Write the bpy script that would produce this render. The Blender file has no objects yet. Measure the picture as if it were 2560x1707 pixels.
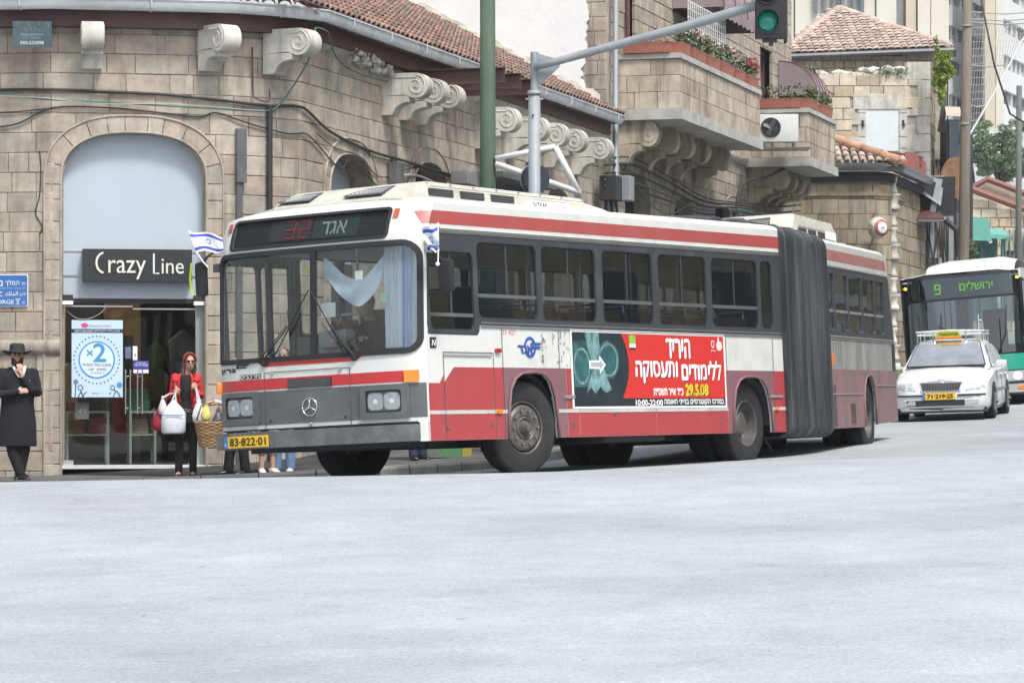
import bpy, bmesh, math, random
from mathutils import Vector, Matrix, noise
from mathutils.geometry import tessellate_polygon
R = math.radians
PI = math.pi
random.seed(7)
S = bpy.context.scene
C = S.collection
# ---------------------------------------------------------------- camera, sky, sun, exposure
F_PX = 7790.0
cam_d = bpy.data.cameras.new('camera')
cam = bpy.data.objects.new('camera', cam_d)
C.objects.link(cam)
cam.location = (0, 0, 0)
cam.rotation_euler = (R(90), 0, 0)
cam_d.sensor_width = 36.0
cam_d.lens = F_PX / 2560 * 36.0
cam_d.shift_y = (1010 - 853.5) / 2560
cam_d.clip_start = 0.5
cam_d.clip_end = 3000
S.camera = cam
SUN_EL, SUN_AZ = 58, 150         # azimuth: degrees clockwise from +Y (the view direction)
world = bpy.data.worlds.new('World')
S.world = world
world.use_nodes = True
wn = world.node_tree
sky = wn.nodes.new('ShaderNodeTexSky')
sky.sky_type = 'NISHITA'
sky.sun_disc = False
sky.sun_elevation = R(SUN_EL)
sky.sun_rotation = R(SUN_AZ)
sky.dust_density = 4.0
sky.air_density = 1.0
bgn = wn.nodes['Background']
# thin overcast: the sky's own colour pulled towards a cloudy grey white
hsv = wn.nodes.new('ShaderNodeHueSaturation')
hsv.inputs['Saturation'].default_value = 0.38
wn.links.new(sky.outputs[0], hsv.inputs['Color'])
wn.links.new(hsv.outputs[0], bgn.inputs['Color'])
bgn.inputs['Strength'].default_value = 0.127
sun_d = bpy.data.lights.new('sun', 'SUN')
sun_d.energy = 2.0
sun_d.angle = R(11)
sun_d.color = (1.0, 0.965, 0.91)
sun = bpy.data.objects.new('sun', sun_d)
C.objects.link(sun)
sd = Vector((math.sin(R(SUN_AZ)) * math.cos(R(SUN_EL)), math.cos(R(SUN_AZ)) * math.cos(R(SUN_EL)), math.sin(R(SUN_EL))))
sun.rotation_euler = sd.to_track_quat('Z', 'Y').to_euler()
sun.location = (0, 0, 60)
S.view_settings.view_transform = 'Standard'
S.view_settings.look = 'None'
S.view_settings.gamma = 1
S.view_settings.use_curve_mapping = False
S.view_settings.exposure = 0.76
S.render.engine = 'CYCLES'
S.cycles.max_bounces = 8
S.cycles.transparent_max_bounces = 16
S.cycles.use_denoising = True
# ---------------------------------------------------------------- object helpers
def tag(o, label=None, cat=None, group=None, kind=None):
 if label: o['label'] = label
 if cat: o['category'] = cat
 if group: o['group'] = group
 if kind: o['kind'] = kind
 return o
def empty(name, loc=(0, 0, 0), rz=0, label=None, cat=None, group=None, mat=None):
 o = bpy.data.objects.new(name, None)
 C.objects.link(o)
 if mat is not None:
  o.matrix_world = mat
 else:
  o.location = loc
  o.rotation_euler = (0, 0, rz)
 o.empty_display_size = 0.2
 return tag(o, label, cat, group)
def link(name, me, mat=None, parent=None, smooth=False):
 o = bpy.data.objects.new(name, me)
 C.objects.link(o)
 if mat is not None:
  if isinstance(mat, (list, tuple)):
   for m in mat: me.materials.append(m)
  elif not me.materials:
   me.materials.append(mat)
 if parent is not None: o.parent = parent
 if smooth:
  for p in me.polygons: p.use_smooth = True
 return o
def from_bm(name, bm, mat, parent=None, smooth=False, auto=None):
 me = bpy.data.meshes.new(name)
 bm.normal_update()
 bm.to_mesh(me)
 bm.free()
 o = link(name, me, mat, parent, smooth or auto is not None)
 if auto is not None:
  me.set_sharp_from_angle(angle=R(auto))
 return o
def pymesh(name, vs, fs, mat, parent=None, smooth=False, auto=None):
 me = bpy.data.meshes.new(name)
 me.from_pydata([tuple(v) for v in vs], [], fs)
 me.update()
 o = link(name, me, mat, parent, smooth or auto is not None)
 if auto is not None: me.set_sharp_from_angle(angle=R(auto))
 return o
def copy_tree(o, parent=None):
 c = o.copy()
 C.objects.link(c)
 if parent is not None:
  c.parent = parent
  c.matrix_parent_inverse = o.matrix_parent_inverse
 for ch in list(o.children): copy_tree(ch, c)
 return c
def localize(root):
 """children were laid out in world coordinates; make them relative to the root"""
 for ch in root.children: ch.location = ch.location - root.location
class MB:
 """collects shapes, builds one mesh"""
 def __init__(s): s.v = []; s.f = []
 def add(s, vs, fs, M=None):
  b = len(s.v)
  s.v += [tuple(M @ Vector(v)) if M is not None else tuple(v) for v in vs]
  s.f += [tuple(b + i for i in f) for f in fs]
  return s
 def box(s, c, d, M=None, bev=0.0):
  x, y, z = c; a, b, h = d[0] / 2, d[1] / 2, d[2] / 2
  if bev <= 0:
   vs = [(x + i * a, y + j * b, z + k * h) for k in (-1, 1) for j in (-1, 1) for i in (-1, 1)]
   fs = [(0, 2, 3, 1), (4, 5, 7, 6), (0, 1, 5, 4), (2, 6, 7, 3), (0, 4, 6, 2), (1, 3, 7, 5)]
   return s.add(vs, fs, M)
  bm = bmesh.new()
  bmesh.ops.create_cube(bm, size=1)
  bmesh.ops.scale(bm, vec=d, verts=bm.verts)
  bmesh.ops.bevel(bm, geom=list(bm.edges), offset=min(bev, min(d) * .45), segments=2, affect='EDGES', profile=.6)
  bmesh.ops.translate(bm, vec=c, verts=bm.verts)
  return s.bm(bm, M)
 def bm(s, bm, M=None):
  bm.verts.index_update()
  s.add([v.co[:] for v in bm.verts], [tuple(v.index for v in f.verts) for f in bm.faces], M)
  bm.free()
  return s
 def tube(s, pts, r, n=8, cap=True, M=None):
  pts = [Vector(p) for p in pts]
  rs = r if isinstance(r, (list, tuple)) else [r] * len(pts)
  vs = []; fs = []
  ref = None
  for i, p in enumerate(pts):
   d = (pts[min(i + 1, len(pts) - 1)] - pts[max(i - 1, 0)])
   if d.length < 1e-9: d = Vector((0, 0, 1))
   d.normalize()
   if ref is None:
    ref = Vector((0, 0, 1)) if abs(d.z) < .9 else Vector((1, 0, 0))
   a = (ref - d * ref.dot(d)).normalized()
   ref = a
   b = d.cross(a)
   for k in range(n):
    t = 2 * PI * k / n
    vs.append(p + (a * math.cos(t) + b * math.sin(t)) * rs[i])
  for i in range(len(pts) - 1):
   for k in range(n):
    k2 = (k + 1) % n
    fs.append((i * n + k, i * n + k2, (i + 1) * n + k2, (i + 1) * n + k))
  if cap:
   fs.append(tuple(range(n - 1, -1, -1)))
   fs.append(tuple((len(pts) - 1) * n + k for k in range(n)))
  return s.add(vs, fs, M)
 def lathe(s, prof, n=24, M=None, closed=False):
  """prof: (r, h) pairs about local Z"""
  vs = []; fs = []
  for r, h in prof:
   for k in range(n):
    t = 2 * PI * k / n
    vs.append((r * math.cos(t), r * math.sin(t), h))
  m = len(prof)
  for i in range(m - 1):
   for k in range(n):
    k2 = (k + 1) % n
    fs.append((i * n + k, i * n + k2, (i + 1) * n + k2, (i + 1) * n + k))
  if not closed:
   if prof[0][0] > 1e-6: fs.append(tuple(range(n - 1, -1, -1)))
   if prof[-1][0] > 1e-6: fs.append(tuple((m - 1) * n + k for k in range(n)))
  return s.add(vs, fs, M)
 def prism(s, poly, h0, h1, M=None):
  """poly: 2D points (x, y) extruded along z from h0 to h1"""
  n = len(poly)
  vs = [(x, y, h0) for x, y in poly] + [(x, y, h1) for x, y in poly]
  tris = tessellate_polygon([[Vector((x, y, 0)) for x, y in poly]])
  fs = [tuple(t) for t in tris] + [tuple(n + i for i in reversed(t)) for t in tris]
  fs += [(i, (i + 1) % n, n + (i + 1) % n, n + i) for i in range(n)]
  return s.add(vs, fs, M)
 def build(s, name, mat, parent=None, smooth=False, auto=None, fix=True):
  me = bpy.data.meshes.new(name)
  me.from_pydata(s.v, [], s.f)
  me.update()
  if fix:
   bm = bmesh.new(); bm.from_mesh(me)
   bmesh.ops.recalc_face_normals(bm, faces=bm.faces)
   bm.to_mesh(me); bm.free()
  o = link(name, me, mat, parent, smooth or auto is not None)
  if auto is not None: me.set_sharp_from_angle(angle=R(auto))
  return o
def rr(x0, y0, x1, y1, r=0.0, n=4):
 """rounded rectangle, counter-clockwise; r may be 4 radii (bl, br, tr, tl)"""
 rs = r if isinstance(r, (list, tuple)) else (r, r, r, r)
 out = []
 for (cx, cy, a0, q) in ((x0, y0, PI, 0), (x1, y0, 1.5 * PI, 1), (x1, y1, 0, 2), (x0, y1, .5 * PI, 3)):
  q_ = rs[q]
  if q_ <= 0:
   out.append((cx, cy)); continue
  sx = 1 if cx == x0 else -1; sy = 1 if cy == y0 else -1
  for k in range(n + 1):
   a = a0 + k * .5 * PI / n
   out.append((cx + sx * q_ + q_ * math.cos(a), cy + sy * q_ + q_ * math.sin(a)))
 return out
def ell(cx, cy, rx, ry, n=20):
 return [(cx + rx * math.cos(2 * PI * k / n), cy + ry * math.sin(2 * PI * k / n)) for k in range(n)]
def _emit2d(bm2, mapf, off, t):
 """flat 2D bmesh -> shell through mapf(x, y, off)"""
 bm2.verts.index_update()
 co = [(v.co.x, v.co.y) for v in bm2.verts]
 n = len(co)
 vs = [mapf(x, y, off) for x, y in co]
 fs = [tuple(v.index for v in f.verts) for f in bm2.faces]
 if t > 0:
  vs += [mapf(x, y, off - t) for x, y in co]
  fs2 = [tuple(n + i for i in reversed(f)) for f in fs]
  side = []
  for e in bm2.edges:
   if len(e.link_faces) == 1:
    l = e.link_loops[0]
    a, b = l.vert.index, l.link_loop_next.vert.index
    side.append((b, a, n + a, n + b))
  fs = fs + fs2 + side
 return vs, fs
def flat2d(loops, xs=(), ys=()):
 bm = bmesh.new()
 allp = [p for l in loops for p in l]
 verts = [bm.verts.new((x, y, 0)) for x, y in allp]
 tris = tessellate_polygon([[Vector((x, y, 0)) for x, y in l] for l in loops])
 for t in tris:
  try:
   f = bm.faces.new([verts[i] for i in t])
  except ValueError: pass
 bm.normal_update()
 for f in bm.faces:
  if f.normal.z < 0: f.normal_flip()
 for x in xs:
  bmesh.ops.bisect_plane(bm, geom=list(bm.verts) + list(bm.edges) + list(bm.faces), plane_co=(x, 0, 0), plane_no=(1, 0, 0))
 for y in ys:
  bmesh.ops.bisect_plane(bm, geom=list(bm.verts) + list(bm.edges) + list(bm.faces), plane_co=(0, y, 0), plane_no=(0, 1, 0))
 return bm
def sheet(name, loops, mapf, mat, parent=None, off=0.0, t=0.01, xs=(), ys=(), auto=30):
 if loops and isinstance(loops[0], tuple): loops = [loops]
 bm = flat2d(loops, xs, ys)
 vs, fs = _emit2d(bm, mapf, off, t)
 bm.free()
 o = pymesh(name, vs, fs, mat, parent)
 me = o.data
 b = bmesh.new(); b.from_mesh(me)
 bmesh.ops.recalc_face_normals(b, faces=b.faces)
 b.to_mesh(me); b.free()
 if auto is not None:
  for p in me.polygons: p.use_smooth = True
  me.set_sharp_from_angle(angle=R(auto))
 return o
def text_loops(body):
 c = bpy.data.curves.new('lettering', 'FONT')
 c.body = body; c.resolution_u = 3; c.fill_mode = 'NONE'
 o = bpy.data.objects.new('lettering', c)
 C.objects.link(o)
 me = bpy.data.meshes.new_from_object(o.evaluated_get(bpy.context.evaluated_depsgraph_get()))
 bpy.data.objects.remove(o)
 co = [(v.co.x, v.co.y) for v in me.vertices]
 nxt = {}
 for e in me.edges:
  a, b = e.vertices
  nxt.setdefault(a, []).append(b); nxt.setdefault(b, []).append(a)
 seen = set(); loops = []
 for st in range(len(co)):
  if st in seen or st not in nxt: continue
  lp = [st]; seen.add(st); cur = st
  while True:
   n = [q for q in nxt[cur] if q not in seen]
   if not n: break
   cur = min(n) if len(lp) == 1 else n[0]
   seen.add(cur); lp.append(cur)
  if len(lp) > 2: loops.append([co[i] for i in lp])
 bpy.data.meshes.remove(me)
 return loops
def _area(l): return sum(a[0] * b[1] - b[0] * a[1] for a, b in zip(l, l[1:] + l[:1])) / 2
def _inside(p, l):
 r = False
 for a, b in zip(l, l[1:] + l[:1]):
  if (a[1] > p[1]) != (b[1] > p[1]) and p[0] < (b[0] - a[0]) * (p[1] - a[1]) / (b[1] - a[1]) + a[0]: r = not r
 return r
def text(name, body, box, mapf, mat, parent=None, off=0.004, t=0.002, rtl=False, shear=0.0, bold=0.0):
 """lettering laid into the 2D box (x0, y0, x1, y1) of the surface mapf"""
 loops = text_loops(body[::-1] if rtl else body)
 if not loops: return None
 X = [p[0] for l in loops for p in l]; Y = [p[1] for l in loops for p in l]
 x0, x1, y0, y1 = min(X), max(X), min(Y), max(Y)
 sx = (box[2] - box[0]) / max(x1 - x0, 1e-6); sy = (box[3] - box[1]) / max(y1 - y0, 1e-6)
 loops = [[(box[0] + (x - x0) * sx + shear * (y - y0) * sy, box[1] + (y - y0) * sy) for x, y in l] for l in loops]
 big = max(loops, key=lambda l: abs(_area(l)))
 sg = 1 if _area(big) > 0 else -1
 outs = [l for l in loops if _area(l) * sg > 0]; holes = [l for l in loops if _area(l) * sg <= 0]
 V = []; Fc = []
 for k, l in enumerate(outs):
  hs = [h for h in holes if _inside(h[0], l)]
  bm = flat2d([l] + hs)
  vs, fs = _emit2d(bm, mapf, off + .0003 * (k % 3), t)
  Fc += [tuple(len(V) + i for i in f) for f in fs]; V += vs
  if bold:
   for q, (dx, dy) in enumerate(((bold, 0), (-bold, 0), (0, bold), (0, -bold))):
    for v in bm.verts: v.co.x += dx; v.co.y += dy
    vs, fs = _emit2d(bm, mapf, off - .0002 * (q + 1) - .0009 * (k % 3), 0)
    for v in bm.verts: v.co.x -= dx; v.co.y -= dy
    Fc += [tuple(len(V) + i for i in f) for f in fs]; V += vs
  bm.free()
 return pymesh(name, V, Fc, mat, parent)
def plane_map(o, ex, ez, n):
 o, ex, ez, n = Vector(o), Vector(ex), Vector(ez), Vector(n)
 return lambda x, y, off=0: o + ex * x + ez * y + n * off
# ---------------------------------------------------------------- materials
def _nt(name):
 m = bpy.data.materials.new(name)
 m.use_nodes = True
 nt = m.node_tree
 return m, nt, nt.nodes, nt.links, nt.nodes['Principled BSDF']
def M(name, col, rough=.5, metal=0.0, var=0.12, scale=3.0, bump=0.0, bscale=40.0, dirt=None, damt=.5, dscale=1.2, coat=0.0,
  emit=None, estr=0.0, spec=.5, orand=0.0, stretch=(1, 1, 1), trans=0.0, alpha=1.0, coords='Object'):
 m, nt, N, L, B = _nt(name)
 tc = N.new('ShaderNodeTexCoord')
 mp = N.new('ShaderNodeMapping')
 mp.inputs['Scale'].default_value = stretch
 L.new(tc.outputs[coords], mp.inputs[0])
 nz = N.new('ShaderNodeTexNoise')
 nz.inputs['Scale'].default_value = scale
 nz.inputs['Detail'].default_value = 6
 nz.inputs['Roughness'].default_value = .62
 L.new(mp.outputs[0], nz.inputs['Vector'])
 mr = N.new('ShaderNodeMapRange')
 mr.inputs['From Min'].default_value = .3; mr.inputs['From Max'].default_value = .7
 mr.inputs['To Min'].default_value = 1 - var; mr.inputs['To Max'].default_value = 1 + var
 L.new(nz.outputs[0], mr.inputs[0])
 last = mr.outputs[0]
 if orand:
  oi = N.new('ShaderNodeObjectInfo')
  ge = N.new('ShaderNodeNewGeometry')
  ad = N.new('ShaderNodeMath'); ad.operation = 'ADD'
  L.new(oi.outputs['Random'], ad.inputs[0]); L.new(ge.outputs['Random Per Island'], ad.inputs[1])
  fr = N.new('ShaderNodeMath'); fr.operation = 'FRACT'
  L.new(ad.outputs[0], fr.inputs[0])
  m2 = N.new('ShaderNodeMapRange')
  m2.inputs['To Min'].default_value = 1 - orand; m2.inputs['To Max'].default_value = 1 + orand
  L.new(fr.outputs[0], m2.inputs[0])
  mu = N.new('ShaderNodeMath'); mu.operation = 'MULTIPLY'
  L.new(last, mu.inputs[0]); L.new(m2.outputs[0], mu.inputs[1])
  last = mu.outputs[0]
 vm = N.new('ShaderNodeVectorMath'); vm.operation = 'SCALE'
 vm.inputs[0].default_value = col[:3]
 L.new(last, vm.inputs['Scale'])
 csock = vm.outputs[0]
 rsock = None
 if dirt is not None:
  n2 = N.new('ShaderNodeTexNoise'); n2.inputs['Scale'].default_value = dscale; n2.inputs['Detail'].default_value = 8
  n2.inputs['Roughness'].default_value = .7
  L.new(mp.outputs[0], n2.inputs['Vector'])
  r2 = N.new('ShaderNodeMapRange')
  r2.inputs['From Min'].default_value = .62 - damt * .35; r2.inputs['From Max'].default_value = .8 - damt * .15
  r2.inputs['To Max'].default_value = min(1, .35 + damt)
  L.new(n2.outputs[0], r2.inputs[0])
  mx = N.new('ShaderNodeMix'); mx.data_type = 'RGBA'
  L.new(r2.outputs[0], mx.inputs['Factor'])
  L.new(csock, mx.inputs[6]); mx.inputs[7].default_value = (*dirt, 1)
  csock = mx.outputs[2]
 L.new(csock, B.inputs['Base Color'])
 B.inputs['Roughness'].default_value = rough
 B.inputs['Metallic'].default_value = metal
 B.inputs['Specular IOR Level'].default_value = spec
 if coat:
  B.inputs['Coat Weight'].default_value = coat; B.inputs['Coat Roughness'].default_value = .08
 if trans: B.inputs['Transmission Weight'].default_value = trans
 if alpha < 1: B.inputs['Alpha'].default_value = alpha
 if emit is not None:
  B.inputs['Emission Color'].default_value = (*emit, 1); B.inputs['Emission Strength'].default_value = estr
 if bump:
  n3 = N.new('ShaderNodeTexNoise'); n3.inputs['Scale'].default_value = bscale; n3.inputs['Detail'].default_value = 5
  L.new(mp.outputs[0], n3.inputs['Vector'])
  bp = N.new('ShaderNodeBump'); bp.inputs['Strength'].default_value = min(1, bump); bp.inputs['Distance'].default_value = .01 * max(1, bump)
  L.new(n3.outputs[0], bp.inputs['Height'])
  L.new(bp.outputs[0], B.inputs['Normal'])
 return m
def glass(name, tint=(.75, .8, .8), rough=.02, refl=1.0, ior=1.45):
 m, nt, N, L, B = _nt(name)
 N.remove(B)
 out = N['Material Output']
 tr = N.new('ShaderNodeBsdfTransparent'); tr.inputs[0].default_value = (*tint, 1)
 gl = N.new('ShaderNodeBsdfGlossy'); gl.inputs['Roughness'].default_value = rough
 gl.inputs['Color'].default_value = (refl, refl, refl, 1)
 f0 = ((ior - 1) / (ior + 1)) ** 2
 ge = N.new('ShaderNodeNewGeometry')
 dt = N.new('ShaderNodeVectorMath'); dt.operation = 'DOT_PRODUCT'
 L.new(ge.outputs['Incoming'], dt.inputs[0]); L.new(ge.outputs['Normal'], dt.inputs[1])
 def mth(op, a, b=None):
  q = N.new('ShaderNodeMath'); q.operation = op
  L.new(a, q.inputs[0])
  if b is not None: q.inputs[1].default_value = b
  return q
 ab = mth('ABSOLUTE', dt.outputs['Value'])
 om = N.new('ShaderNodeMath'); om.operation = 'SUBTRACT'; om.inputs[0].default_value = 1; L.new(ab.outputs[0], om.inputs[1])
 pw = mth('POWER', om.outputs[0], 5)
 fr = mth('MULTIPLY_ADD', pw.outputs[0], 1 - f0); fr.inputs[2].default_value = f0
 tc = N.new('ShaderNodeTexCoord')
 nz = N.new('ShaderNodeTexNoise'); nz.inputs['Scale'].default_value = .9; nz.inputs['Detail'].default_value = 1
 L.new(tc.outputs['Object'], nz.inputs['Vector'])
 bp = N.new('ShaderNodeBump'); bp.inputs['Strength'].default_value = .25; bp.inputs['Distance'].default_value = .03
 L.new(nz.outputs[0], bp.inputs['Height'])
 L.new(bp.outputs[0], gl.inputs['Normal'])
 mx = N.new('ShaderNodeMixShader')
 L.new(fr.outputs[0], mx.inputs[0]); L.new(tr.outputs[0], mx.inputs[1]); L.new(gl.outputs[0], mx.inputs[2])
 L.new(mx.outputs[0], out.inputs['Surface'])
 return m
def stone_mat(name, pal, streak=.55, bump=.5, lum=1.0, scale=2.2, sdark=(.07, .068, .06)):
 """per-stone colour out of a palette, mottled, with dark rain streaks"""
 m, nt, N, L, B = _nt(name)
 oi = N.new('ShaderNodeObjectInfo'); ge = N.new('ShaderNodeNewGeometry')
 ad = N.new('ShaderNodeMath'); ad.operation = 'ADD'
 L.new(oi.outputs['Random'], ad.inputs[0]); L.new(ge.outputs['Random Per Island'], ad.inputs[1])
 fr = N.new('ShaderNodeMath'); fr.operation = 'FRACT'; L.new(ad.outputs[0], fr.inputs[0])
 cr = N.new('ShaderNodeValToRGB'); cr.color_ramp.interpolation = 'LINEAR'
 els = cr.color_ramp.elements
 while len(els) < len(pal): els.new(.5)
 for i, c in enumerate(pal):
  els[i].position = i / (len(pal) - 1); els[i].color = (c[0] * lum, c[1] * lum, c[2] * lum, 1)
 L.new(fr.outputs[0], cr.inputs[0])
 tc = N.new('ShaderNodeTexCoord')
 nz = N.new('ShaderNodeTexNoise'); nz.inputs['Scale'].default_value = scale; nz.inputs['Detail'].default_value = 8; nz.inputs['Roughness'].default_value = .68
 L.new(ge.outputs['Position'], nz.inputs['Vector'])
 mr = N.new('ShaderNodeMapRange'); mr.inputs['From Min'].default_value = .28; mr.inputs['From Max'].default_value = .72
 mr.inputs['To Min'].default_value = .66; mr.inputs['To Max'].default_value = 1.28
 L.new(nz.outputs[0], mr.inputs[0])
 vm = N.new('ShaderNodeVectorMath'); vm.operation = 'SCALE'
 L.new(cr.outputs[0], vm.inputs[0]); L.new(mr.outputs[0], vm.inputs['Scale'])
 mp = N.new('ShaderNodeMapping'); mp.inputs['Scale'].default_value = (5.5, 5.5, .55)
 L.new(ge.outputs['Position'], mp.inputs[0])
 n2 = N.new('ShaderNodeTexNoise'); n2.inputs['Scale'].default_value = 1.0; n2.inputs['Detail'].default_value = 5; n2.inputs['Roughness'].default_value = .6
 L.new(mp.outputs[0], n2.inputs['Vector'])
 r2 = N.new('ShaderNodeMapRange'); r2.inputs['From Min'].default_value = .5; r2.inputs['From Max'].default_value = .78; r2.inputs['To Max'].default_value = streak
 L.new(n2.outputs[0], r2.inputs[0])
 mx = N.new('ShaderNodeMix'); mx.data_type = 'RGBA'
 L.new(r2.outputs[0], mx.inputs['Factor']); L.new(vm.outputs[0], mx.inputs[6]); mx.inputs[7].default_value = (*sdark, 1)
 # broad soot patches
 n4 = N.new('ShaderNodeTexNoise'); n4.inputs['Scale'].default_value = .45; n4.inputs['Detail'].default_value = 4
 L.new(ge.outputs['Position'], n4.inputs['Vector'])
 r4 = N.new('ShaderNodeMapRange'); r4.inputs['From Min'].default_value = .45; r4.inputs['From Max'].default_value = .75; r4.inputs['To Max'].default_value = streak * .8
 L.new(n4.outputs[0], r4.inputs[0])
 m4 = N.new('ShaderNodeMix'); m4.data_type = 'RGBA'; m4.blend_type = 'MULTIPLY'
 L.new(r4.outputs[0], m4.inputs['Factor']); L.new(mx.outputs[2], m4.inputs[6]); m4.inputs[7].default_value = (.62, .6, .58, 1)
 L.new(m4.outputs[2], B.inputs['Base Color'])
 B.inputs['Roughness'].default_value = .9; B.inputs['Specular IOR Level'].default_value = .2
 n3 = N.new('ShaderNodeTexNoise'); n3.inputs['Scale'].default_value = 34; n3.inputs['Detail'].default_value = 8; n3.inputs['Roughness'].default_value = .75
 L.new(ge.outputs['Position'], n3.inputs['Vector'])
 bp = N.new('ShaderNodeBump'); bp.inputs['Strength'].default_value = bump; bp.inputs['Distance'].default_value = .012
 L.new(n3.outputs[0], bp.inputs['Height']); L.new(bp.outputs[0], B.inputs['Normal'])
 return m
PAL = [(0.352, 0.306, 0.254), (0.388, 0.35, 0.291), (0.339, 0.281, 0.238), (0.311, 0.286, 0.244), (0.395, 0.358, 0.301), (0.364, 0.305, 0.26), (0.287, 0.263, 0.227), (0.409, 0.369, 0.309), (0.36, 0.328, 0.265)]
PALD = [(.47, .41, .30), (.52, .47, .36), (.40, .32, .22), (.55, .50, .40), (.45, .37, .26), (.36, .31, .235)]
m_stone = stone_mat('weathered pink limestone', PAL, lum=1.2, scale=3.0, bump=.8)
m_stone_b = stone_mat('limestone with soot streaks', PAL, streak=.7, lum=1.12)
m_parapet = stone_mat('rain streaked balcony stone', [(.36, .31, .25), (.40, .36, .29), (.33, .27, .22), (.42, .38, .31)], streak=.95, lum=1.22)
m_old = stone_mat('yellow old limestone', PALD, streak=.25, lum=1.2, bump=.8)
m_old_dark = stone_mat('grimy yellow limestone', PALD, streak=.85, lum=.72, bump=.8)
m_white_stone = stone_mat('pale carved stone', [(.52, .50, .46), (.60, .58, .53), (.56, .54, .49)], streak=.5, lum=1.0, bump=.3)
m_mortar = M('grey mortar', (.36, .335, .29), .95, var=.25, scale=6)
m_tile = M('clay roof tile', (.37, .19, .145), .85, var=.35, scale=1.6, orand=.5, dirt=(.20, .185, .165), damt=.95, dscale=2.5, bump=.3)
m_tile2 = M('pale pink roof tile', (.50, .39, .335), .85, var=.25, scale=.8, orand=.3, dirt=(.34, .30, .26), damt=.6, dscale=1.5)
m_concrete = M('painted pale concrete', (.44, .44, .42), .85, var=.15, scale=2, dirt=(.22, .21, .19), damt=.45, dscale=1.5, bump=.2)
m_plaster = M('white flaking plaster', (.76, .775, .78), .85, var=.05, scale=1.0, dirt=(.5, .48, .44), damt=.2, dscale=.9, bump=.5, bscale=12)
m_gutter = M('pale grey gutter paint', (.52, .56, .58), .45, var=.1, scale=4, dirt=(.3, .3, .28), damt=.35)
m_fascia = M('dark red brown steel paint', (.085, .038, .036), .5, var=.2, scale=3, dirt=(.15, .08, .06), damt=.3)
m_cable = M('black cable', (.03, .031, .034), .6, var=.1)
m_cable_g = M('green cable', (.05, .16, .13), .6, var=.1)
m_cable_w = M('pale cable', (.38, .38, .35), .6, var=.1)
m_black = M('matt black', (.018, .019, .022), .6, var=.1)
m_rubber = M('black rubber', (.014, .015, .018), .75, var=.15, scale=8)
m_tyre = M('tyre rubber', (.014, .015, .017), .8, var=.25, scale=6, dirt=(.04, .04, .04), damt=.3, dscale=3)
m_wht = M('bus white paint', (.60, .62, .60), .35, var=.06, scale=2.5, dirt=(.40, .40, .37), damt=.33, dscale=1.3, coat=.35)
m_red = M('bus red paint', (.375, .052, .06), .38, var=.08, scale=2.5, dirt=(.26, .07, .075), damt=.4, dscale=1.1, coat=.3)
m_red_u = M('faded upper red paint', (.36, .07, .068), .4, var=.06, scale=2, dirt=(.3, .13, .12), damt=.35, coat=.3)
m_redf = M('bright front red paint', (.46, .03, .035), .32, var=.08, scale=2, dirt=(.3, .06, .05), damt=.3, coat=.4)
m_dull = M('dusty purple red paint', (.215, .09, .108), .6, var=.16, scale=2.2, dirt=(.15, .11, .12), damt=.6, dscale=2)
m_dull2 = M('dusty pink rear paint', (.28, .155, .16), .55, var=.12, scale=1.6, dirt=(.15, .125, .13), damt=.65, dscale=1.4, stretch=(1.4, 1, .8))
m_wht2 = M('grimy grey white paint', (.42, .43, .42), .3, var=.12, scale=2.2, dirt=(.17, .17, .17), damt=.65, dscale=1.3, stretch=(1.8, 1, .6), coat=.4)
m_greyp = M('bus grey paint', (.092, .10, .11), .42, var=.12, scale=2, dirt=(.18, .18, .18), damt=.35, coat=.3)
m_band = M('dark grey window band', (.042, .049, .058), .4, var=.12, scale=3, dirt=(.13, .13, .13), damt=.3)
m_chrome = M('worn chrome', (.62, .64, .66), .22, metal=.9, var=.1)
m_alu = M('dull aluminium', (.5, .51, .52), .4, metal=.7, var=.12)
m_steel = M('galvanised steel', (.27, .30, .32), .6, metal=.15, var=.12, scale=5, dirt=(.28, .27, .25), damt=.25)
m_grey_ac = M('cream grey plastic', (.50, .50, .44), .5, var=.08, dirt=(.34, .32, .27), damt=.5, dscale=1.6)
m_bellow = M('folded grey rubber cloth', (.024, .028, .033), .5, var=.35, scale=2, stretch=(4, 4, .3), dirt=(.11, .118, .13), damt=.5)
m_ws = glass('windscreen glass', (.90, .93, .93), refl=1.0, ior=1.7)
m_win = glass('grey side glass', (.62, .69, .72), refl=1.0, ior=2.0)
m_win2 = glass('green window glass', (.6, .72, .68), refl=.9, ior=1.55)
m_shop = glass('shop glass', (.90, .92, .92), refl=.9, ior=1.42)
m_orange = M('orange lens', (.75, .20, .02), .2, var=.1, coat=.5, emit=(.8, .2, .02), estr=.12)
m_redlens = M('red lens', (.30, .03, .03), .2, var=.1, coat=.5)
m_yplate = M('yellow plate', (.78, .50, .03), .4, var=.05)
m_blue = M('blue print', (.05, .10, .42), .5, var=.05)
m_ltr = M('black print', (.012, .012, .014), .5, var=.02)
m_wltr = M('white print', (.8, .82, .82), .5, var=.02)
m_cream = M('cream letter', (.66, .68, .58), .5, var=.03)
m_skin = M('skin', (.47, .28, .20), .55, var=.08, scale=12)
m_skin2 = M('tanned skin', (.33, .18, .12), .55, var=.08, scale=12)
m_headlamp = M('lamp reflector', (.6, .62, .64), .25, metal=.45, var=.25, scale=25)
m_lens = glass('lamp lens', (.93, .95, .95), refl=1, ior=1.5)
m_seat = M('seat cloth', (.20, .07, .045), .85, var=.2)
m_inner = M('bus interior panel', (.36, .38, .38), .7, var=.15)
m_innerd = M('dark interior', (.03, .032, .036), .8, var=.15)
m_leaf = M('garden leaf', (.075, .115, .045), .7, var=.3, scale=8, orand=.35, spec=.3)
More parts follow.
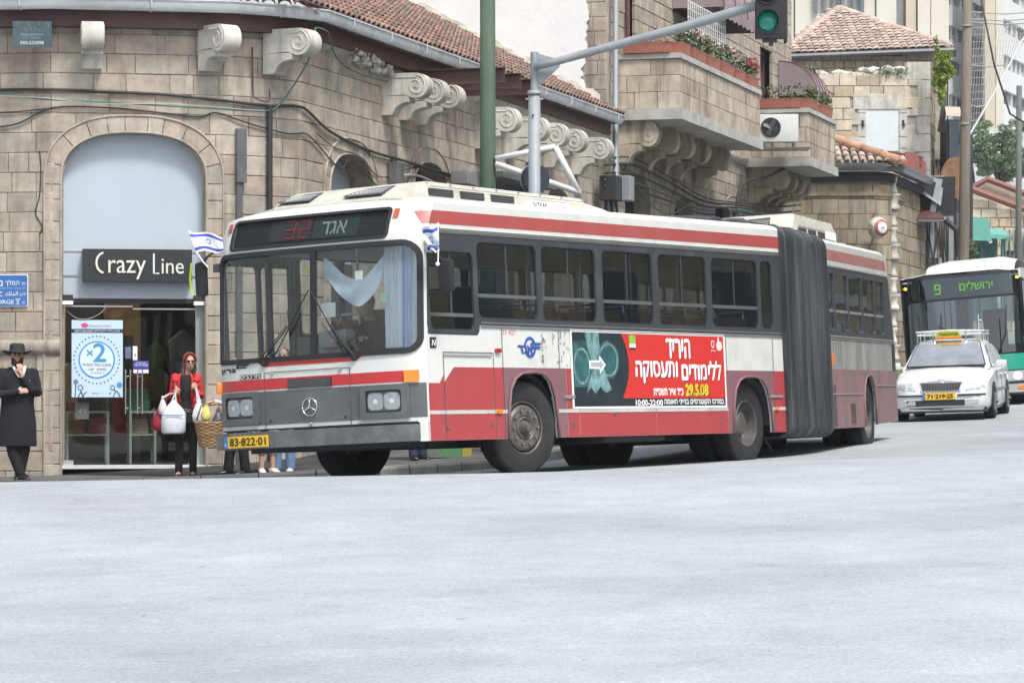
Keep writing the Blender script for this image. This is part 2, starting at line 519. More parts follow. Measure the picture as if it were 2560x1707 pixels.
m_leaf2 = M('fresh yellow green leaf', (.22, .30, .05), .7, var=.3, scale=8, orand=.3, spec=.3)
m_leaf3 = M('grey green tree leaf', (.20, .27, .16), .7, var=.25, scale=5, orand=.35, spec=.3)
m_bark = M('bark', (.10, .08, .065), .9, var=.3, scale=4, bump=.6)
m_terra = M('terracotta plastic', (.34, .125, .09), .6, var=.12, dirt=(.28, .16, .12), damt=.35)
# ---------------------------------------------------------------- ground
def sstep(a, b, x):
 t = max(0., min(1., (x - a) / (b - a)))
 return t * t * (3 - 2 * t)
def smin(a, b, k):
 h = max(k - abs(a - b), 0) / k
 return min(a, b) - h * h * k / 4
def smax(a, b, k): return -smin(-a, -b, k)
def gz(x, y):
 """height of the road surface: it climbs to a crest, dips, then climbs along the street"""
 yy = y / .82
 xx = max(-14, min(26, x))
 n = -.68 + .018 * xx - .045 * (38 - yy)
 n = smax(n, -1.62, .25)
 sp = 3.0 * math.log(1 + math.exp(max(-30, min(30, (yy - 51) / 3.0))))
 f = -.959 + .04 * xx - .016 * (min(yy, 120) - 53) + .033 * min(sp, 70) * sstep(-4.5, 1.5, xx - .2 * max(0, yy - 60) * .3)
 g = -.68 + .018 * xx - .04 * (yy - 38)
 return smin(n, smax(g, f, .06) if yy > 34 else 9, .035)
def grid_mesh(name, xs, ys, zf, mat, kind='structure', smooth=True):
 vs = [(x, y, zf(x, y)) for y in ys for x in xs]
 nx = len(xs)
 fs = [(j * nx + i, j * nx + i + 1, (j + 1) * nx + i + 1, (j + 1) * nx + i) for j in range(len(ys) - 1) for i in range(nx - 1)]
 o = pymesh(name, vs, fs, mat, smooth=smooth)
 o['kind'] = kind
 return o
def road_mat():
 m, nt, N, L, B = _nt('dusty pale asphalt')
 ge = N.new('ShaderNodeNewGeometry')
 def nz(scale, det, st=(1, 1, 1), ro=.6):
  mp = N.new('ShaderNodeMapping'); mp.inputs['Scale'].default_value = st; mp.inputs['Rotation'].default_value = (0, 0, R(-24))
  L.new(ge.outputs['Position'], mp.inputs[0])
  n = N.new('ShaderNodeTexNoise'); n.inputs['Scale'].default_value = scale; n.inputs['Detail'].default_value = det; n.inputs['Roughness'].default_value = ro
  L.new(mp.outputs[0], n.inputs['Vector']); return n.outputs[0]
 def mrng(s, a, b, c, d):
  r = N.new('ShaderNodeMapRange'); r.inputs['From Min'].default_value = a; r.inputs['From Max'].default_value = b
  r.inputs['To Min'].default_value = c; r.inputs['To Max'].default_value = d
  L.new(s, r.inputs[0]); return r.outputs[0]
 def mul(a, b):
  q = N.new('ShaderNodeMath'); q.operation = 'MULTIPLY'; L.new(a, q.inputs[0]); L.new(b, q.inputs[1]); return q.outputs[0]
 big = mrng(nz(.3, 9, (.8, 1, 1), .66), .33, .67, .82, 1.16)       # polished wheel tracks and dusty drifts
 mid = mrng(nz(1.6, 9, (.9, 1, 1), .78), .3, .7, .86, 1.12)
 grit = mrng(nz(38, 4, (1, .6, 1), .85), .32, .68, .74, 1.22)
 spots = mrng(nz(8, 2, (1, .8, 1), .5), .225, .26, .5, 1.0)
 f = mul(mul(big, mid), mul(grit, spots))
 vm = N.new('ShaderNodeVectorMath'); vm.operation = 'SCALE'; vm.inputs[0].default_value = (.350, .382, .408)
 L.new(f, vm.inputs['Scale'])
 # warm dust streaks
 mx = N.new('ShaderNodeMix'); mx.data_type = 'RGBA'
 L.new(mrng(nz(.5, 9, (.35, 1.2, 1), .72), .54, .70, 0, .7), mx.inputs['Factor'])
 L.new(vm.outputs[0], mx.inputs[6]); mx.inputs[7].default_value = (.42, .44, .46, 1)
 L.new(mx.outputs[2], B.inputs['Base Color'])
 B.inputs['Roughness'].default_value = .62; B.inputs['Specular IOR Level'].default_value = .35
 bp = N.new('ShaderNodeBump'); bp.inputs['Strength'].default_value = .5; bp.inputs['Distance'].default_value = .008
 L.new(nz(70, 4), bp.inputs['Height']); L.new(bp.outputs[0], B.inputs['Normal'])
 return m
m_road = road_mat()
m_pave = M('dark trodden pavement asphalt', (.085, .088, .092), .85, var=.25, scale=3, dirt=(.14, .135, .125), damt=.4, dscale=1.5, bump=.3)
m_kerb = M('worn kerb stone', (.40, .39, .37), .85, var=.2, scale=3, dirt=(.15, .14, .13), damt=.5, orand=.12)
def frange(a, b, n): return [a + (b - a) * i / n for i in range(n + 1)]
gx = frange(-400, -30, 8) + frange(-28, 28, 90) + frange(31, 400, 8)
gy = frange(-60, 8, 10) + frange(9, 26, 20) + frange(26.5, 60, 120) + frange(61, 130, 40) + frange(140, 900, 14)
road = grid_mesh('road', gx, gy, lambda x, y: gz(x, y) - (3.0 * sstep(40, 160, abs(x)) if y > 40 else 0) * 0, m_road)
# kerb line: along the corner building's front, round the corner, then up the street
KERB = []
for x in frange(-24, -2.6, 14): KERB.append((x, 41.35))
cx_, cy_, rad_ = -2.6, 44.0, 2.65
for k in range(1, 9):
 a = R(-90 + 73 * k / 8)
 KERB.append((cx_ + rad_ * math.cos(a), cy_ + rad_ * math.sin(a)))
kx, ky = KERB[-1]
for k in range(1, 60): KERB.append((kx + .2817 * 1.5 * k, ky + .9595 * 1.5 * k))
def pave_z(x, y):
 return gz(x, y) + .12 + .065 * max(0, min(3.5, y - 43.2)) * (1 - sstep(-3, 2, x))
def pavement():
 vs = []; fs = []
 cols = 14
 for i, (x, y) in enumerate(KERB):
  # inner edge: well behind the facades
  if i < 15: ix, iy = x, 47.5
  else:
   ix, iy = x - 8.0 * .9595, y + 8.0 * .2817
  if 15 <= i < 23:
   ix = min(ix, -4.2); iy = max(iy, 47.5)
  for j in range(cols + 1):
   t = j / cols
   px, py = x + (ix - x) * t, y + (iy - y) * t
   vs.append((px, py, pave_z(px, py) + .004))
 for i in range(len(KERB) - 1):
  for j in range(cols):
   a = i * (cols + 1) + j
   fs.append((a, a + cols + 1, a + cols + 2, a + 1))
 o = pymesh('pavement', vs, fs, m_pave, smooth=True)
 b = bmesh.new(); b.from_mesh(o.data); bmesh.ops.recalc_face_normals(b, faces=b.faces)
 if sum(f.normal.z for f in b.faces) < 0: bmesh.ops.reverse_faces(b, faces=b.faces)
 b.to_mesh(o.data); b.free()
 o['kind'] = 'structure'
 return o
pav = pavement()
# kerb stones one by one along the visible run
def kerb_stones():
 kb = empty('kerb', (0, 0, 0)); kb['kind'] = 'structure'
 acc = []
 pts = KERB[6:44]
 for (x0, y0), (x1, y1) in zip(pts[:-1], pts[1:]):
  L_ = math.hypot(x1 - x0, y1 - y0)
  n = max(1, round(L_ / .75))
  for k in range(n):
   acc.append(((x0 + (x1 - x0) * k / n, y0 + (y1 - y0) * k / n), (x0 + (x1 - x0) * (k + 1) / n, y0 + (y1 - y0) * (k + 1) / n)))
 for (a, b) in acc:
  d = Vector((b[0] - a[0], b[1] - a[1])); d.normalize()
  nrm = Vector((d.y, -d.x))          # towards the road
  mb = MB(); vs = []
  for (p, s) in ((a, .008), (b, -.008)):
   for (o_, h) in ((.16, -.12), (.16, .02), (.13, .055), (-.02, .06), (-.02, -.1)):
    q = Vector(p) + d * s + nrm * (o_ - .12)
    vs.append((q.x, q.y, pave_z(p[0], p[1]) - .045 + h))
  fs = [(i, (i + 1) % 5, 5 + (i + 1) % 5, 5 + i) for i in range(5)] + [(4, 3, 2, 1, 0), (5, 6, 7, 8, 9)]
  mb.add(vs, fs)
  mb.build('kerb_stone', m_kerb if a[0] > -1.9 else m_pave, kb)
kerb_stones()
# ---------------------------------------------------------------- facades laid along a plan path
class Path:
 def __init__(s, pts, s0):
  s.p = [Vector(p) for p in pts]
  s.s = [s0]
  for a, b in zip(s.p[:-1], s.p[1:]): s.s.append(s.s[-1] + (b - a).length)
  ns = []
  for a, b in zip(s.p[:-1], s.p[1:]):
   d = (b - a).normalized(); ns.append(Vector((d.y, -d.x)))     # outward: towards the camera / street
  s.ns = ns
  s.m = []
  for i in range(len(s.p)):
   if i == 0: s.m.append(ns[0])
   elif i == len(s.p) - 1: s.m.append(ns[-1])
   else:
    q = (ns[i - 1] + ns[i]).normalized(); s.m.append(q / max(.3, q.dot(ns[i])))
 def seg(s, t):
  for i in range(len(s.s) - 1):
   if t <= s.s[i + 1]: return i
  return len(s.s) - 2
 def __call__(s, t, z, off=0.0):
  i = s.seg(t)
  u = (t - s.s[i]) / (s.s[i + 1] - s.s[i])
  a = s.p[i] + s.m[i] * off; b = s.p[i + 1] + s.m[i + 1] * off
  q = a + (b - a) * u
  return Vector((q.x, q.y, z))
 def normal(s, t): return s.ns[s.seg(t)]
 def knots(s, a, b): return [k for k in s.s if a + .01 < k < b - .01]
def arch_h(sc, a, zs, rise, n=2.5):
 def h(x):
  u = abs(x - sc) / a
  if u >= 1: return -99
  return zs + rise * (1 - u ** n) ** (1 / n)
 h.box = (sc - a, sc + a); h.par = (sc, a, zs, rise, n)
 return h
def rect_h(x0, x1, z1):
 def h(x): return z1 if x0 < x < x1 else -99
 h.box = (x0, x1); return h
def stones(parent, P, s0, s1, z0, z1, ch, wr, opens=(), solids=(), mat=None, seed=1, rank=None, nmax=300, depth=.07, gap=.0045, name='stone', rough=.010, skip=None):
 """one mesh per stone for the nmax best ranked, the rest joined as a part of kind stuff"""
 rnd = random.Random(seed)
 items = []
 nz = max(1, round((z1 - z0) / ch)); ch = (z1 - z0) / nz
 for r in range(nz):
  za, zb = z0 + r * ch, z0 + (r + 1) * ch
  sa = s0 - rnd.uniform(0, wr[0])
  while sa < s1:
   w = rnd.uniform(*wr); sb = sa + w
   a, b = max(sa, s0), min(sb, s1)
   sa = sb
   if s1 - b < .12: b = s1; sa = s1 + 1
   if b - a < .05: continue
   items.append((a, b, za, zb))
 polys = []
 for (a, b, za, zb) in items:
  a += gap; b -= gap; zlo = za + gap; zhi = zb - gap
  if skip and skip((a + b) / 2, (za + zb) / 2): continue
  xs = {a, b}
  for k in P.knots(a, b): xs.add(k)
  for h in opens:
   x0, x1 = h.box
   if x1 < a or x0 > b: continue
   if h((max(a, x0 + 1e-4) + min(b, x1 - 1e-4)) / 2) > zlo or h(max(a, x0 + 1e-3)) > zlo or h(min(b, x1 - 1e-3)) > zlo:
    for q in (x0, x1):
     if a < q < b: xs.add(q - 1e-4); xs.add(q + 1e-4)
    for k in range(1, 7): xs.add(a + (b - a) * k / 7)
  xs = sorted(x for x in xs if a <= x <= b)
  lo = [max([zlo] + [h(x) for h in opens]) for x in xs]
  run = []
  def flush():
   if len(run) >= 2 and run[-1][0] - run[0][0] > .03 and max(zhi - l for _, l in run) > .03:
    polys.append((list(run), zhi, (a + b) / 2, (za + zb) / 2))
  for x, l in zip(xs, lo):
   if l < zhi - .012: run.append((x, l))
   else:
    flush(); run = []
  flush()
 if rank: polys.sort(key=lambda q: rank(q[2], q[3]))
 stuff = MB()
 for i, (rn, zhi, sc, zc) in enumerate(polys):
  top = [(x, zhi) for x, _ in reversed(rn)]
  loop = [(x, l) for x, l in rn] + top
  n = len(loop)
  cx = sum(p[0] for p in loop) / n; cz = sum(p[1] for p in loop) / n
  W = rn[-1][0] - rn[0][0]; H = max(.05, zhi - min(l for _, l in rn))
  o_ = rnd.uniform(0, rough)
  fx = 1 - min(.3, .016 / W); fz = 1 - min(.3, .016 / H)
  tw = [rnd.uniform(-.003, .003) for _ in range(3)]
  vs = [P(x, z, -depth) for x, z in loop]
  vs += [P(x, z, o_ - .005) for x, z in loop]
  vs += [P(cx + (x - cx) * fx, cz + (z - cz) * fz, o_ + tw[0] * (x - cx) / W * 2 + tw[1] * (z - cz) / H * 2) for x, z in loop]
  fs = []
  for k in range(n):
   k2 = (k + 1) % n
   fs.append((k, k2, n + k2, n + k)); fs.append((n + k, n + k2, 2 * n + k2, 2 * n + k))
  fs.append(tuple(2 * n + k for k in range(n)))
  if n > 4:
   fs.pop()
   m_ = len(rn)                       # strip between bottom run and top run
   for k in range(m_ - 1):
    fs.append((2 * n + k, 2 * n + k + 1, 2 * n + (2 * m_ - 2 - k), 2 * n + (2 * m_ - 1 - k)))
  if i < nmax: pymesh(name, vs, fs, mat, parent)
  else: stuff.add(vs, fs)
 if stuff.v:
  o = stuff.build(name + '_courses', mat, parent, fix=False); o['kind'] = 'stuff'
 return len(polys)
def backing(parent, P, s0, s1, z0, z1, opens, mat, off=-.02, name='wall'):
 xs = {s0, s1}
 for k in P.knots(s0, s1): xs.add(k)
 for h in opens:
  a, b = h.box
  for q in (a - 1e-3, a + 1e-3, b - 1e-3, b + 1e-3): xs.add(q)
  for k in range(1, 24): xs.add(a + (b - a) * k / 24)
 xs = sorted(x for x in xs if s0 <= x <= s1)
 vs = []; fs = []
 for x in xs:
  l = max([z0] + [h(x) for h in opens])
  l = min(l, z1)
  vs += [P(x, l, off), P(x, z1, off), P(x, l, off - .3), P(x, z1, off - .3)]
 for i in range(len(xs) - 1):
  a, b = 4 * i, 4 * i + 4
  fs += [(a, b, b + 1, a + 1), (a + 2, a + 3, b + 3, b + 2), (a + 1, b + 1, b + 3, a + 3)]
 return pymesh(name, vs, fs, mat, parent)
def arch_outline(h, z0, n=40):
 sc, a, zs, rise, ex = h.par
 pts = [(sc - a, z0), (sc - a, (z0 + zs) / 2)]
 for k in range(n + 1):
  t = PI - PI * k / n
  c, s_ = math.cos(t), math.sin(t)
  x = sc + a * (abs(c) ** (2 / ex)) * (1 if c > 0 else -1)
  z = zs + rise * (abs(s_) ** (2 / ex))
  pts.append((x, z))
 pts += [(sc + a, (z0 + zs) / 2), (sc + a, z0)]
 return pts
def offset_line(pts, d):
 out = []
 for i, p in enumerate(pts):
  a = Vector(pts[max(0, i - 1)]); b = Vector(pts[min(len(pts) - 1, i + 1)])
  t = (b - a).normalized()
  out.append((p[0] - t.y * d, p[1] + t.x * d))
 return out
def surround(parent, P, h, z0, w=.27, proud=.022, reveal=.42, mat=None, mat_r=None, pieces=19, bead=True, seed=3):
 """dressed arch stones round an opening, mouldings and the reveal"""
 out = arch_outline(h, z0, 56)
 o2 = offset_line(out, w)
 # resample by arclength
 acc = [0]
 for a, b in zip(out[:-1], out[1:]): acc.append(acc[-1] + math.hypot(b[0] - a[0], b[1] - a[1]))
 T = acc[-1]
 def at(t):
  t = max(0, min(T, t))
  for i in range(len(acc) - 1):
   if t <= acc[i + 1] + 1e-9:
    u = (t - acc[i]) / max(1e-9, acc[i + 1] - acc[i])
    return (out[i][0] + (out[i + 1][0] - out[i][0]) * u, out[i][1] + (out[i + 1][1] - out[i][1]) * u), \
      (o2[i][0] + (o2[i + 1][0] - o2[i][0]) * u, o2[i][1] + (o2[i + 1][1] - o2[i][1]) * u)
  return out[-1], o2[-1]
 rnd = random.Random(seed)
 cuts = [0]
 while cuts[-1] < T - .2: cuts.append(cuts[-1] + rnd.uniform(.2, .32))
 cuts[-1] = T
 for c0, c1 in zip(cuts[:-1], cuts[1:]):
  g = .005
  n = 4
  ins, outs = [], []
  for k in range(n):
   t = c0 + g + (c1 - c0 - 2 * g) * k / (n - 1)
   a, b = at(t); ins.append(a); outs.append(b)
  loop = ins + outs[::-1]
  m = len(loop)
  pr = proud + rnd.uniform(-.004, .004)
  vs = [P(x, z, -.06) for x, z in loop] + [P(x, z, pr - .006) for x, z in loop]
  cx = sum(p[0] for p in loop) / m; cz = sum(p[1] for p in loop) / m
  vs += [P(cx + (x - cx) * .95, cz + (z - cz) * .95, pr) for x, z in loop]
  fs = []
  for k in range(m):
   k2 = (k + 1) % m
   fs.append((k, k2, m + k2, m + k)); fs.append((m + k, m + k2, 2 * m + k2, 2 * m + k))
  for k in range(n - 1): fs.append((2 * m + k, 2 * m + k + 1, 2 * m + m - 2 - k, 2 * m + m - 1 - k))
  pymesh('arch_stone', vs, fs, mat, parent)
 # reveal
 vs = []; fs = []
 for x, z in out: vs += [P(x, z, -.03), P(x, z, -reveal * .45), P(x, z, -reveal)]
 for i in range(len(out) - 1):
  a, b = 3 * i, 3 * i + 3
  fs += [(a, a + 1, b + 1, b), (a + 1, a + 2, b + 2, b + 1)]
 pymesh('arch_reveal', vs, fs, mat_r or mat, parent, auto=40)
 if bead:
  for d, r in ((.012, .018), (w - .015, .016), (w * .5, .0)):
   if r <= 0: continue
   q = offset_line(out, d)
   MB().tube([P(x, z, proud + .004) for x, z in q], r, 6).build('arch_moulding', mat, parent, auto=50)
def corbel_mesh(L=.78, w=.31, h1=.36, h2=.30):
 """scroll bracket: x is width, -y is outwards from the wall, top at z = 0"""
 mb = MB()
 r = h1 * .56
 up = [(0, 0), (L - r, 0)]
 for k in range(1, 15):
  a = R(90 - 205 * k / 14)
  up.append((L - r + r * math.cos(a), -r + r * math.sin(a)))
 up += [(L * .52, -h1 * .96), (0, -h1)]
 lo = [(0, -h1), (L * .60, -h1), (L * .60, -h1 - .10)]
 for k in range(0, 8):
  a = R(90 + 80 * k / 7)
  lo.append((L * .60 + (L * .34) * math.cos(a) * 1.0, -h1 - .10 - .18 + .18 * math.sin(a)))
 lo += [(L * .22, -h1 - h2), (0, -h1 - h2)]
 for poly, e in ((up, 0), (lo, .004)):
  n = len(poly)
  x0 = w / 2 - e
  vs = [(-x0, -a, b) for a, b in poly] + [(x0, -a, b) for a, b in poly]
  tris = tessellate_polygon([[Vector((a, b, 0)) for a, b in poly]])
  fs = [tuple(t) for t in tris] + [tuple(n + i for i in reversed(t)) for t in tris]
  fs += [(i, (i + 1) % n, n + (i + 1) % n, n + i) for i in range(n)]
  mb.add(vs, fs)
 # scroll line and eye on both cheeks
 for sx in (-1, 1):
  pts = []
  for k in range(26):
   a = R(80 - 520 * k / 25); q = r * (.82 - .62 * k / 25)
   pts.append((sx * (w / 2 + .001), -(L - r + q * math.cos(a)), -r + q * math.sin(a)))
  pts = [(sx * (w / 2 + .001), -.05, -.07), (sx * (w / 2 + .001), -(L - r), -.07)] + pts
  mb.tube(pts, .011, 5)
  mb.add([(sx * (w / 2 + .012), -(L - r) - .035 * math.cos(R(a)), -r + .035 * math.sin(R(a))) for a in range(0, 360, 45)], [tuple(range(8))])
 return mb
_corb = corbel_mesh().build('corbel', m_white_stone, None, auto=35)
_corb_me = _corb.data
bpy.data.objects.remove(_corb)
def corbel(parent, loc, nrm, sc=(1, 1, 1), mat=None):
 o = bpy.data.objects.new('corbel', _corb_me)
 C.objects.link(o)
 o.parent = parent
 o.location = loc
 o.rotation_euler = (0, 0, math.atan2(nrm[1], nrm[0]) + PI / 2)
 o.scale = sc
 if mat:
  o.material_slots[0].link = 'OBJECT'; o.material_slots[0].material = mat
 return o
# plan of the corner building. s = 0 at the corner where the street front starts, negative along the rounded front
PB = Path([(-13.5, 45.9), (-9.77, 45.3), (-6.61, 44.8), (-4.18, 45.25), (-3.63, 45.6), (-3.125, 46.1), (-3.125 + .2817 * 45, 46.1 + .9595 * 45)], 0)
_sh = PB.s[5]
PB.s = [k - _sh for k in PB.s]
SL = PB.s[1]
NB = Vector((.9595, -.2817)); DB = Vector((.2817, .9595))
def WB_(t, z, off=0.0): return Vector((-3.125 + .2817 * t + .9595 * off, 46.1 + .9595 * t - .2817 * off, z))
T1 = 17.87                                   # where the low wing ends and the tall house starts
corner = empty('corner_building', (-6, 45.5, -1), label='low corner building of pink grey limestone with rounded front, scroll brackets and tiled roof', cat='building')
dA = arch_h(-2.665, 1.03, 3.21, .70)
dB1 = arch_h(2.25, 1.03, 3.15, .70); dB2 = arch_h(6.2, .95, 3.3, .72)
dB3 = arch_h(10.2, 1.0, 3.4, .72); dB4 = arch_h(14.2, 1.0, 3.4, .72)
opA = [dA, dB1, dB2, dB3, dB4]
Z0, ZE = -1.25, 5.62
backing(corner, PB, PB.s[0], T1, Z0, ZE, opA, m_mortar, name='wall')
def rk(s_, z):
 q = WB_(s_, z) if s_ > 0 else PB(s_, z)
 px = 1280 + F_PX * q.x / q.y
 hid = 0
 if px < -60: hid = 50
 if s_ > -.2 and z < 3.0: hid = 50
 if -1.6 < s_ < -.2 and z < 2.6: hid = 30
 return q.y + hid
SILL = .88
def sk(s_, z): return (s_ < -3.6 and abs(z - SILL) < .10)
stones(corner, PB, PB.s[0], T1, Z0, ZE, .2825, (.30, .86), [arch_h(h.par[0], h.par[1] + .13, h.par[2], h.par[3] + .13) for h in opA], mat=m_stone, seed=11, rank=rk, nmax=290, skip=None)
for h in opA[:3]: surround(corner, PB, h, Z0 + .1, mat=m_stone, seed=int(h.par[0] * 10) + 50)
for h in opA[3:]: surround(corner, PB, h, Z0 + .1, mat=m_stone_b, seed=int(h.par[0] * 10) + 50, bead=False)
# sill moulding left of the shop opening
prof = [(0, .12), (.05, .12), (.075, .08), (.075, -.02), (.05, -.06), (.02, -.09), (0, -.1)]
def run_profile(name, P, s0, s1, z, prof, mat, parent, extra=0.0, caps=True):
 xs = [s0] + P.knots(s0, s1) + [s1]
 vs = []; n = len(prof)
 for x in xs: vs += [P(x, z + dz, o_ + extra) for o_, dz in prof]
 fs = [(i * n + k, (i + 1) * n + k, (i + 1) * n + (k + 1) % n, i * n + (k + 1) % n) for i in range(len(xs) - 1) for k in range(n)]
 if caps: fs += [tuple(range(n)), tuple((len(xs) - 1) * n + k for k in reversed(range(n)))]
 mb = MB().add(vs, fs)
 return mb.build(name, mat, parent, auto=45)
run_profile('sill_moulding', PB, PB.s[0], -3.72, .80, prof, m_stone, corner)
# grey panels filling the street front arches
for h in opA[1:]:
 sc, a, zs, rise, ex = h.par
 ol = arch_outline(h, 2.2 if h is not dB2 else 2.2, 30)
 sheet('arch_panel', [(x, z) for x, z in ol], lambda x, y, off=0: WB_(x, y, off), M('grey blue panel', (.40, .45, .50), .5, var=.04) if h is dB1 else m_innerd, corner, off=-.36, t=.03)
# doors / shop fronts under the panels of the street front (mostly behind the bus)
for h in opA[1:]:
 sc, a, zs, rise, ex = h.par
 sheet('shop_door', rr(sc - a, -1.2, sc + a, 2.2), lambda x, y, off=0: WB_(x, y, off), m_innerd, corner, off=-.34, t=.04)
# narrow end faces
# corbels
for s_, ang in ((-3.28, None), (-1.62, R(42)), (-.62, R(62))):
 q = PB(s_, 5.46, 0)
 nr = PB.normal(s_) if ang is None else Vector((math.sin(ang), -math.cos(ang)))
 corbel(corner, q, nr, (1, .72 if ang is None else (.82 if s_ < -1 else 1.05), .98), None)
for t in (3.85, 4.73, 5.6): corbel(corner, WB_(t, 5.26), NB, (1, 1, 1))
for t in (8.9, 10.75, 12.1, 13.4, 15.3): corbel(corner, WB_(t, 5.18), NB, (1, 1.02, 1.08))
# broken cornice strip along the street front
run_profile('cornice', PB, 0.1, 3.6, 5.42, [(0, .12), (.16, .12), (.16, .03), (.06, -.06), (0, -.1)], m_white_stone, corner)
run_profile('cornice', PB, 6.0, T1 - .1, 5.36, [(0, .14), (.16, .14), (.16, .03), (.06, -.06), (0, -.1)], m_white_stone, corner)
rb = MB(); rnd = random.Random(5)
for k in range(70):
 t = rnd.uniform(1.9, 3.8); s_ = rnd.uniform(.02, .075)
 bm = bmesh.new(); bmesh.ops.create_icosphere(bm, subdivisions=1, radius=s_)
 for v in bm.verts: v.co *= rnd.uniform(.6, 1.3)
 bmesh.ops.translate(bm, vec=WB_(t, 5.42 - (t - 1.9) * .03 + rnd.uniform(-.13, .04), rnd.uniform(.02, .22)), verts=bm.verts)
 rb.bm(bm)
o = rb.build('broken_cornice', m_white_stone, corner, fix=False); o['kind'] = 'stuff'
# eaves: brown beam and gutter
GS = T1 - .35
run_profile('fascia', PB, PB.s[0], GS, 5.46, [(0, .18), (.2, .18), (.2, -.05), (0, -.05)], m_fascia, corner)
run_profile('soffit', PB, PB.s[0], GS, 5.66, [(-.3, .0), (.42, .0), (.42, -.025), (-.3, -.025)], m_fascia, corner)
gp = [(.33, .10), (.345, -.02), (.385, -.055), (.43, -.055), (.47, -.01), (.485, .11), (.50, .115), (.50, .095), (.475, .095), (.46, .0), (.42, -.035), (.39, -.035), (.36, 0), (.35, .10)]
run_profile('gutter', PB, PB.s[0], GS, 5.68, gp, m_gutter, corner)
for t in list(frange(-6, GS - .5, 13)):
 q = PB(t, 5.70, .41); d = PB.normal(t)
 MB().tube([q + Vector((d.x * .095, d.y * .095, .1)), q + Vector((d.x * .085, d.y * .085, -.03)), q + Vector((0, 0, -.085)), q - Vector((d.x * .085, d.y * .085, .03))], .012, 5).build('gutter_bracket', m_gutter, corner)
# steel beams poking out over the first bracket group
for t, L_ in ((5.0, 1.62), (5.95, 1.62), (6.9, 1.62)):
 c = WB_(t, 5.32, L_ / 2 + .05)
 Mx = Matrix.Translation(c) @ Matrix.Rotation(math.atan2(NB.y, NB.x), 4, 'Z')
 MB().box((0, 0, .115), (L_, .17, .012), Mx).box((0, 0, -.115), (L_, .17, .012), Mx).box((0, 0, 0), (L_, .012, .218), Mx).build('steel_beam', m_fascia, corner)
# roof planes
RISE = .53; EZ = 5.76; EO = .40
def roof_h_b(x, y):
 d = -(Vector((x, y)) - Vector((-3.125, 46.1))).dot(NB) + EO
 return EZ + RISE * d
def tile_me(w, L_, r=.085, hz=.8):
 mb = MB(); vs = []
 for j, (y, s_) in enumerate(((0, 1.0), (L_ * 1.12, .86))):
  for k in range(6):
   a = PI * k / 5
   vs.append((r * s_ * math.cos(a), y, r * s_ * math.sin(a) * hz + (.055 if j == 0 else 0)))
  for k in range(6):
   a = PI * k / 5
   vs.append(((r * s_ - .014) * math.cos(a), y, (r * s_ - .014) * math.sin(a) * hz + (.03 if j == 0 else 0)))
 fs = [(k, k + 1, 12 + k + 1, 12 + k) for k in range(5)] + [(6 + k, 7 + k, k + 1, k) for k in range(5)]
 mb.add(vs, fs)
 return mb
def tiled_roof(parent, org, ex, ey, nx, ny, px, py, r, mat, keep, nmax, seed=2, hz=.8):
 """org: eave start, ex: along the eave, ey: up the slope (unit vectors)"""
 rnd = random.Random(seed)
 org, ex, ey = Vector(org), Vector(ex).normalized(), Vector(ey).normalized()
 nz_ = ex.cross(ey).normalized()
 if nz_.z < 0: nz_ = -nz_
 t0 = tile_me(px, py, r, hz)
 base = bpy.data.meshes.new('roof_tile'); base.from_pydata(t0.v, [], t0.f); base.materials.append(mat)
 for p in base.polygons: p.use_smooth = True
 rot = Matrix((ex, ey, nz_)).transposed().to_4x4()
 lst = []
 for j in range(ny):
  for i in range(nx):
   q = org + ex * ((i + .5) * px) + ey * (j * py)
   if keep(q, i, j): lst.append((q, i, j))
 lst.sort(key=lambda a: a[0].y + (0 if 0 < a[0].z < 1010 * a[0].y / F_PX else 30))
 st = MB()
 for k, (q, i, j) in enumerate(lst):
  Mx = Matrix.Translation(q + nz_ * rnd.uniform(0, .012)) @ rot @ Matrix.Rotation(rnd.uniform(-.04, .04), 4, 'Z') @ Matrix.Rotation(rnd.uniform(-.02, .03), 4, 'X')
  if k < nmax:
   o = bpy.data.objects.new('roof_tile', base); C.objects.link(o); o.parent = parent; o.matrix_world = Mx
  else: st.add(t0.v, t0.f, Mx)
 if st.v:
  o = st.build('roof_tile_courses', mat, parent, smooth=True, fix=False); o['kind'] = 'stuff'
slope = math.sqrt(1 + RISE * RISE)
eyB = Vector((-NB.x, -NB.y, RISE)) / slope
def hipA(x, y):  # height of the front roof plane
 return EZ + RISE * ((y - 45.15) * .985 - (x + 4.18) * -.1 + EO)
def keepB(q, i, j): return hipA(q.x, q.y) >= q.z - .02
def keepA(q, i, j): return roof_h_b(q.x, q.y) > q.z + .03
roof = empty('roof', (0, 0, 0)); roof.parent = corner
tiled_roof(roof, WB_(-3.0, EZ + .02, EO), (DB.x, DB.y, 0), eyB, int((T1 + 2.9) / .235), 16, .235, .4, .1, m_tile, keepB, 230)
exA = Vector((.985, .17, 0)).normalized(); eyA = Vector((-.1, .985, RISE)).normalized()
eyA = (eyA - exA * eyA.dot(exA)).normalized()
orgA = Vector((-12.0, 0, 0)); orgA.y = 45.15 + (-12.0 + 4.18) * .1 - EO; orgA.z = EZ + .02
tiled_roof(roof, orgA, exA, eyA, 44, 15, .235, .4, .1, m_tile, keepA, 60, seed=9)
# sheets beneath the tiles
v = [WB_(-.4, EZ - .03, EO), WB_(T1, EZ - .03, EO), WB_(T1, EZ - .03 + RISE * 6.4, EO - 6.4), WB_(-.4, EZ - .03 + RISE * 6.4, EO - 6.4)]
hp = 0
pymesh('roof_boarding', [v[0], v[1], v[2], v[3] + (v[3] - v[0]) * 0], [(0, 1, 2, 3)], m_fascia, roof)
# hip tiles
a = Vector((-3.55, 45.75, EZ + .02)); b = Vector((-6.4, 49.3, 7.9))
ex_ = (b - a).normalized()
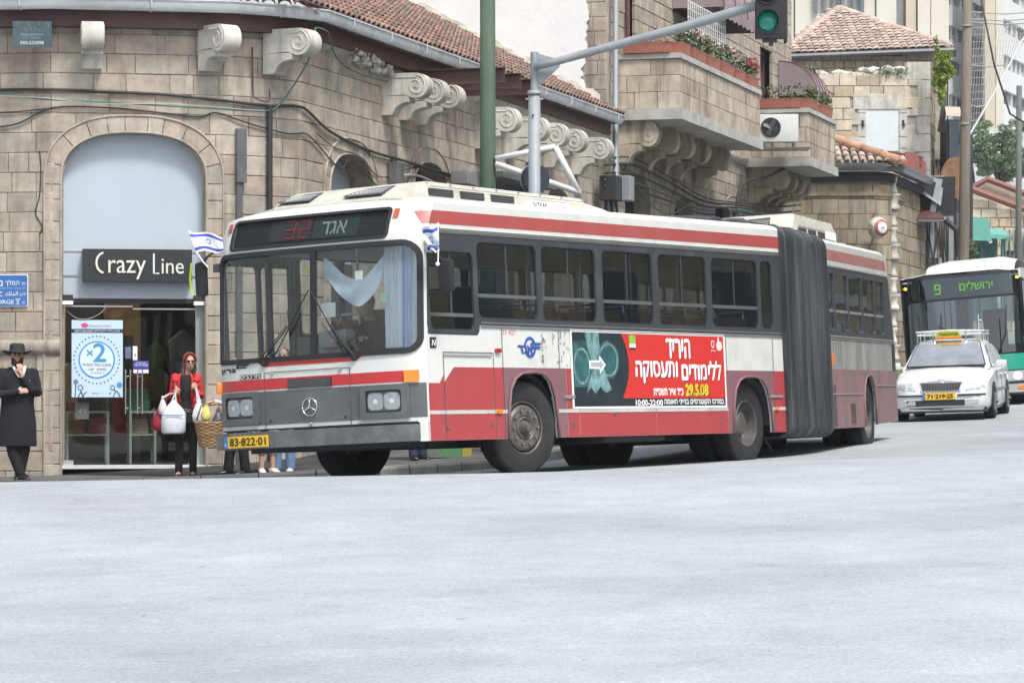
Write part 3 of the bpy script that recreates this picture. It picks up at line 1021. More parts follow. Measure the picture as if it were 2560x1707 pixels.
# solve the hip line where both planes agree
def hip_pt(y):
 lo, hi = -14., 2.
 for _ in range(40):
  x = (lo + hi) / 2
  if roof_h_b(x, y) > hipA(x, y): lo = x
  else: hi = x
 return Vector((x, y, roof_h_b(x, y)))
pts = [hip_pt(y) for y in frange(45.55, 50.4, 14)]
for p, q in zip(pts[:-1], pts[1:]):
 d = (q - p)
 MB().tube([p + Vector((0, 0, .05)), q + Vector((0, 0, .03))], [.115, .09], 10).build('hip_tile', m_tile, roof, smooth=True)
# rear and side walls closing the low wing
bk = MB()
a0 = PB(PB.s[0], 0, -.3)
for (p, q) in (((-13.5, 46.2), (-13.5, 56)), ):
 bk.add([(p[0], p[1], Z0), (q[0], q[1], Z0), (q[0], q[1], ZE), (p[0], p[1], ZE)], [(0, 1, 2, 3)])
bk.build('side_wall', m_stone, corner)
localize(corner)
# ---------------------------------------------------------------- shop front inside the corner arch
shop = empty('clothes_shop', (-5.45, 44.95, -.9), label='glazed shop front under the grey arched panel with double doors and long steel handles', cat='shop')
def PA(x, z, off=0.0):
 """flat plane of the shop opening; x measured along the facade from its centre"""
 c = PB(-2.665, 0, 0); d = (PB(-1.7, 0) - PB(-3.6, 0)).normalized(); n = Vector((d.y, -d.x, 0))
 return Vector((c.x, c.y, z)) + d * x + n * off
m_panel = M('grey blue shop panel', (.42, .485, .55), .45, var=.03, scale=.8, dirt=(.3, .33, .36), damt=.15)
ol = arch_outline(arch_h(0, 1.022, 3.21, .695), 1.52, 40)
ol = [(x, max(z, 1.52)) for x, z in ol if z >= 1.5]
ZP = 1.60
up = [(x, z) for x, z in ol]
up[0] = (-1.022, 2.215); up = [(-1.022, 2.215)] + [p for p in ol if p[1] > 2.3] + [(1.022, 2.215)]
sheet('arch_panel', up, PA, m_panel, shop, off=-.19, t=.04)
sheet('panel_board', rr(-1.022, 1.865, 1.022, 2.195, .002), PA, m_panel, shop, off=-.185, t=.04)
sheet('panel_board', rr(-1.022, 1.53, 1.022, 1.845, .002), PA, m_panel, shop, off=-.19, t=.04)
sheet('panel_groove', rr(-1.022, 1.52, 1.022, 2.24, .002), PA, m_alu, shop, off=-.24, t=.02)
for z in (2.205, 1.855): sheet('trim_rail', rr(-1.022, z - .006, 1.022, z + .006), PA, m_alu, shop, off=-.175, t=.02)
# threshold, frame posts, glass
ZF = -.88
mb = MB()
def pbox(mb, x0, x1, z0, z1, o0, o1, F=PA):
 vs = [F(x, z, o_) for o_ in (o0, o1) for z in (z0, z1) for x in (x0, x1)]
 mb.add(vs, [(0, 1, 3, 2), (4, 6, 7, 5), (0, 4, 5, 1), (2, 3, 7, 6), (0, 2, 6, 4), (1, 5, 7, 3)])
 return mb
pbox(MB(), -1.03, 1.12, ZF - .05, ZF, -.3, .03).build('threshold', M('pale threshold', (.6, .62, .62), .5), shop)
m_alug = M('grey green aluminium', (.30, .34, .34), .45, metal=.2, var=.06)
pbox(MB(), .905, 1.01, ZF, 1.50, -.24, -.16).build('side_panel', m_alug, shop)
pbox(MB(), -1.022, -1.0, ZF, 1.50, -.24, -.16).build('frame_post', m_alug, shop)
pbox(MB(), 1.012, 1.03, ZF, 1.50, -.2, -.1).build('frame_post', m_black, shop)
pbox(MB(), -1.0, .905, 1.46, 1.52, -.24, -.18).build('head_rail', m_innerd, shop)
pbox(MB(), -1.0, -.86, ZF, ZF + .07, -.20, -.15).build('floor_hinge', m_alu, shop)
pbox(MB(), .8, .905, ZF, ZF + .03, -.20, -.15).build('floor_hinge', m_alu, shop)
for x0, x1, nm in ((-.998, -.014, 'glass_pane'), (-.006, .9, 'glass_door')):
 gl = pbox(MB(), x0, x1, ZF + .012, 1.455, -.205, -.193).build(nm, m_shop, shop)
for z, x0, x1 in ((1.405, -1.0, -.01), (1.37, .0, .9)):
 pbox(MB(), x0, x1, z, z + .02, -.19, -.175).build('glass_rail', m_alu, shop)
# end brackets of the shutter with their labels
for x0, x1 in ((-1.03, -.87), (.87, 1.03)):
 pbox(MB(), x0, x1, 1.49, 1.575, -.18, -.05).build('shutter_bracket', m_innerd, shop)
 pbox(MB(), x0, x1, 1.435, 1.488, -.18, -.045).build('bracket_label', m_wltr, shop)
# long handles in pairs
for x in (-.112, .06):
 for dx in (0, .068):
  q = [PA(x + dx, .50, -.12), PA(x + dx, -.14, -.12)]
  h = MB().tube(q, .011, 8)
  if dx == 0:
   for z in (.4, -.06): h.tube([PA(x, z, -.12), PA(x + .04, z, -.12), PA(x + .04, z, -.2)], .007, 6)
  h.build('door_handle', m_chrome, shop, auto=50)
# stickers
def sticker(name, x0, x1, z0, z1, mat, off=-.188, parent=shop, F=PA):
 return sheet(name, rr(x0, z0, x1, z1, .004), F, mat, parent, off=off, t=.002)
sticker('door_sticker', -.115, -.03, .66, .83, M('blue grey sticker', (.12, .15, .25), .5))
st = sticker('door_sticker', -.005, .06, .64, .84, m_wltr)
text('lettering', '16', (.015, .69, .042, .74), PA, m_ltr, shop, off=-.184)
sticker('door_sticker', 0.0, .225, .475, .63, M('violet blue sticker', (.045, .04, .30), .5))
text('lettering', 'גם אצלנו', (.04, .585, .185, .615), PA, m_wltr, shop, off=-.184, rtl=True)
text('lettering', 'מכבדים ש״י', (.01, .55, .215, .58), PA, m_wltr, shop, off=-.184, rtl=True)
sticker('door_sticker', .003, .222, .45, .50, m_wltr, off=-.186)
# roof-line of the interior
ROOM = MB()
def room():
 vs = []
 for o_ in (-.26, -5.2):
  for z in (ZF - .01, 1.62):
   for x in (-1.02 if o_ > -1 else -2.6, 1.02 if o_ > -1 else 2.2): vs.append(PA(x, z, o_))
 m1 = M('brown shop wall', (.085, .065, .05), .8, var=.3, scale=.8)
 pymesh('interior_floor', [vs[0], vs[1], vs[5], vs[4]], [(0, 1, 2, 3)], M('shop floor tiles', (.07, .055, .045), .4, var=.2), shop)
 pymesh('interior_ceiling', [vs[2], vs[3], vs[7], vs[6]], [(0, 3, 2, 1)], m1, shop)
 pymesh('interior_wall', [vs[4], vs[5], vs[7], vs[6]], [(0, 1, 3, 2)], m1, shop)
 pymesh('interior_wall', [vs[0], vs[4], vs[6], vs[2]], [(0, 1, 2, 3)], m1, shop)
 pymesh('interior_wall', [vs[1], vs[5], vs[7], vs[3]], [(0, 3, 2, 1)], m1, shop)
room()
# tan wall panel and doorway seen inside
pbox(MB(), -.28, .28, ZF, 1.6, -3.0, -2.9).build('interior_pillar', M('ochre wall', (.19, .13, .06), .7, var=.1), shop)
pbox(MB(), -.20, .16, ZF, 1.05, -2.9, -2.86).build('interior_doorway', m_innerd, shop)
m_spot = M('lit spot', (.9, .8, .6), .4, emit=(1.0, .72, .38), estr=14)
for x, o_ in ((-.45, -1.0), (-.28, -1.2), (.32, -.8)):
 l = empty('ceiling_spot', PA(x, 1.6, o_), label=None, cat=None); l.parent = shop
 MB().lathe([(.0, -.012), (.045, -.012), (.055, 0)], 14, Matrix.Translation(PA(x, 1.615, o_))).build('spot_lamp', m_spot, l)
 ld = bpy.data.lights.new('spot_glow', 'POINT'); ld.energy = 10; ld.color = (1, .74, .42); ld.shadow_soft_size = .05
 lo = bpy.data.objects.new('spot_glow', ld); C.objects.link(lo); lo.location = PA(x, 1.52, o_); lo.parent = l
# display tables of white tube with folded clothes, clothes on rails
m_tube = M('pale table tube', (.26, .29, .26), .5, var=.08)
cloths = [(.25, .03, .03), (.03, .12, .07), (.02, .02, .03), (.30, .27, .2), (.28, .11, .04), (.1, .1, .12), (.35, .32, .3)]
mcl = [M('folded cloth', c, .9, var=.2) for c in cloths]
def table(x0, x1, o0, o1, zt, label):
 t = empty('display_table', PA((x0 + x1) / 2, ZF, (o0 + o1) / 2), label=label, cat='table', group='display tables inside the shop')
 inv = Matrix.Translation(-t.location)
 top = pbox(MB(), x0, x1, zt - .03, zt, o0, o1).build('tabletop', m_tube, t);
 sh = pbox(MB(), x0, x1, ZF + .42, ZF + .44, o0, o1).build('shelf', m_tube, t)
 objs = [top, sh]
 for x in (x0 + .02, x1 - .02):
  for o_ in (o0 - .02, o1 + .02):
   objs.append(pbox(MB(), x - .018, x + .018, ZF, zt - .03, o_ - .018, o_ + .018).build('leg', m_tube, t))
 for ob in objs: ob.data.transform(inv)
 return t
table(-.95, -.32, -.6, -1.15, -.10, 'white tube display table with folded clothes behind the left shop pane')
table(-.02, .38, -.8, -1.5, -.10, 'white tube display table with dark and red clothes behind the shop door')
rnd = random.Random(4)
def pile(x, o_, z, w, h, m, label):
 q = PA(x, z, o_); p = MB()
 n = max(2, int(h / .035))
 for k in range(n):
  p.box((rnd.uniform(-.01, .01), rnd.uniform(-.01, .01), (k + .5) * h / n), (w * rnd.uniform(.9, 1.03), .24, h / n * .92), bev=.012)
 o = p.build('folded_clothes', m, None, auto=40); o.location = q
 tag(o, label, 'clothes')
pile(-.83, -.85, -.098, .3, .12, mcl[0], 'dark red folded clothes pile on the left of the shop window table')
pile(-.50, -.85, -.098, .28, .22, mcl[2], 'black folded clothes pile on the right of the shop window table')
pile(.13, -1.1, -.098, .36, .32, mcl[1], 'dark green folded clothes pile on the table behind the shop door')
pile(-.8, -.9, ZF + .442, .3, .2, mcl[4], 'rust brown clothes on the lower shelf of the left display table')
pile(-.47, -.9, ZF + .442, .26, .24, mcl[0], 'deep red clothes on the lower shelf, right side of the left table')
pile(.14, -1.1, ZF + .442, .32, .22, mcl[3], 'beige clothes on the lower shelf of the table behind the door')
def garment(x, z, o_, w, h, m, label):
 b = MB(); n = 14
 vs = []
 for j, (zz, ww) in enumerate(((0, .12), (-.05, .5), (-.12, .95), (-.4, .8), (-.8, .9), (-1, 1))):
  for k in range(n):
   a = 2 * PI * k / n
   vs.append((w / 2 * ww * math.cos(a), .06 * (1 + .3 * math.sin(5 * a + j)) * math.sin(a), zz * h))
 fs = [(j * n + k, j * n + (k + 1) % n, (j + 1) * n + (k + 1) % n, (j + 1) * n + k) for j in range(5) for k in range(n)]
 o = b.add(vs, fs).build('hanging_garment', m, None, smooth=True)
 o.location = PA(x, z, o_)
 tag(o, label, 'garment')
garment(.80, 1.1, -1.0, .5, 1.35, M('navy garment', (.012, .018, .035), .9), 'navy coat hanging at the right edge inside the shop')
garment(.48, .95, -2.4, .3, .9, M('green garment', (.015, .045, .02), .9), 'green top hanging deep inside the shop')
garment(-.05, .3, -2.6, .3, .8, M('red garment', (.13, .02, .015), .9), 'orange red top hanging inside the shop behind the door handles')
garment(.25, .6, -2.5, .3, 1.0, M('brown garment', (.13, .06, .03), .9), 'brown garment hanging inside behind the blue door sticker')
for k, (x, m_) in enumerate(((.36, 5), (.62, 6), (-.75, 3), (-.95, 2))):
 garment(x, .45 + .1 * k, -3.0 - .3 * k, .28, 1.0, mcl[m_], ('grey garment on the shop rail left of the green top', 'pale garment on the shop rail right of the green top', 'beige garment deep behind the poster', 'black garment deep in the left corner of the shop')[k])
for k, x in enumerate((.42, .56)):
 garment(x, -.05, -1.9, .14, .7, mcl[5 if k else 6], ('slim pale trousers hanging low behind the shop door', 'slim grey trousers hanging low behind the shop door')[k])
# sign box
sg = empty('shop_sign', PA(0.02, 2.03, 0), label='black sign box reading Crazy Line in cream letters above the shop door', cat='sign')
pbox(MB(), -.735, .835, 1.765, 2.235, -.16, .03).build('sign_box', M('black sign face', (.022, .025, .03), .45, var=.08), sg)
def text_p(*a, **k):
 return text(*a, **k)
tx = MB()
def letter_arc(cx, cz, rx, rz, a0, a1, wd, n=16):
 p = []
 for k in range(n + 1):
  a = R(a0 + (a1 - a0) * k / n); p.append((cx + rx * math.cos(a), cz + rz * math.sin(a)))
 return stroke(p, wd)
def stroke(p, wd):
 ofs = offset_line(p, wd / 2); of2 = offset_line(p, -wd / 2)
 return ofs + of2[::-1]
sheet('letter', letter_arc(-.425, 2.035, .115, .145, 98, 262, .03), PA, m_cream, sg, off=.045, t=.014, auto=None)
text('letter', 'razy', (-.37, 1.80, .17, 2.075), PA, m_cream, sg, off=.045, t=.014)
sheet('letter', stroke([(.283, 2.175), (.283, 1.888), (.36, 1.888)], .026), PA, m_cream, sg, off=.045, t=.014, auto=None)
text('letter', 'ine', (.395, 1.885, .715, 2.10), PA, m_cream, sg, off=.045, t=.014)
localize(sg)
for ob in shop.children:
 if ob.name.startswith('ceiling_spot'): localize(ob)
localize(shop)
# poster on the glass
po = empty('poster', PA(-.54, .6, -.18), label='pale blue sale poster with large x2 in a blue ring inside the shop window', cat='poster')
PX0, PX1, PZ0, PZ1 = -.885, -.15, .10, 1.215
m_pb = M('poster blue', (.50, .66, .80), .45, var=.05, scale=2)
m_pblue = M('poster ring blue', (.06, .28, .55), .45, var=.05)
m_pnavy = M('poster navy', (.02, .03, .09), .45)
sheet('poster_sheet', rr(PX0, PZ0, PX1, PZ1), PA, m_pb, po, off=-.178, t=.006)
def pz(v): return PZ1 - v * (PZ1 - PZ0)      # 0 top .. 1 bottom
def pxx(u): return PX0 + u * (PX1 - PX0)
sheet('poster_band', rr(PX0, pz(.165), PX1, pz(.115)), PA, m_pnavy, po, off=-.176, t=.002)
text('lettering', 'מבצע בלעדי ללקוחות VIP ולמצטרפות חדשות', (pxx(.06), pz(.157), pxx(.94), pz(.124)), PA, m_wltr, po, off=-.174, rtl=False) if False else None
text('lettering', 'מבצע בלעדי ללקוחות'[::-1], (pxx(.5), pz(.157), pxx(.94), pz(.124)), PA, m_wltr, po, off=-.174)
text('lettering', 'VIP', (pxx(.44), pz(.155), pxx(.49), pz(.128)), PA, m_wltr, po, off=-.174)
text('lettering', 'ולמצטרפות חדשות'[::-1], (pxx(.06), pz(.157), pxx(.42), pz(.124)), PA, m_wltr, po, off=-.174)
m_pink = M('poster pink', (.62, .06, .28), .5)
for k, (u, v) in enumerate(((.21, .06), (.255, .05), (.295, .065), (.225, .08), (.275, .085))):
 sheet('poster_flower', ell(pxx(u), pz(v), .022, .02, 10), PA, m_pink, po, off=-.1745 + k * .0003, t=.001)
text('lettering', 'Crazy Line', (pxx(.33), pz(.098), pxx(.55), pz(.055)), PA, M('grey print', (.25, .3, .36), .5), po, off=-.174)
text('lettering', 'קולקציית קיץ'[::-1], (pxx(.57), pz(.092), pxx(.77), pz(.062)), PA, m_pink, po, off=-.174)
cu, cv = pxx(.49), pz(.515)
rad = .262
sheet('poster_ring', [ell(cu, cv, rad, rad * 1.03, 48), ell(cu, cv, rad * .92, rad * .95, 48)], PA, m_pblue, po, off=-.174, t=.002)
sheet('poster_disc', ell(cu, cv, rad * .92, rad * .95, 48), PA, M('poster pale', (.62, .74, .84), .45, var=.02), po, off=-.1745, t=.001)
for k in range(36):
 a = 2 * PI * k / 36
 sheet('poster_dot', ell(cu + .325 * math.cos(a), cv + .342 * math.sin(a), .0105, .0115, 8), PA, m_pnavy, po, off=-.174, t=.001)
text('lettering', '2', (cu - .05, cv - .025, cu + .13, cv + .235), PA, m_pblue, po, off=-.171, bold=.006)
text('lettering', '×', (cu - .145, cv + .06, cu - .055, cv + .14), PA, m_pblue, po, off=-.171, bold=.003)
text('lettering', 'מבצע כפל נקודות'[::-1], (cu - .205, cv - .10, cu + .205, cv - .05), PA, m_pnavy, po, off=-.171)
text('lettering', 'במועדון'[::-1], (cu + .0, cv - .165, cu + .14, cv - .122), PA, m_pnavy, po, off=-.171)
text('lettering', 'VIP', (cu - .12, cv - .158, cu - .045, cv - .122), PA, m_pnavy, po, off=-.171)
text('lettering', 'על קולקציית קיץ'[::-1], (cu - .09, cv - .2, cu + .12, cv - .178), PA, m_pnavy, po, off=-.171)
text('lettering', 'עד 15.6.08'[::-1], (pxx(.4), pz(.955), pxx(.62), pz(.935)), PA, M('grey blue print', (.2, .3, .42), .5), po, off=-.174)
m_g = M('poster grey blue', (.16, .20, .30), .5)
for (u, v, r1, r2, m_) in ((.08, .80, .035, 0, m_g), (.17, .875, .042, .028, m_g), (.80, .875, .038, .024, m_g), (.935, .84, .04, .0, m_pblue), (.75, .95, .012, 0, m_pnavy)):
 lp = [ell(pxx(u), pz(v), r1, r1, 18)]
 if r2: lp.append(ell(pxx(u), pz(v), r2, r2, 14))
 sheet('poster_flower', lp, PA, m_, po, off=-.173, t=.001)
for p in ([(.17, .91), (.2, .95), (.22, .995)], [(.2, .93), (.15, .96), (.13, .995)], [(.29, .93), (.24, .96), (.23, .995)], [(.82, .9), (.9, .93), (.95, .995)], [(.86, .93), (.83, .96), (.82, .995)], [(.08, .83), (.07, .99)]):
 sheet('poster_stem', stroke([(pxx(u), pz(v)) for u, v in p], .012), PA, m_pnavy, po, off=-.172, t=.001, auto=None)
localize(po)
# a price card lower in the window
pc = empty('price_card', PA(-.73, -.12, -.3), label='grey card with 49 hanging low in the shop window', cat='card')
sheet('card', rr(-.83, -.22, -.63, .02), PA, M('faded card', (.16, .17, .16), .6), pc, off=-.3, t=.004)
text('lettering', '49', (-.79, -.15, -.67, -.06), PA, M('pale print', (.4, .4, .36), .6), pc, off=-.296)
localize(pc)
# street name plate, half out of frame at the left
sn = empty('street_sign', (-7.3, 44.8, 1.65), label='blue enamel street name plate in Hebrew, Arabic and English on the stone wall', cat='sign')
SX = -3.83 - .40
def PS(x, z, off=0.0): return PB(x, z, off)
m_sb = M('street plate blue', (.035, .14, .42), .35, var=.06, dirt=(.1, .2, .4), damt=.3)
x1 = -4.20; x0 = -5.06
sheet('plate_border', rr(x0 - .012, 1.40, x1 + .012, 1.865, .035), PS, m_wltr, sn, off=.035, t=.02)
sheet('plate', rr(x0, 1.412, x1, 1.853, .03), PS, m_sb, sn, off=.041, t=.004)
text('lettering', 'ג׳ורג׳'[::-1], (-4.86, 1.69, -4.565, 1.78), PS, m_wltr, sn, off=.043)
text('lettering', 'המלך'[::-1], (-4.53, 1.69, -4.32, 1.785), PS, m_wltr, sn, off=.043)
text('lettering', 'רח׳'[::-1], (-4.285, 1.71, -4.225, 1.75), PS, m_wltr, sn, off=.043)
text('lettering', 'מלך אנגליה, שליט הארץ בתקופת המנדט'[::-1], (-4.86, 1.655, -4.22, 1.672), PS, m_wltr, sn, off=.043)
text('lettering', '\uFE9D\uFEED\uFEAD\uFE9D'[::-1], (-4.86, 1.55, -4.565, 1.62), PS, m_wltr, sn, off=.043)
text('lettering', '\u0627\uFEDF\uFEE4\uFEE0\uFEDA'[::-1], (-4.53, 1.56, -4.34, 1.62), PS, m_wltr, sn, off=.043)
text('lettering', '\uFEB7\u0627\u0631\u0639'[::-1], (-4.31, 1.55, -4.22, 1.61), PS, m_wltr, sn, off=.043)
text('lettering', 'KING GEORGE', (-5.03, 1.44, -4.40, 1.50), PS, m_wltr, sn, off=.043)
text('lettering', 'V', (-4.365, 1.44, -4.315, 1.505), PS, m_wltr, sn, off=.043)
for z in (1.433, 1.508): sheet('lettering', rr(-4.375, z, -4.305, z + .007), PS, m_wltr, sn, off=.043, t=.002)
text('lettering', 'ST.', (-4.275, 1.44, -4.225, 1.475), PS, m_wltr, sn, off=.043)
localize(sn)
# dark board by the eaves
bd = empty('estate_board', (-7.0, 44.6, 5.5), label='small dark green board with a phone number hanging under the eaves at the far left', cat='sign')
m_bd = M('dark green board', (.05, .085, .105), .4, var=.2, scale=4, dirt=(.16, .18, .17), damt=.3)
def PE(x, z, off=0.0): return Vector((x, 44.45, z))  - Vector((0, off, 0))
sheet('board', rr(-7.12, 5.09, -6.565, 5.455), PE, m_bd, bd, off=.02, t=.02)
m_pl = M('faded print', (.45, .52, .52), .5)
text('lettering', 'נצח ליער'[::-1], (-6.98, 5.31, -6.70, 5.37), PE, M('very faded print', (.17, .2, .19), .6), bd, off=.023)
text('lettering', 'DESIGN STONE PAVE', (-7.01, 5.245, -6.68, 5.28), PE, M('half faded print', (.3, .36, .37), .6), bd, off=.023)
text('lettering', 'P.O.C. * TEL MOTZA', (-6.97, 5.205, -6.72, 5.228), PE, M('half faded print', (.3, .36, .37), .6), bd, off=.023)
text('lettering', '050-253898', (-7.01, 5.125, -6.68, 5.17), PE, m_pl, bd, off=.023, bold=.002)
for x in (-7.05, -6.9, -6.75, -6.62): MB().tube([(x, 44.42, 5.45), (x + .01, 44.43, 5.38)], .004, 5).build('hook', m_alu, bd)
localize(bd)
# cables on the rounded front and the street front
def cable(name, label, pts, r, mat, P=PB, cat='cable', n=6, group=None):
 """pts: (s, z, off) with sag-free smooth interpolation"""
 q = []
 for i in range(len(pts) - 1):
  for k in range(6):
   t = k / 6; p0 = pts[max(0, i - 1)]; p1 = pts[i]; p2 = pts[i + 1]; p3 = pts[min(len(pts) - 1, i + 2)]
   q.append(tuple(.5 * ((2 * p1[j]) + (-p0[j] + p2[j]) * t + (2 * p0[j] - 5 * p1[j] + 4 * p2[j] - p3[j]) * t * t + (-p0[j] + 3 * p1[j] - 3 * p2[j] + p3[j]) * t ** 3) for j in range(3)))
 q.append(pts[-1])
 o = MB().tube([P(*a) for a in q], r, n).build(name, mat, None, smooth=True)
 tag(o, label, cat, group)
 return o
cable('cable', 'thick black cable bundle running straight across the rounded stone front', [(-7, 4.53, .05), (-4.3, 4.52, .04), (-3.2, 4.50, .05), (-2.2, 4.47, .04), (-1.4, 4.40, .05), (-.65, 4.36, .05), (0, 4.38, .05), (1.2, 4.12, .05), (3.0, 3.98, .05), (4.6, 3.95, .05), (7.4, 3.9, .05), (9, 3.95, .06)], .022, m_cable)
cable('cable', 'green cable sagging under the black bundle on the rounded front, climbing the third bracket', [(-7, 4.50, .09), (-4.6, 4.44, .08), (-3.9, 4.37, .08), (-2.8, 4.33, .08), (-1.6, 4.28, .08), (-1.0, 4.27, .08), (-.6, 4.32, .12), (-.42, 4.6, .25), (-.34, 5.0, .5), (-.3, 5.35, .62), (-.1, 5.5, .5), (1.5, 5.2, .1), (3.4, 5.12, .1), (4.9, 5.3, .2)], .012, m_cable_g)
cable('cable', 'pale thin cable twisted with the green one over the arch', [(-7, 4.53, .08), (-4.4, 4.42, .09), (-3.2, 4.32, .09), (-2.2, 4.33, .09), (-1.2, 4.28, .09), (-.7, 4.28, .1)], .007, m_cable_w)
cable('cable', 'black wire drooping from the far left and rising over the arch', [(-5.2, 3.95, .03), (-4.4, 4.02, .03), (-3.85, 4.25, .03), (-3.1, 4.27, .03), (-2.4, 4.22, .03), (-1.75, 4.16, .03), (-1.5, 4.22, .03), (-1.1, 4.12, .04), (-.8, 4.05, .04), (-.3, 3.98, .04), (.3, 3.98, .04), (1.6, 3.6, .04), (2.1, 3.75, .04), (3.3, 3.45, .06), (4.0, 3.1, .05)], .011, m_cable)
cable('cable', 'short black wire under the pale one left of the arch', [(-5.1, 4.3, .03), (-4.6, 4.2, .03), (-3.8, 4.25, .03)], .009, m_cable)
cable('cable', 'thin black wire dangling down the wall left of the arch', [(-4.02, 3.64, .02), (-4.0, 3.4, .02), (-4.02, 3.0, .02), (-4.08, 2.75, .02), (-3.98, 2.55, .02), (-4.02, 2.45, .02)], .008, m_cable)
cable('cable', 'loose white wire hanging inside the top of the shop glass', [(-3.68, 1.38, -.17), (-3.5, 1.24, -.17), (-3.3, 1.24, -.17), (-3.12, 1.34, -.17), (-3.06, 1.45, -.17)], .005, m_cable_w)
cable('cable', 'second dark cable along the street front below the bundle', [(.6, 4.05, .04), (1.4, 3.9, .04), (2.6, 3.85, .04), (3.6, 3.6, .04), (5.5, 3.9, .04), (7.3, 3.75, .06)], .009, m_cable)
cable('cable', 'pale bent conduit sloping down past the second street arch', [(4.0, 3.62, .05), (5.2, 3.75, .05), (6.3, 3.7, .05), (7.3, 3.55, .05), (8.6, 3.35, .05)], .022, m_cable_w)
# downpipe, grey box, conduit
def pipe(name, label, pts, r, mat, cat='pipe', n=10, group=None):
 o = MB().tube(pts, r, n).build(name, mat, None, auto=60); tag(o, label, cat, group); return o
pp = lambda s_, z, off: PB(s_, z, off)
pipe('downpipe', 'black downpipe on the rounded stone front left of the street corner', [pp(-.66, 4.35, .08), pp(-.66, 2.0, .08), pp(-.64, -.9, .08)], .042, m_cable)
db_ = empty('trunking_box', pp(-1.12, 3.6, .05), label='grey cable box with trunking down the wall left of the black downpipe', cat='cable box')
pbox(MB(), -1.19, -1.04, 3.22, 4.0, .02, .1, PB).build('box', m_greyp, db_)
pbox(MB(), -1.18, -1.09, -.9, 3.2, .02, .07, PB).build('trunking', m_greyp, db_)
localize(db_)
cable('wire_bracket', 'square brown wire loop beside the third scroll bracket', [(-.93, 5.2, .05), (-.92, 4.6, .05), (-.90, 4.46, .08), (-.7, 4.42, .1), (-.68, 4.6, .1)], .012, m_fascia, cat='bracket', n=5)
# horizontal rusty bar across the first street arch
pipe('awning_bar', 'rusty white awning bar across the first street arch', [WB_(.35, 3.12, .22), WB_(4.0, 3.33, .3)], .02, M('rusty white paint', (.4, .38, .36), .7, dirt=(.16, .07, .05), damt=.6, dscale=6), cat='bar')
eb = empty('electric_box', WB_(4.15, 3.7, .1), label='grey electric box with hanging wires between the first two street arches', cat='electric box')
def boxm(name, c, d, rz, mat, parent, bev=.006):
 Mx = Matrix.Translation(c) @ Matrix.Rotation(rz, 4, 'Z')
 return MB().box((0, 0, 0), d, Mx, bev=bev).build(name, mat, parent)
RZB = math.atan2(DB.y, DB.x)
boxm('box', Vector((0, 0, 0)), (.35, .16, .36), RZB, m_greyp, eb)
boxm('cover', Vector((-.02, 0, -.27)), (.12, .1, .2), RZB, m_cable, eb)
for k in range(3): MB().tube([(0.02 * k, 0, -.2), (.03 * k - .02, 0, -.6), (.02 * k, 0, -3.2)], .007, 5).build('wire', m_cable, eb)
# three awning / AC shapes along the street front
m_grn = M('grey green metal', (.22, .26, .27), .5, var=.1)
aw = empty('folded_awning', WB_(9.0, 3.9, .5), label='dark folded awning and grey box on the street front behind the poles', cat='awning')
boxm('awning_box', Vector((0, 0, 0)), (3.4, .9, .10), RZB, m_greyp, aw)
boxm('side_flap', Vector((.25, 1.6, -.35)), (.05, .7, .65), RZB, m_grn, aw)
pr = []
for k in range(7):
 a = PI * k / 6
 pr.append((.18 * math.cos(a), .14 * math.sin(a)))
hq = MB().prism(pr, -.5, .5, Matrix.Translation(WB_(7.6, 3.62, .3) - aw.location) @ Matrix.Rotation(RZB, 4, 'Z') @ Matrix.Rotation(R(90), 4, 'Y'))
hq.build('rolled_canvas', m_black, aw)
boxm('lamp_hood', WB_(7.2, 3.82, .35) - aw.location, (.9, .3, .22), RZB, m_alu, aw)
# ---------------------------------------------------------------- tall balcony house
def XZ(px, py, Y): return ((px - 1280) * Y / F_PX, (1010 - py) * Y / F_PX)
tall = empty('balcony_house', (4, 66, -.5), label='taller stone house with white flaking gable wall and two planted stone balconies', cat='building')
T2 = 37.1; ZT = 12.6
a1 = arch_h(20.4, 1.15, 4.1, .72); a2 = arch_h(24.7, 1.1, 3.9, .7); a3 = arch_h(29.9, .9, 4.1, .6)
d1 = rect_h(19.5, 20.3, 8.6); d2 = rect_h(25.0, 26.0, 8.8); d3 = rect_h(33.1, 34.6, 8.95)
low = [a1, a2, a3]
backing(tall, PB, T1 + .01, T2, Z0, 5.9, low, m_mortar, name='wall')
lowo = [arch_h(h.par[0], h.par[1] + .13, h.par[2], h.par[3] + .13) for h in low]
def rk2(s_, z):
 return s_ + (60 if z < 3.3 else 0) + (60 if z > 9.2 else 0)
stones(tall, PB, T1 + .02, T2, Z0, 5.84, .3, (.4, .8), lowo, mat=m_stone_b, seed=21, rank=rk2, nmax=110, gap=.008)
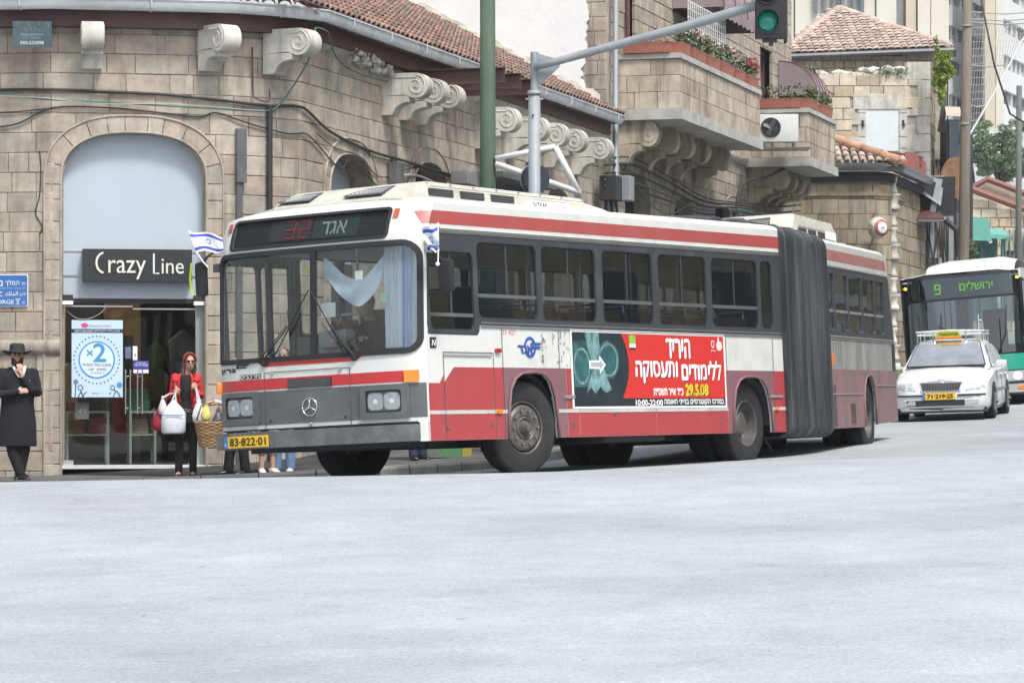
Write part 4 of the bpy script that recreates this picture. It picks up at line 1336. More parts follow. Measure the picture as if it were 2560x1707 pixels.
# upper storey with its door openings reaching down to the balcony floors
def up_open(h): return h
backing(tall, PB, T1 + .01, T2, 5.9, ZT, [d1, d2, d3], m_mortar, name='wall')
stones(tall, PB, T1 + .02, T2, 5.98, ZT, .3, (.4, .85), [d1, d2, d3], mat=m_stone, seed=22, rank=rk2, nmax=130, gap=.008)
for h in low: surround(tall, PB, h, 1.8, w=.3, mat=m_stone_b, seed=int(h.par[0] * 7), bead=True)
run_profile('string_course', PB, T1 + .05, T2, 5.9, [(0, .08), (.12, .08), (.12, .03), (.06, -.06), (0, -.08)], m_white_stone, tall)
m_frame = M('maroon door frame', (.12, .05, .055), .6)
for h, nm in ((d1, 0), (d2, 1), (d3, 2)):
 x0, x1 = h.box; z1 = h((x0 + x1) / 2)
 for (a, b, c, d) in ((x0, x0 + .09, 6, z1), (x1 - .09, x1, 6, z1), (x0, x1, z1 - .1, z1)):
  pbox(MB(), a, b, c, d, -.3, -.2, PB).build('door_frame', m_frame, tall)
 pbox(MB(), x0 + .09, x1 - .09, 6, z1 - .1, -.3, -.26, PB).build('balcony_door', M('brown shutter', (.17, .11, .09), .7), tall)
for h in low:
 sc, a, zs, rise, ex = h.par
 sheet('arched_window', arch_outline(h, 0, 30), PB, m_win2, tall, off=-.35, t=.01)
 pbox(MB(), sc - a, sc + a, 0, 5, -1.2, -1.15, PB).build('interior_back', M('dim shop', (.16, .26, .22), .8, var=.5, scale=1.5), tall)
 pbox(MB(), sc - a, sc + a, -1.1, .4, -.3, -.2, PB).build('shop_door', m_innerd, tall)
mag = M('magenta goods', (.55, .03, .2), .7, var=.2)
gm = empty('magenta_goods', PB(20.2, 3.0, -.6), label='magenta goods heaped behind the first green arched window', cat='goods')
for k, (dx, h_) in enumerate(((-.7, 4.15), (-.2, 4.25), (.35, 4.1), (.8, 4.0))):
 pbox(MB(), 20.4 + dx - .24, 20.4 + dx + .24, 2.2, h_, -.75, -.55, PB).build('bundle', mag, gm)
localize(gm)
# gable: white plaster with a flaked edge over old stone
gw_n = Vector((-DB.x, -DB.y)); c0 = Vector((PB(T1, 0).x, PB(T1, 0).y))
def PG(x, z, off=0.0):      # x metres leftwards from the corner
 return Vector((c0.x - NB.x * x - DB.x * off, c0.y - NB.y * x - DB.y * off, z))
pbox(MB(), -.02, 11, -1, ZT, -.3, -.02, PG).build('gable_core', m_mortar, tall)
PGP = Path([tuple((PG(11, 0).x, PG(11, 0).y)), tuple((PG(0, 0).x, PG(0, 0).y))], 0)
stones(tall, PGP, 9.75, 11.0, 4.6, ZT, .3, (.35, .6), mat=m_stone_b, seed=31, nmax=30, gap=.006)
rnd = random.Random(12)
edge = []
z = 5.85
while z < ZT:
 edge.append((.42 + rnd.uniform(-.03, .04) + .05 * math.sin(z * 3.1) + .03 * math.sin(z * 7.7), z)); z += rnd.uniform(.03, .1)
edge.append((.6, ZT))
pl = [(11, 4.6), (1.3, 4.6), (1.15, 5.3), (1.02, 5.62), (.8, 5.7)] + edge + [(11, ZT)]
def PGr(x, z, off=0): return PG(x, z, off + .02 * (noise.noise(Vector((x * 1.3, z * 1.3, 0))) ))
sheet('plaster', pl, PGr, m_plaster, tall, off=.075, t=.06, xs=frange(0, 11, 44), ys=frange(4.6, ZT, 30), auto=60)
# mortar smear along the roof line
vs = []; fs = []
n = 60
for k in range(n + 1):
 x = 10.2 * k / n + .1
 zr = EZ + RISE * (x + EO) + .06
 w = .07 + rnd.uniform(0, .07)
 for (o_, dz) in ((.06, w + .08), (.10, w * .7), (.14, .0), (.3 + rnd.uniform(0, .12), -.03)):
  p = PG(x, zr + dz + rnd.uniform(-.02, .02), o_ + rnd.uniform(-.01, .02)); vs.append(p)
for k in range(n):
 for j in range(3):
  a = 4 * k + j; fs.append((a, a + 4, a + 5, a + 1))
pymesh('mortar_fillet', vs, fs, M('rough mortar', (.44, .42, .37), .95, var=.3, scale=5, bump=.8, bscale=20), tall, smooth=True)
rf = PB(T1, ZT, 0)
pymesh('flat_roof', [PG(0, ZT, 0), PG(11, ZT, 0), PG(11, ZT, 0) + Vector((DB.x * 19, DB.y * 19, 0)), PB(T2, ZT, 0)], [(0, 1, 2, 3)], m_concrete, tall)
pymesh('rear_wall', [PB(T2, -1, 0), PB(T2, ZT, 0), PG(11, ZT, 0) + Vector((DB.x * 19, DB.y * 19, 0)), PG(11, -1, 0) + Vector((DB.x * 19, DB.y * 19, 0))], [(0, 1, 2, 3)], m_stone_b, tall)
def balcony(t0, length, p, zs0, zs1, zc, zt, corb, seed, clen, nmax=80):
 b = empty('balcony', (0, 0, 0)); b.parent = tall
 w = [WB_(t0, 0, .0), WB_(t0, 0, p), WB_(t0 + length, 0, p), WB_(t0 + length, 0, 0)]
 Pb = Path([(q.x, q.y) for q in w], 0)
 T = Pb.s[-1]
 stones(b, Pb, 0, T, zs1, zc, .34, (.42, .8), mat=m_parapet, seed=seed, nmax=nmax, gap=.004, depth=.12, rough=.004)
 def slab(name, z0, z1, e, mat):
  q = [WB_(t0 - e, 0, -.02), WB_(t0 - e, 0, p + e), WB_(t0 + length + e, 0, p + e), WB_(t0 + length + e, 0, -.02)]
  MB().prism([(v.x, v.y) for v in q], z0, z1).build(name, mat, b)
 slab('balcony_slab', zs0, zs1 - .004, .07, m_concrete)
 xs = [0] + Pb.knots(0, T) + [T]
 # coping stones
 cs = [0.0]
 while cs[-1] < T - .1:
  nx_ = cs[-1] + .95
  for k in Pb.knots(0, T):
   if cs[-1] < k - .01 < nx_: nx_ = k
  cs.append(min(T, nx_))
 for a, c in zip(cs[:-1], cs[1:]):
  mid = (a + c) / 2
  aa, cc = a + .004, c - .004
  vs = [Pb(x, z, o_) for x in (aa, cc) for z in (zc + .003, zt) for o_ in (-.2, .045)]
  MB().add(vs, [(0, 1, 3, 2), (4, 6, 7, 5), (0, 4, 5, 1), (2, 3, 7, 6), (1, 5, 7, 3), (0, 2, 6, 4)]).build('coping_stone', m_concrete, b)
 # inner side
 pbi = MB()
 vs = [Pb(x, z, -.13) for x in xs for z in (zs1, zc)]
 pbi.add(vs, [(2 * i, 2 * i + 2, 2 * i + 3, 2 * i + 1) for i in range(len(xs) - 1)]).build('parapet_back', m_concrete, b)
 for t in corb:
  c = corbel(b, WB_(t, zs0, 0), NB, (1, clen, 1.35), m_parapet)
  mbt = None
 return b
balcony(18.85, 8.02, 1.292, 5.83, 6.06, 7.08, 7.19, (19.05, 20.8, 22.2, 23.7, 25.8), 41, 1.08, 70)
balcony(31.3, 3.63, 1.56, 5.78, 6.0, 7.08, 7.19, (31.75, 32.75, 33.7, 34.5), 42, 1.3, 50)
localize(tall)
for b in tall.children:
 pass
pipe('downpipe', 'grey downpipe at the corner of the white gable and the balcony house', [WB_(T1 + .15, 13, .16), WB_(T1 + .15, 5.2, .16), WB_(T1 - .2, 4.9, .25), WB_(T1 - .2, -1, .25)], .06, m_steel)
pipe('downpipe', 'maroon pipe running up beside the first balcony door', [WB_(19.35, 13, .08), WB_(19.35, 7.0, .08)], .045, m_frame)
jb = empty('junction_box', WB_(16.9, 4.3, .35), label='black junction box under the last scroll bracket by the grey downpipe', cat='junction box')
boxm('box', Vector((0, 0, 0)), (.5, .35, .5), RZB, m_cable, jb, .02)
boxm('cover', Vector((.3, .35, .02)), (.35, .3, .5), RZB, m_steel, jb, .02)
for k in range(5): MB().tube([(-.1 + .05 * k, .05 * k, -.2), (-.12 + .09 * k, .05, -1.2), (-.1 + .06 * k, .1, -5)], .028, 6).build('pipe', m_steel if k % 2 else m_cable, jb)
# street cables sagging in front of the tall house
G2 = 'cables sagging along the tall house under the balconies'
for k, (dz, r_, m_) in enumerate(((0, .028, m_cable), (-.16, .024, m_cable), (-.30, .02, m_cable_g), (-.42, .02, m_cable), (.12, .016, m_cable))):
 cable('cable', ('uppermost dark cable below the balconies', 'thick black cable just below the top ones under the balconies', 'green cable in the bundle under the balconies', 'lowest dark cable in the bundle under the balconies', 'thin dark cable above the thick one beneath the balconies')[k],
   [(16.6, 4.75 + dz, .3), (19.3, 4.95 + dz * 1.2, .2), (22.5, 4.82 + dz, .2), (26, 4.62 + dz * .7, .2), (29.5, 4.75 + dz * .4, .3), (33, 4.9 + dz * .8, .3), (36.8, 5.2 + dz, .3)], r_, m_, P=lambda s_, z, o_: WB_(s_, z, o_))
cable('cable', 'slack green cable looping from the arch to the drop wires under the balcony', [(19.5, 4.6, .2), (20.8, 4.2, .25), (22.3, 4.1, .25), (23.8, 4.35, .25), (25.5, 4.6, .2)], .015, m_cable_g, P=lambda s_, z, o_: WB_(s_, z, o_))
cable('cable', 'black cable dropping from the air conditioner shelf', [(31.6, 5.75, .9), (30.9, 5.5, .6), (29.6, 5.3, .4), (29.0, 4.8, .3), (29.0, 3.2, .2)], .035, m_cable, P=lambda s_, z, o_: WB_(s_, z, o_))
cable('cable', 'pale wire hanging from the second balcony', [(33.4, 5.7, 1.2), (33.0, 5.0, 1.0), (31.9, 4.3, .7), (30.4, 4.0, .5)], .012, m_cable_w, P=lambda s_, z, o_: WB_(s_, z, o_))
for k, t in enumerate((28.75, 29.1, 29.4)):
 pipe('conduit', ('leftmost', 'middle', 'rightmost')[k] + ' of three conduits rising behind the bus roof below the air conditioner', [WB_(t, 4.6, .2), WB_(t, 0, .2)], .045, m_cable if k == 1 else m_steel, group='conduits below the air conditioner')
pipe('speaker_column', 'tall black box hanging on a wire beside the arched windows', [WB_(26.95, 4.5, .4), WB_(26.95, 3.0, .4)], .16, m_black, cat='speaker', n=4)
# air conditioner
ac = empty('air_conditioner', (6.43, 75.0, 6.3), rz=0.0, label='white air conditioner with black round fan on a dark shelf between the balconies', cat='air conditioner')
MB().box((0, .18, .34), (.93, .36, .67), bev=.025).build('case', M('ac white', (.62, .64, .64), .4, var=.05, dirt=(.4, .38, .34), damt=.3), ac, auto=40)
MB().lathe([(0, .0), (.225, .0), (.24, -.02), (.24, .01)], 28, Matrix.Translation((-.20, -.01, .35)) @ Matrix.Rotation(R(90), 4, 'X')).build('fan_opening', m_black, ac)
fanm = MB()
for k in range(4):
 fanm.box((.1, 0, 0), (.19, .012, .09), Matrix.Translation((-.20, -.03, .35)) @ Matrix.Rotation(k * PI / 2 + .4, 4, 'Y') @ Matrix.Rotation(.35, 4, 'X'))
fanm.build('fan', m_greyp, ac)
gm_ = MB()
for rr_ in (.08, .15, .215): gm_.tube([(-.20 + rr_ * math.cos(a * PI / 12), -.045, .35 + rr_ * math.sin(a * PI / 12)) for a in range(25)], .004, 4)
gm_.build('fan_guard', m_black, ac)
MB().box((0, .1, -.16), (1.45, .8, .035)).box((-.35, .1, -.08), (.04, .5, .14)).box((.35, .1, -.08), (.04, .5, .14)).build('shelf', m_greyp, ac)
# planters
def leaves(mb, c, rx, ry, rz, n, s, rnd, flat=False):
 for _ in range(n):
  while True:
   v = Vector((rnd.uniform(-1, 1), rnd.uniform(-1, 1), rnd.uniform(-1, 1)))
   if v.length < 1: break
  p = Vector((c[0] + v.x * rx, c[1] + v.y * ry, c[2] + v.z * rz))
  a = Vector((rnd.gauss(0, 1), rnd.gauss(0, 1), rnd.gauss(0, .7))).normalized()
  b = a.cross(Vector((rnd.gauss(0, 1), rnd.gauss(0, 1), rnd.gauss(0, 1)))).normalized()
  q = s * rnd.uniform(.6, 1.4)
  mb.add([p - a * q, p + b * q * .45, p + a * q, p - b * q * .45], [(0, 1, 2, 3)])
def planter(loc, rz, L_, label, group, plant_h, fl=None, seed=0, nl=130, col=None):
 rnd = random.Random(seed)
 t = empty('planter', loc, rz, label, 'planter', group)
 mb = MB(); w = .13; h = .2
 vs = []
 for (z, e) in ((0, .86), (h, 1.0), (h + .0, 1.04), (h + .03, 1.04), (h + .03, .94), (h - .02, .92)):
  ww = w * e; ll = L_ / 2 * (1 - (1 - e) * .3)
  vs += [(-ll, -ww, z), (ll, -ww, z), (ll, ww, z), (-ll, ww, z)]
 fs = [(3, 2, 1, 0)] + [(4 * i + k, 4 * i + (k + 1) % 4, 4 * i + 4 + (k + 1) % 4, 4 * i + 4 + k) for i in range(5) for k in range(4)] + [(20, 21, 22, 23)]
 mb.add(vs, fs).build('trough', m_terra, t)
 lf = MB()
 for k in range(int(L_ / .16)):
  x = -L_ / 2 + .1 + k * .16
  leaves(lf, (x, -.02, h + plant_h * rnd.uniform(.25, .5)), .15, .15, plant_h * .55, nl // 6, .05, rnd)
 lf.build('leaves', col or m_leaf, t, fix=False)
 if fl:
  for m_, n_, nm in fl:
   f = MB()
   for _ in range(n_):
    c = (rnd.uniform(-L_ * .45, L_ * .45), rnd.uniform(-.16, .02), h + plant_h * rnd.uniform(.5, 1.0))
    leaves(f, c, .03, .03, .03, 8, .035, rnd)
   f.build(nm, m_, t, fix=False)['kind'] = 'stuff'
 return t
m_fp = M('magenta bloom', (.62, .05, .22), .6); m_fr = M('red bloom', (.60, .02, .02), .6); m_fw = M('pale bloom', (.66, .58, .58), .6)
m_dry = M('dry brown stems', (.21, .14, .10), .8, orand=.3)
GP = 'planters on the balcony parapets'
planter(WB_(18.87, 7.2, .62), math.atan2(NB.y, NB.x), 1.02, 'terracotta planter on the short side of the first balcony, nearest the gable', GP, .12, seed=1, col=m_dry, nl=60)
poss = [(19.35, .75), (20.6, 1.15), (22.0, 1.15), (23.4, 1.15), (24.7, .95), (26.1, 1.0)]
for k, (t, L_) in enumerate(poss):
 planter(WB_(t, 7.2, 1.2), RZB, L_, ('planter with bushy green leaves at the outer corner of the first balcony', 'second planter along the long parapet with pale blossom', 'third planter along the long parapet, dry stems among leaves', 'fourth planter along the long parapet with white flowers', 'fifth planter along the long parapet with a few pink flowers', 'last planter of the first balcony with bright magenta and red flowers')[k], GP, .44,
   fl=[(m_fw, 5, 'white_flowers'), (m_dry, 14, 'dry_stems')] + ([(m_fp, 14, 'magenta_flowers'), (m_fr, 10, 'red_flowers')] if k == 5 else [(m_fp, 3, 'pink_flowers')] if k > 2 else []), seed=10 + k, nl=170)
for k, (t, p_, L_, rz) in enumerate(((31.35, .75, 1.3, math.atan2(NB.y, NB.x)), (31.8, 1.5, .8, RZB), (33.6, 1.5, 1.3, RZB))):
 planter(WB_(t, 7.2, p_), rz, L_, ('planter with leafy shrubs on the short side of the second balcony', 'planter at the outer corner of the second balcony', 'last planter on the long side of the second balcony')[k], GP, .42, fl=[(m_dry, 5, 'dry_stems')], seed=30 + k, nl=190)
# trellis and awning of the first balcony
tr = empty('trellis', WB_(22.2, 7.2, 1.0), label='white square mesh trellis standing on the first balcony', cat='trellis')
tm = MB()
for k in range(20): tm.tube([WB_(20.9 + k * .19, 7.15, 1.0), WB_(20.9 + k * .19, 8.55, 1.0)], .010, 4)
for k in range(9): tm.tube([WB_(20.9, 7.2 + k * .165, 1.0), WB_(24.5, 7.2 + k * .165, 1.0)], .010, 4)
tm.build('mesh_wires', m_wltr, tr); localize(tr)
m_aw = M('grey mauve awning cloth', (.25, .20, .215), .8, var=.12, scale=2, dirt=(.34, .31, .30), damt=.4)
def dome_awning(t0, t1, z0, z1, proj, label):
 a = empty('awning', WB_((t0 + t1) / 2, z0, .1), label=label, cat='awning')
 vs = []; fs = []; nu, nv = 22, 8
 for i in range(nu + 1):
  t = t0 + (t1 - t0) * i / nu
  e = 1 - .0 * abs(2 * i / nu - 1)
  for j in range(nv + 1):
   q = .5 * PI * j / nv
   vs.append(WB_(t, z0 + (z1 - z0) * math.cos(q) , proj * math.sin(q) * e + .02))
  vs.append(WB_(t, z0 - .18 - .06 * abs(math.sin(i * PI * .5)), proj * e + .02))
 m = nv + 2
 for i in range(nu):
  for j in range(nv + 1): fs.append((i * m + j, (i + 1) * m + j, (i + 1) * m + j + 1, i * m + j + 1))
 for base in (0, nu):
  c = len(vs); vs.append(WB_(t0 if base == 0 else t1, z0, .02))
  for j in range(nv): fs.append((base * m + j, base * m + j + 1, c))
 pymesh('canopy', vs, fs, m_aw, a, auto=40)
 for k in range(5):
  t = t0 + (t1 - t0) * k / 4
  MB().tube([WB_(t, z0 + (z1 - z0) * math.cos(.5 * PI * j / 6), (proj + .01) * math.sin(.5 * PI * j / 6) + .03) for j in range(7)], .012, 5).build('rib', m_frame, a)
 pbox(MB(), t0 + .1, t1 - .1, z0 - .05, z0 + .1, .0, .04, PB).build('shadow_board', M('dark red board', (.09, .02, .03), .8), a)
 localize(a)
dome_awning(23.6, 28.6, 8.72, 9.9, 1.15, 'grey mauve domed awning with scalloped edge over the first balcony door')
dome_awning(35.3, 37.0, 7.9, 8.8, 1.0, 'smaller grey mauve awning at the far end of the balcony house')
# ---------------------------------------------------------------- house with the ball sign
hc = empty('curved_corner_house', (9.3, 86, 0), label='low grimy yellow stone house with rounded corner, tiled roof and a ball shaped sign', cat='building')
xL = XZ(1950, 0, 85)[0]; xR = XZ(2212, 0, 85)[0]
pts = [(xL, 85.2), (xR - .5, 85.0), (xR - .1, 85.1), (xR + .18, 85.35), (xR + .28, 85.8), (xR + .28 + .2817 * 6, 85.8 + .9595 * 6)]
PC = Path(pts, 0)
ZC = 6.35
backing(hc, PC, 0, PC.s[-1], -1, ZC, [rect_h(.55, 1.5, 4.55)], m_mortar)
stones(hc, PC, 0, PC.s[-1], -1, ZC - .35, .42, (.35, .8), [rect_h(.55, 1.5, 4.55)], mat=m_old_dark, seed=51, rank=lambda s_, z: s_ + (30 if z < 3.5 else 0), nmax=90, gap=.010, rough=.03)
pbox(MB(), .55, 1.5, 0, 4.6, -.5, -.45, PC).build('dark_window', m_innerd, hc)
for k, (x, z, w_, tilt) in enumerate(((.75, 4.72, .5, -.25), (1.25, 4.6, .5, -.35), (1.62, 4.25, .32, -.1))):
 Mx = Matrix.Translation(PC(x, z, .04)) @ Matrix.Rotation(-tilt, 4, 'Y')
 MB().box((0, 0, 0), (w_, .14, .28), Mx, bev=.02).build('lintel_stone', m_white_stone, hc)
run_profile('string_course', PC, 0, PC.s[-1] - 4, ZC - .62, [(0, .05), (.06, .05), (.06, -.05), (0, -.05)], m_old_dark, hc)
run_profile('gutter', PC, 0, PC.s[-1] - 1, ZC + .1, [(.1, .1), (.1, -.1), (.34, -.1), (.40, 0), (.40, .1)], m_greyp, hc)
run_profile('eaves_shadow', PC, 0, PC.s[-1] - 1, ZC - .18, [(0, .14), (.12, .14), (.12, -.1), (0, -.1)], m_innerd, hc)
# carved pilaster at the rounded corner
mb = MB()
for k in range(11):
 z = 1.2 + k * .46; r_ = .12 + .06 * (k % 3 == 0)
 mb.lathe([(.0, 0), (r_ * 1.3, .0), (r_ * 1.1, .1), (r_ * .8, .22), (r_ * 1.1, .36), (r_ * 1.35, .44), (0, .45)], 10, Matrix.Translation(PC(PC.s[4], z, .02)))
mb.build('carved_pilaster', m_white_stone, hc, smooth=True)
rfC = empty('roof', (0, 0, 0)); rfC.parent = hc
tiled_roof(rfC, Vector((xL, 84.75, ZC + .2)), (1, 0, 0), Vector((0, 1, .5)), 17, 7, .215, .36, .09, m_tile2, lambda q, i, j: (xR + .25 - q.x) > (j * .42 - .3), 110, seed=5)
pts = [Vector((xR + .3 - .44 * k, 84.7 + .34 * k, ZC + .27 + .19 * k)) for k in range(8)]
for p, q in zip(pts[:-1], pts[1:]):
 MB().tube([p, q + (q - p) * .1], [.15, .11], 8).build('hip_tile', M('orange hip tile', (.42, .25, .17), .85, var=.2, orand=.2), rfC, smooth=True)
pymesh('roof_boarding', [(xL, 84.7, ZC + .12), (xR + .3, 84.7, ZC + .12), (xR - 1.8, 87.6, ZC + 1.45), (xL, 87.6, ZC + 1.45)], [(0, 1, 2, 3)], m_mortar, rfC)
pbox(MB(), 0, 4, -1, ZC + 1.2, -3.5, -3.3, PC).build('rear_wall', m_old_dark, hc)
localize(hc)
# ball sign
bs = empty('ball_sign', (XZ(2195, 0, 84.5)[0], 84.5, XZ(0, 570, 84.5)[1]), label='white ball shaped sign with red band and black tick mark on the curved house', cat='sign')
Mb = Matrix.Rotation(R(28), 4, 'Z') @ Matrix.Rotation(R(90), 4, 'X')
def ballseg(a0, a1, n=6, rad=.30):
 return [(rad * math.sin(R(a0 + (a1 - a0) * k / n)), rad * .82 * math.cos(R(a0 + (a1 - a0) * k / n))) for k in range(n + 1)]
MB().lathe(ballseg(0, 30), 28, Mb, closed=True).build('ball_cap', m_wltr, bs, smooth=True)
MB().lathe(ballseg(30, 50, rad=.302), 28, Mb, closed=True).build('red_band', M('faded red band', (.33, .10, .08), .5), bs, smooth=True)
MB().lathe(ballseg(50, 130, 12), 28, Mb, closed=True).build('ball_body', M('aged ball white', (.55, .53, .48), .5, var=.1, dirt=(.35, .33, .28), damt=.3), bs, smooth=True)
sw = [(-.06, .02), (-.045, -.02), (-.02, -.035), (.01, -.02), (.07, .045), (.0, .0), (-.02, -.005), (-.04, .005)]
tmap = lambda x, y, off=0: Mb @ Vector((x, y, .247 + off))
sheet('tick_mark', sw, tmap, m_ltr, bs, off=.004, t=.003, auto=None)
MB().tube([Mb @ Vector((-.29, .13, .02)), Mb @ Vector((-.27, .02, .14)), Mb @ Vector((-.285, -.1, .05))], .008, 5).build('seam', m_ltr, bs)
MB().tube([(0, .3, 0), (0, .6, 0)], .04, 8).build('wall_mount', m_greyp, bs)
# ---------------------------------------------------------------- old house with hipped roof
hd = empty('hipped_roof_house', (12, 100, 0), label='old yellow limestone house with pale pink hipped tile roof and one boarded white window', cat='building')
YD = 100.
xa = XZ(1985, 0, YD)[0]; xb = XZ(2326, 0, YD)[0]; xc = XZ(2362, 0, 108)[0]
PD = Path([(xa, YD), (xb, YD), (xc, 108.)], 0)
zD = XZ(0, 192, YD)[1]
xw0 = XZ(2165, 0, YD)[0] - xa; xw1 = XZ(2247, 0, YD)[0] - xa; zw1 = XZ(0, 274, YD)[1]; zw0 = XZ(0, 378, YD)[1]
qx0 = XZ(2290, 0, YD)[0] - xa
LD = PD.s[1]
backing(hd, PD, 0, PD.s[-1], -1, zD + .1, [], m_mortar, off=-.03)
def skD(s_, z): return (qx0 < s_ < LD + .2) or (xw0 - .33 < s_ < xw1 + .33 and zw0 - .3 < z < zw1 + .33)
stones(hd, PD, 0, LD - .01, 4.8, zD + .06, .36, (.35, .95), [], mat=m_old, seed=61, rank=lambda s_, z: -z, nmax=190, gap=.012, rough=.03, skip=skD)
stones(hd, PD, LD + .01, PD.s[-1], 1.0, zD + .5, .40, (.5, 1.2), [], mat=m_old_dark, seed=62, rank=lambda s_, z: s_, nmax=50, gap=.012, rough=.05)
# filler walling between stones and quoins
rnd = random.Random(77)
z = 4.6; k = 0
while z < zD:
 h_ = .58
 w_ = .78 if k % 2 == 0 else .42
 for (x0, x1, m_) in ((LD - w_, LD - .004, m_white_stone), (qx0, LD - w_ - .01, m_old)):
  if x1 - x0 > .05:
   vs = [PD(x, zz, o_) for x in (x0 + .01, x1 - .01) for zz in (z + .01, z + h_ - .012) for o_ in (-.08, .02)]
   MB().add(vs, [(0, 1, 3, 2), (4, 6, 7, 5), (0, 4, 5, 1), (2, 3, 7, 6), (1, 5, 7, 3), (0, 2, 6, 4)]).build('quoin' if m_ is m_white_stone else 'stone', m_, hd)
 z += h_; k += 1
pbox(MB(), xw0, xw1, zw0, zw1, -.05, -.01, PD).build('boarded_window', M('white board', (.66, .72, .74), .6, var=.05, dirt=(.5, .55, .5), damt=.3), hd)
pbox(MB(), xw0 - .42, xw1 + .42, zw1 + .01, zw1 + .5, -.06, .02, PD).build('lintel', m_white_stone, hd)
z = zw0 - .3; k = 0
while z < zw1 - .05:
 h_ = .38
 for (x0, x1) in ((xw0 - (.5 if k % 2 else .26), xw0 - .01), (xw1 + .01, xw1 + (.26 if k % 2 else .5))):
  pbox(MB(), x0, x1, z + .01, min(zw1, z + h_) - .01, -.06, .018, PD).build('jamb_stone', m_white_stone, hd)
 z += h_; k += 1
for x_ in (xw0 - .12, xw1 + .12): MB().tube([PD(x_, zw1 - .35, .02), PD(x_, zw1 - .55, .05)], .04, 6).build('shutter_hook', m_black, hd)
# upper wall set back
YU = 102.
xu0 = XZ(1990, 0, YU)[0]; xu1 = XZ(2368, 0, YU)[0]
PU = Path([(xu0, YU), (xu1, YU), (xu1 + 1.2, YU + 9)], 0)
zU = XZ(0, 132, YU)[1]
backing(hd, PU, 0, PU.s[-1], 8, zU, [], m_mortar, off=-.03)
stones(hd, PU, 0, PU.s[-1], 10.2, zU, .27, (.2, .5), [], mat=m_old, seed=63, rank=lambda s_, z: s_, nmax=40, gap=.014, rough=.05)
# weeds and a broken wall head
rb = MB()
for k in range(46):
 x = rnd.uniform(.6, 4.3); s_ = rnd.uniform(.08, .2)
 bm = bmesh.new(); bmesh.ops.create_icosphere(bm, subdivisions=1, radius=s_)
 for v in bm.verts: v.co = Vector((v.co.x * 1.8, v.co.y, v.co.z * .8)) * rnd.uniform(.8, 1.15)
 bmesh.ops.translate(bm, vec=PD(x, zD + .02 + .12 * (x > 2.2) + rnd.uniform(-.05, .12), -.15), verts=bm.verts); rb.bm(bm)
o = rb.build('broken_wall_head', m_white_stone, hd, fix=False); o['kind'] = 'stuff'
wd = MB()
for x, n_ in ((.3, 26), (.6, 18), (2.9, 14), (3.4, 20)): leaves(wd, PD(x, zD + .15, 0), .28, .2, .16, n_ * 3, .07, rnd)
o = wd.build('wall_weeds', M('dull weeds', (.13, .16, .08), .8, orand=.3), hd, fix=False); o['kind'] = 'stuff'
rfD = empty('roof', (0, 0, 0)); rfD.parent = hd
ap = Vector((XZ(2096, 0, 107)[0], 107, XZ(0, 22, 107)[1]))
el = Vector((XZ(1950, 0, 101.5)[0], 101.5, XZ(0, 136, 101.5)[1])); er = Vector((XZ(2375, 0, 101.5)[0], 101.5, XZ(0, 118, 101.5)[1]))
exD = (er - el).normalized(); upD = (ap - (el + exD * (ap - el).dot(exD))).normalized()
Lr = (er - el).length; Hs = (ap - el).dot(upD); xap = (ap - el).dot(exD)
def kD(q, i, j):
 h_ = (q - el).dot(upD) / Hs; x = (q - el).dot(exD)
 return xap * h_ - .15 < x < Lr - (Lr - xap) * h_ + .1
tiled_roof(rfD, el, exD, upD, int(Lr / .235) + 1, int(Hs / .36), .235, .36, .12, m_tile2, kD, 240, seed=8, hz=.3)
nd = exD.cross(upD)
bk_ = -nd * .03 if nd.z > 0 else nd * .03
back = Vector((1.5, 12, 0))
pymesh('roof_boarding', [el + bk_, er + bk_, ap + bk_, er + back + bk_, el + back + bk_], [(0, 1, 2), (1, 3, 2), (3, 4, 2), (4, 0, 2)], m_tile2, rfD)
for a_, b_, nn in ((el, ap, 22), (er, ap, 26)):
 for k in range(nn):
  p = a_ + (b_ - a_) * (k / nn); q = a_ + (b_ - a_) * ((k + 1.1) / nn)
  MB().tube([p, q], [.15, .12], 7).build('hip_tile', m_tile2, rfD, smooth=True)
MB().tube([el - Vector((.3, .15, .12)), er + Vector((.1, -.15, -.12))], .09, 8).build('gutter', m_greyp, hd)
pbox(MB(), 0, Lr * .97, zU - .12, zU + .1, -.2, .3, PU).build('eaves_board', m_innerd, hd)
localize(hd)
# ---------------------------------------------------------------- pale tower with vertical fins behind
tw = empty('panel_tower', (19, 172, 0), label='tall pale concrete tower with vertical panels rising behind the hipped roof house', cat='building')
m_conc = M('pale tower concrete', (.60, .57, .50), .85, var=.06, scale=.12, dirt=(.42, .37, .28), damt=.35, dscale=.12)
m_conc2 = M('yellowish tower concrete', (.50, .44, .33), .85, var=.08, scale=.15)
m_dwin = M('dark office glass', (.16, .185, .21), .15, var=.35, scale=.5)
m_pierd = M('grey shadow gap', (.22, .22, .22), .9)
YT = 172.
def tpx(px): return XZ(px, 0, YT)[0]
def tz(py): return XZ(0, py, YT)[1]
MB().box(((tpx(1900) + tpx(2372)) / 2, YT + 9, 16), (tpx(2372) - tpx(1900), 17.6, 34)).build('tower_core', m_conc, tw)
segs = [(1900, 1985), (1985, 2090), (2090, 2188), (2188, 2240), (2262, 2290), (2291, 2325), (2325, 2372)]
for k, (a, b) in enumerate(segs):
 for z0_ in frange(8, 32, 5)[:-1]:
  MB().box(((tpx(a) + tpx(b)) / 2, YT - .1 - (.15 if k % 2 else 0), z0_ + 2.4), (tpx(b) - tpx(a) - .06, .3, 4.74)).build('wall_panel', m_conc2 if k in (4,) else m_conc, tw)
MB().box((tpx(2251), YT + .05, 18), (tpx(2262) - tpx(2240), .1, 34)).build('shadow_gap', m_pierd, tw)
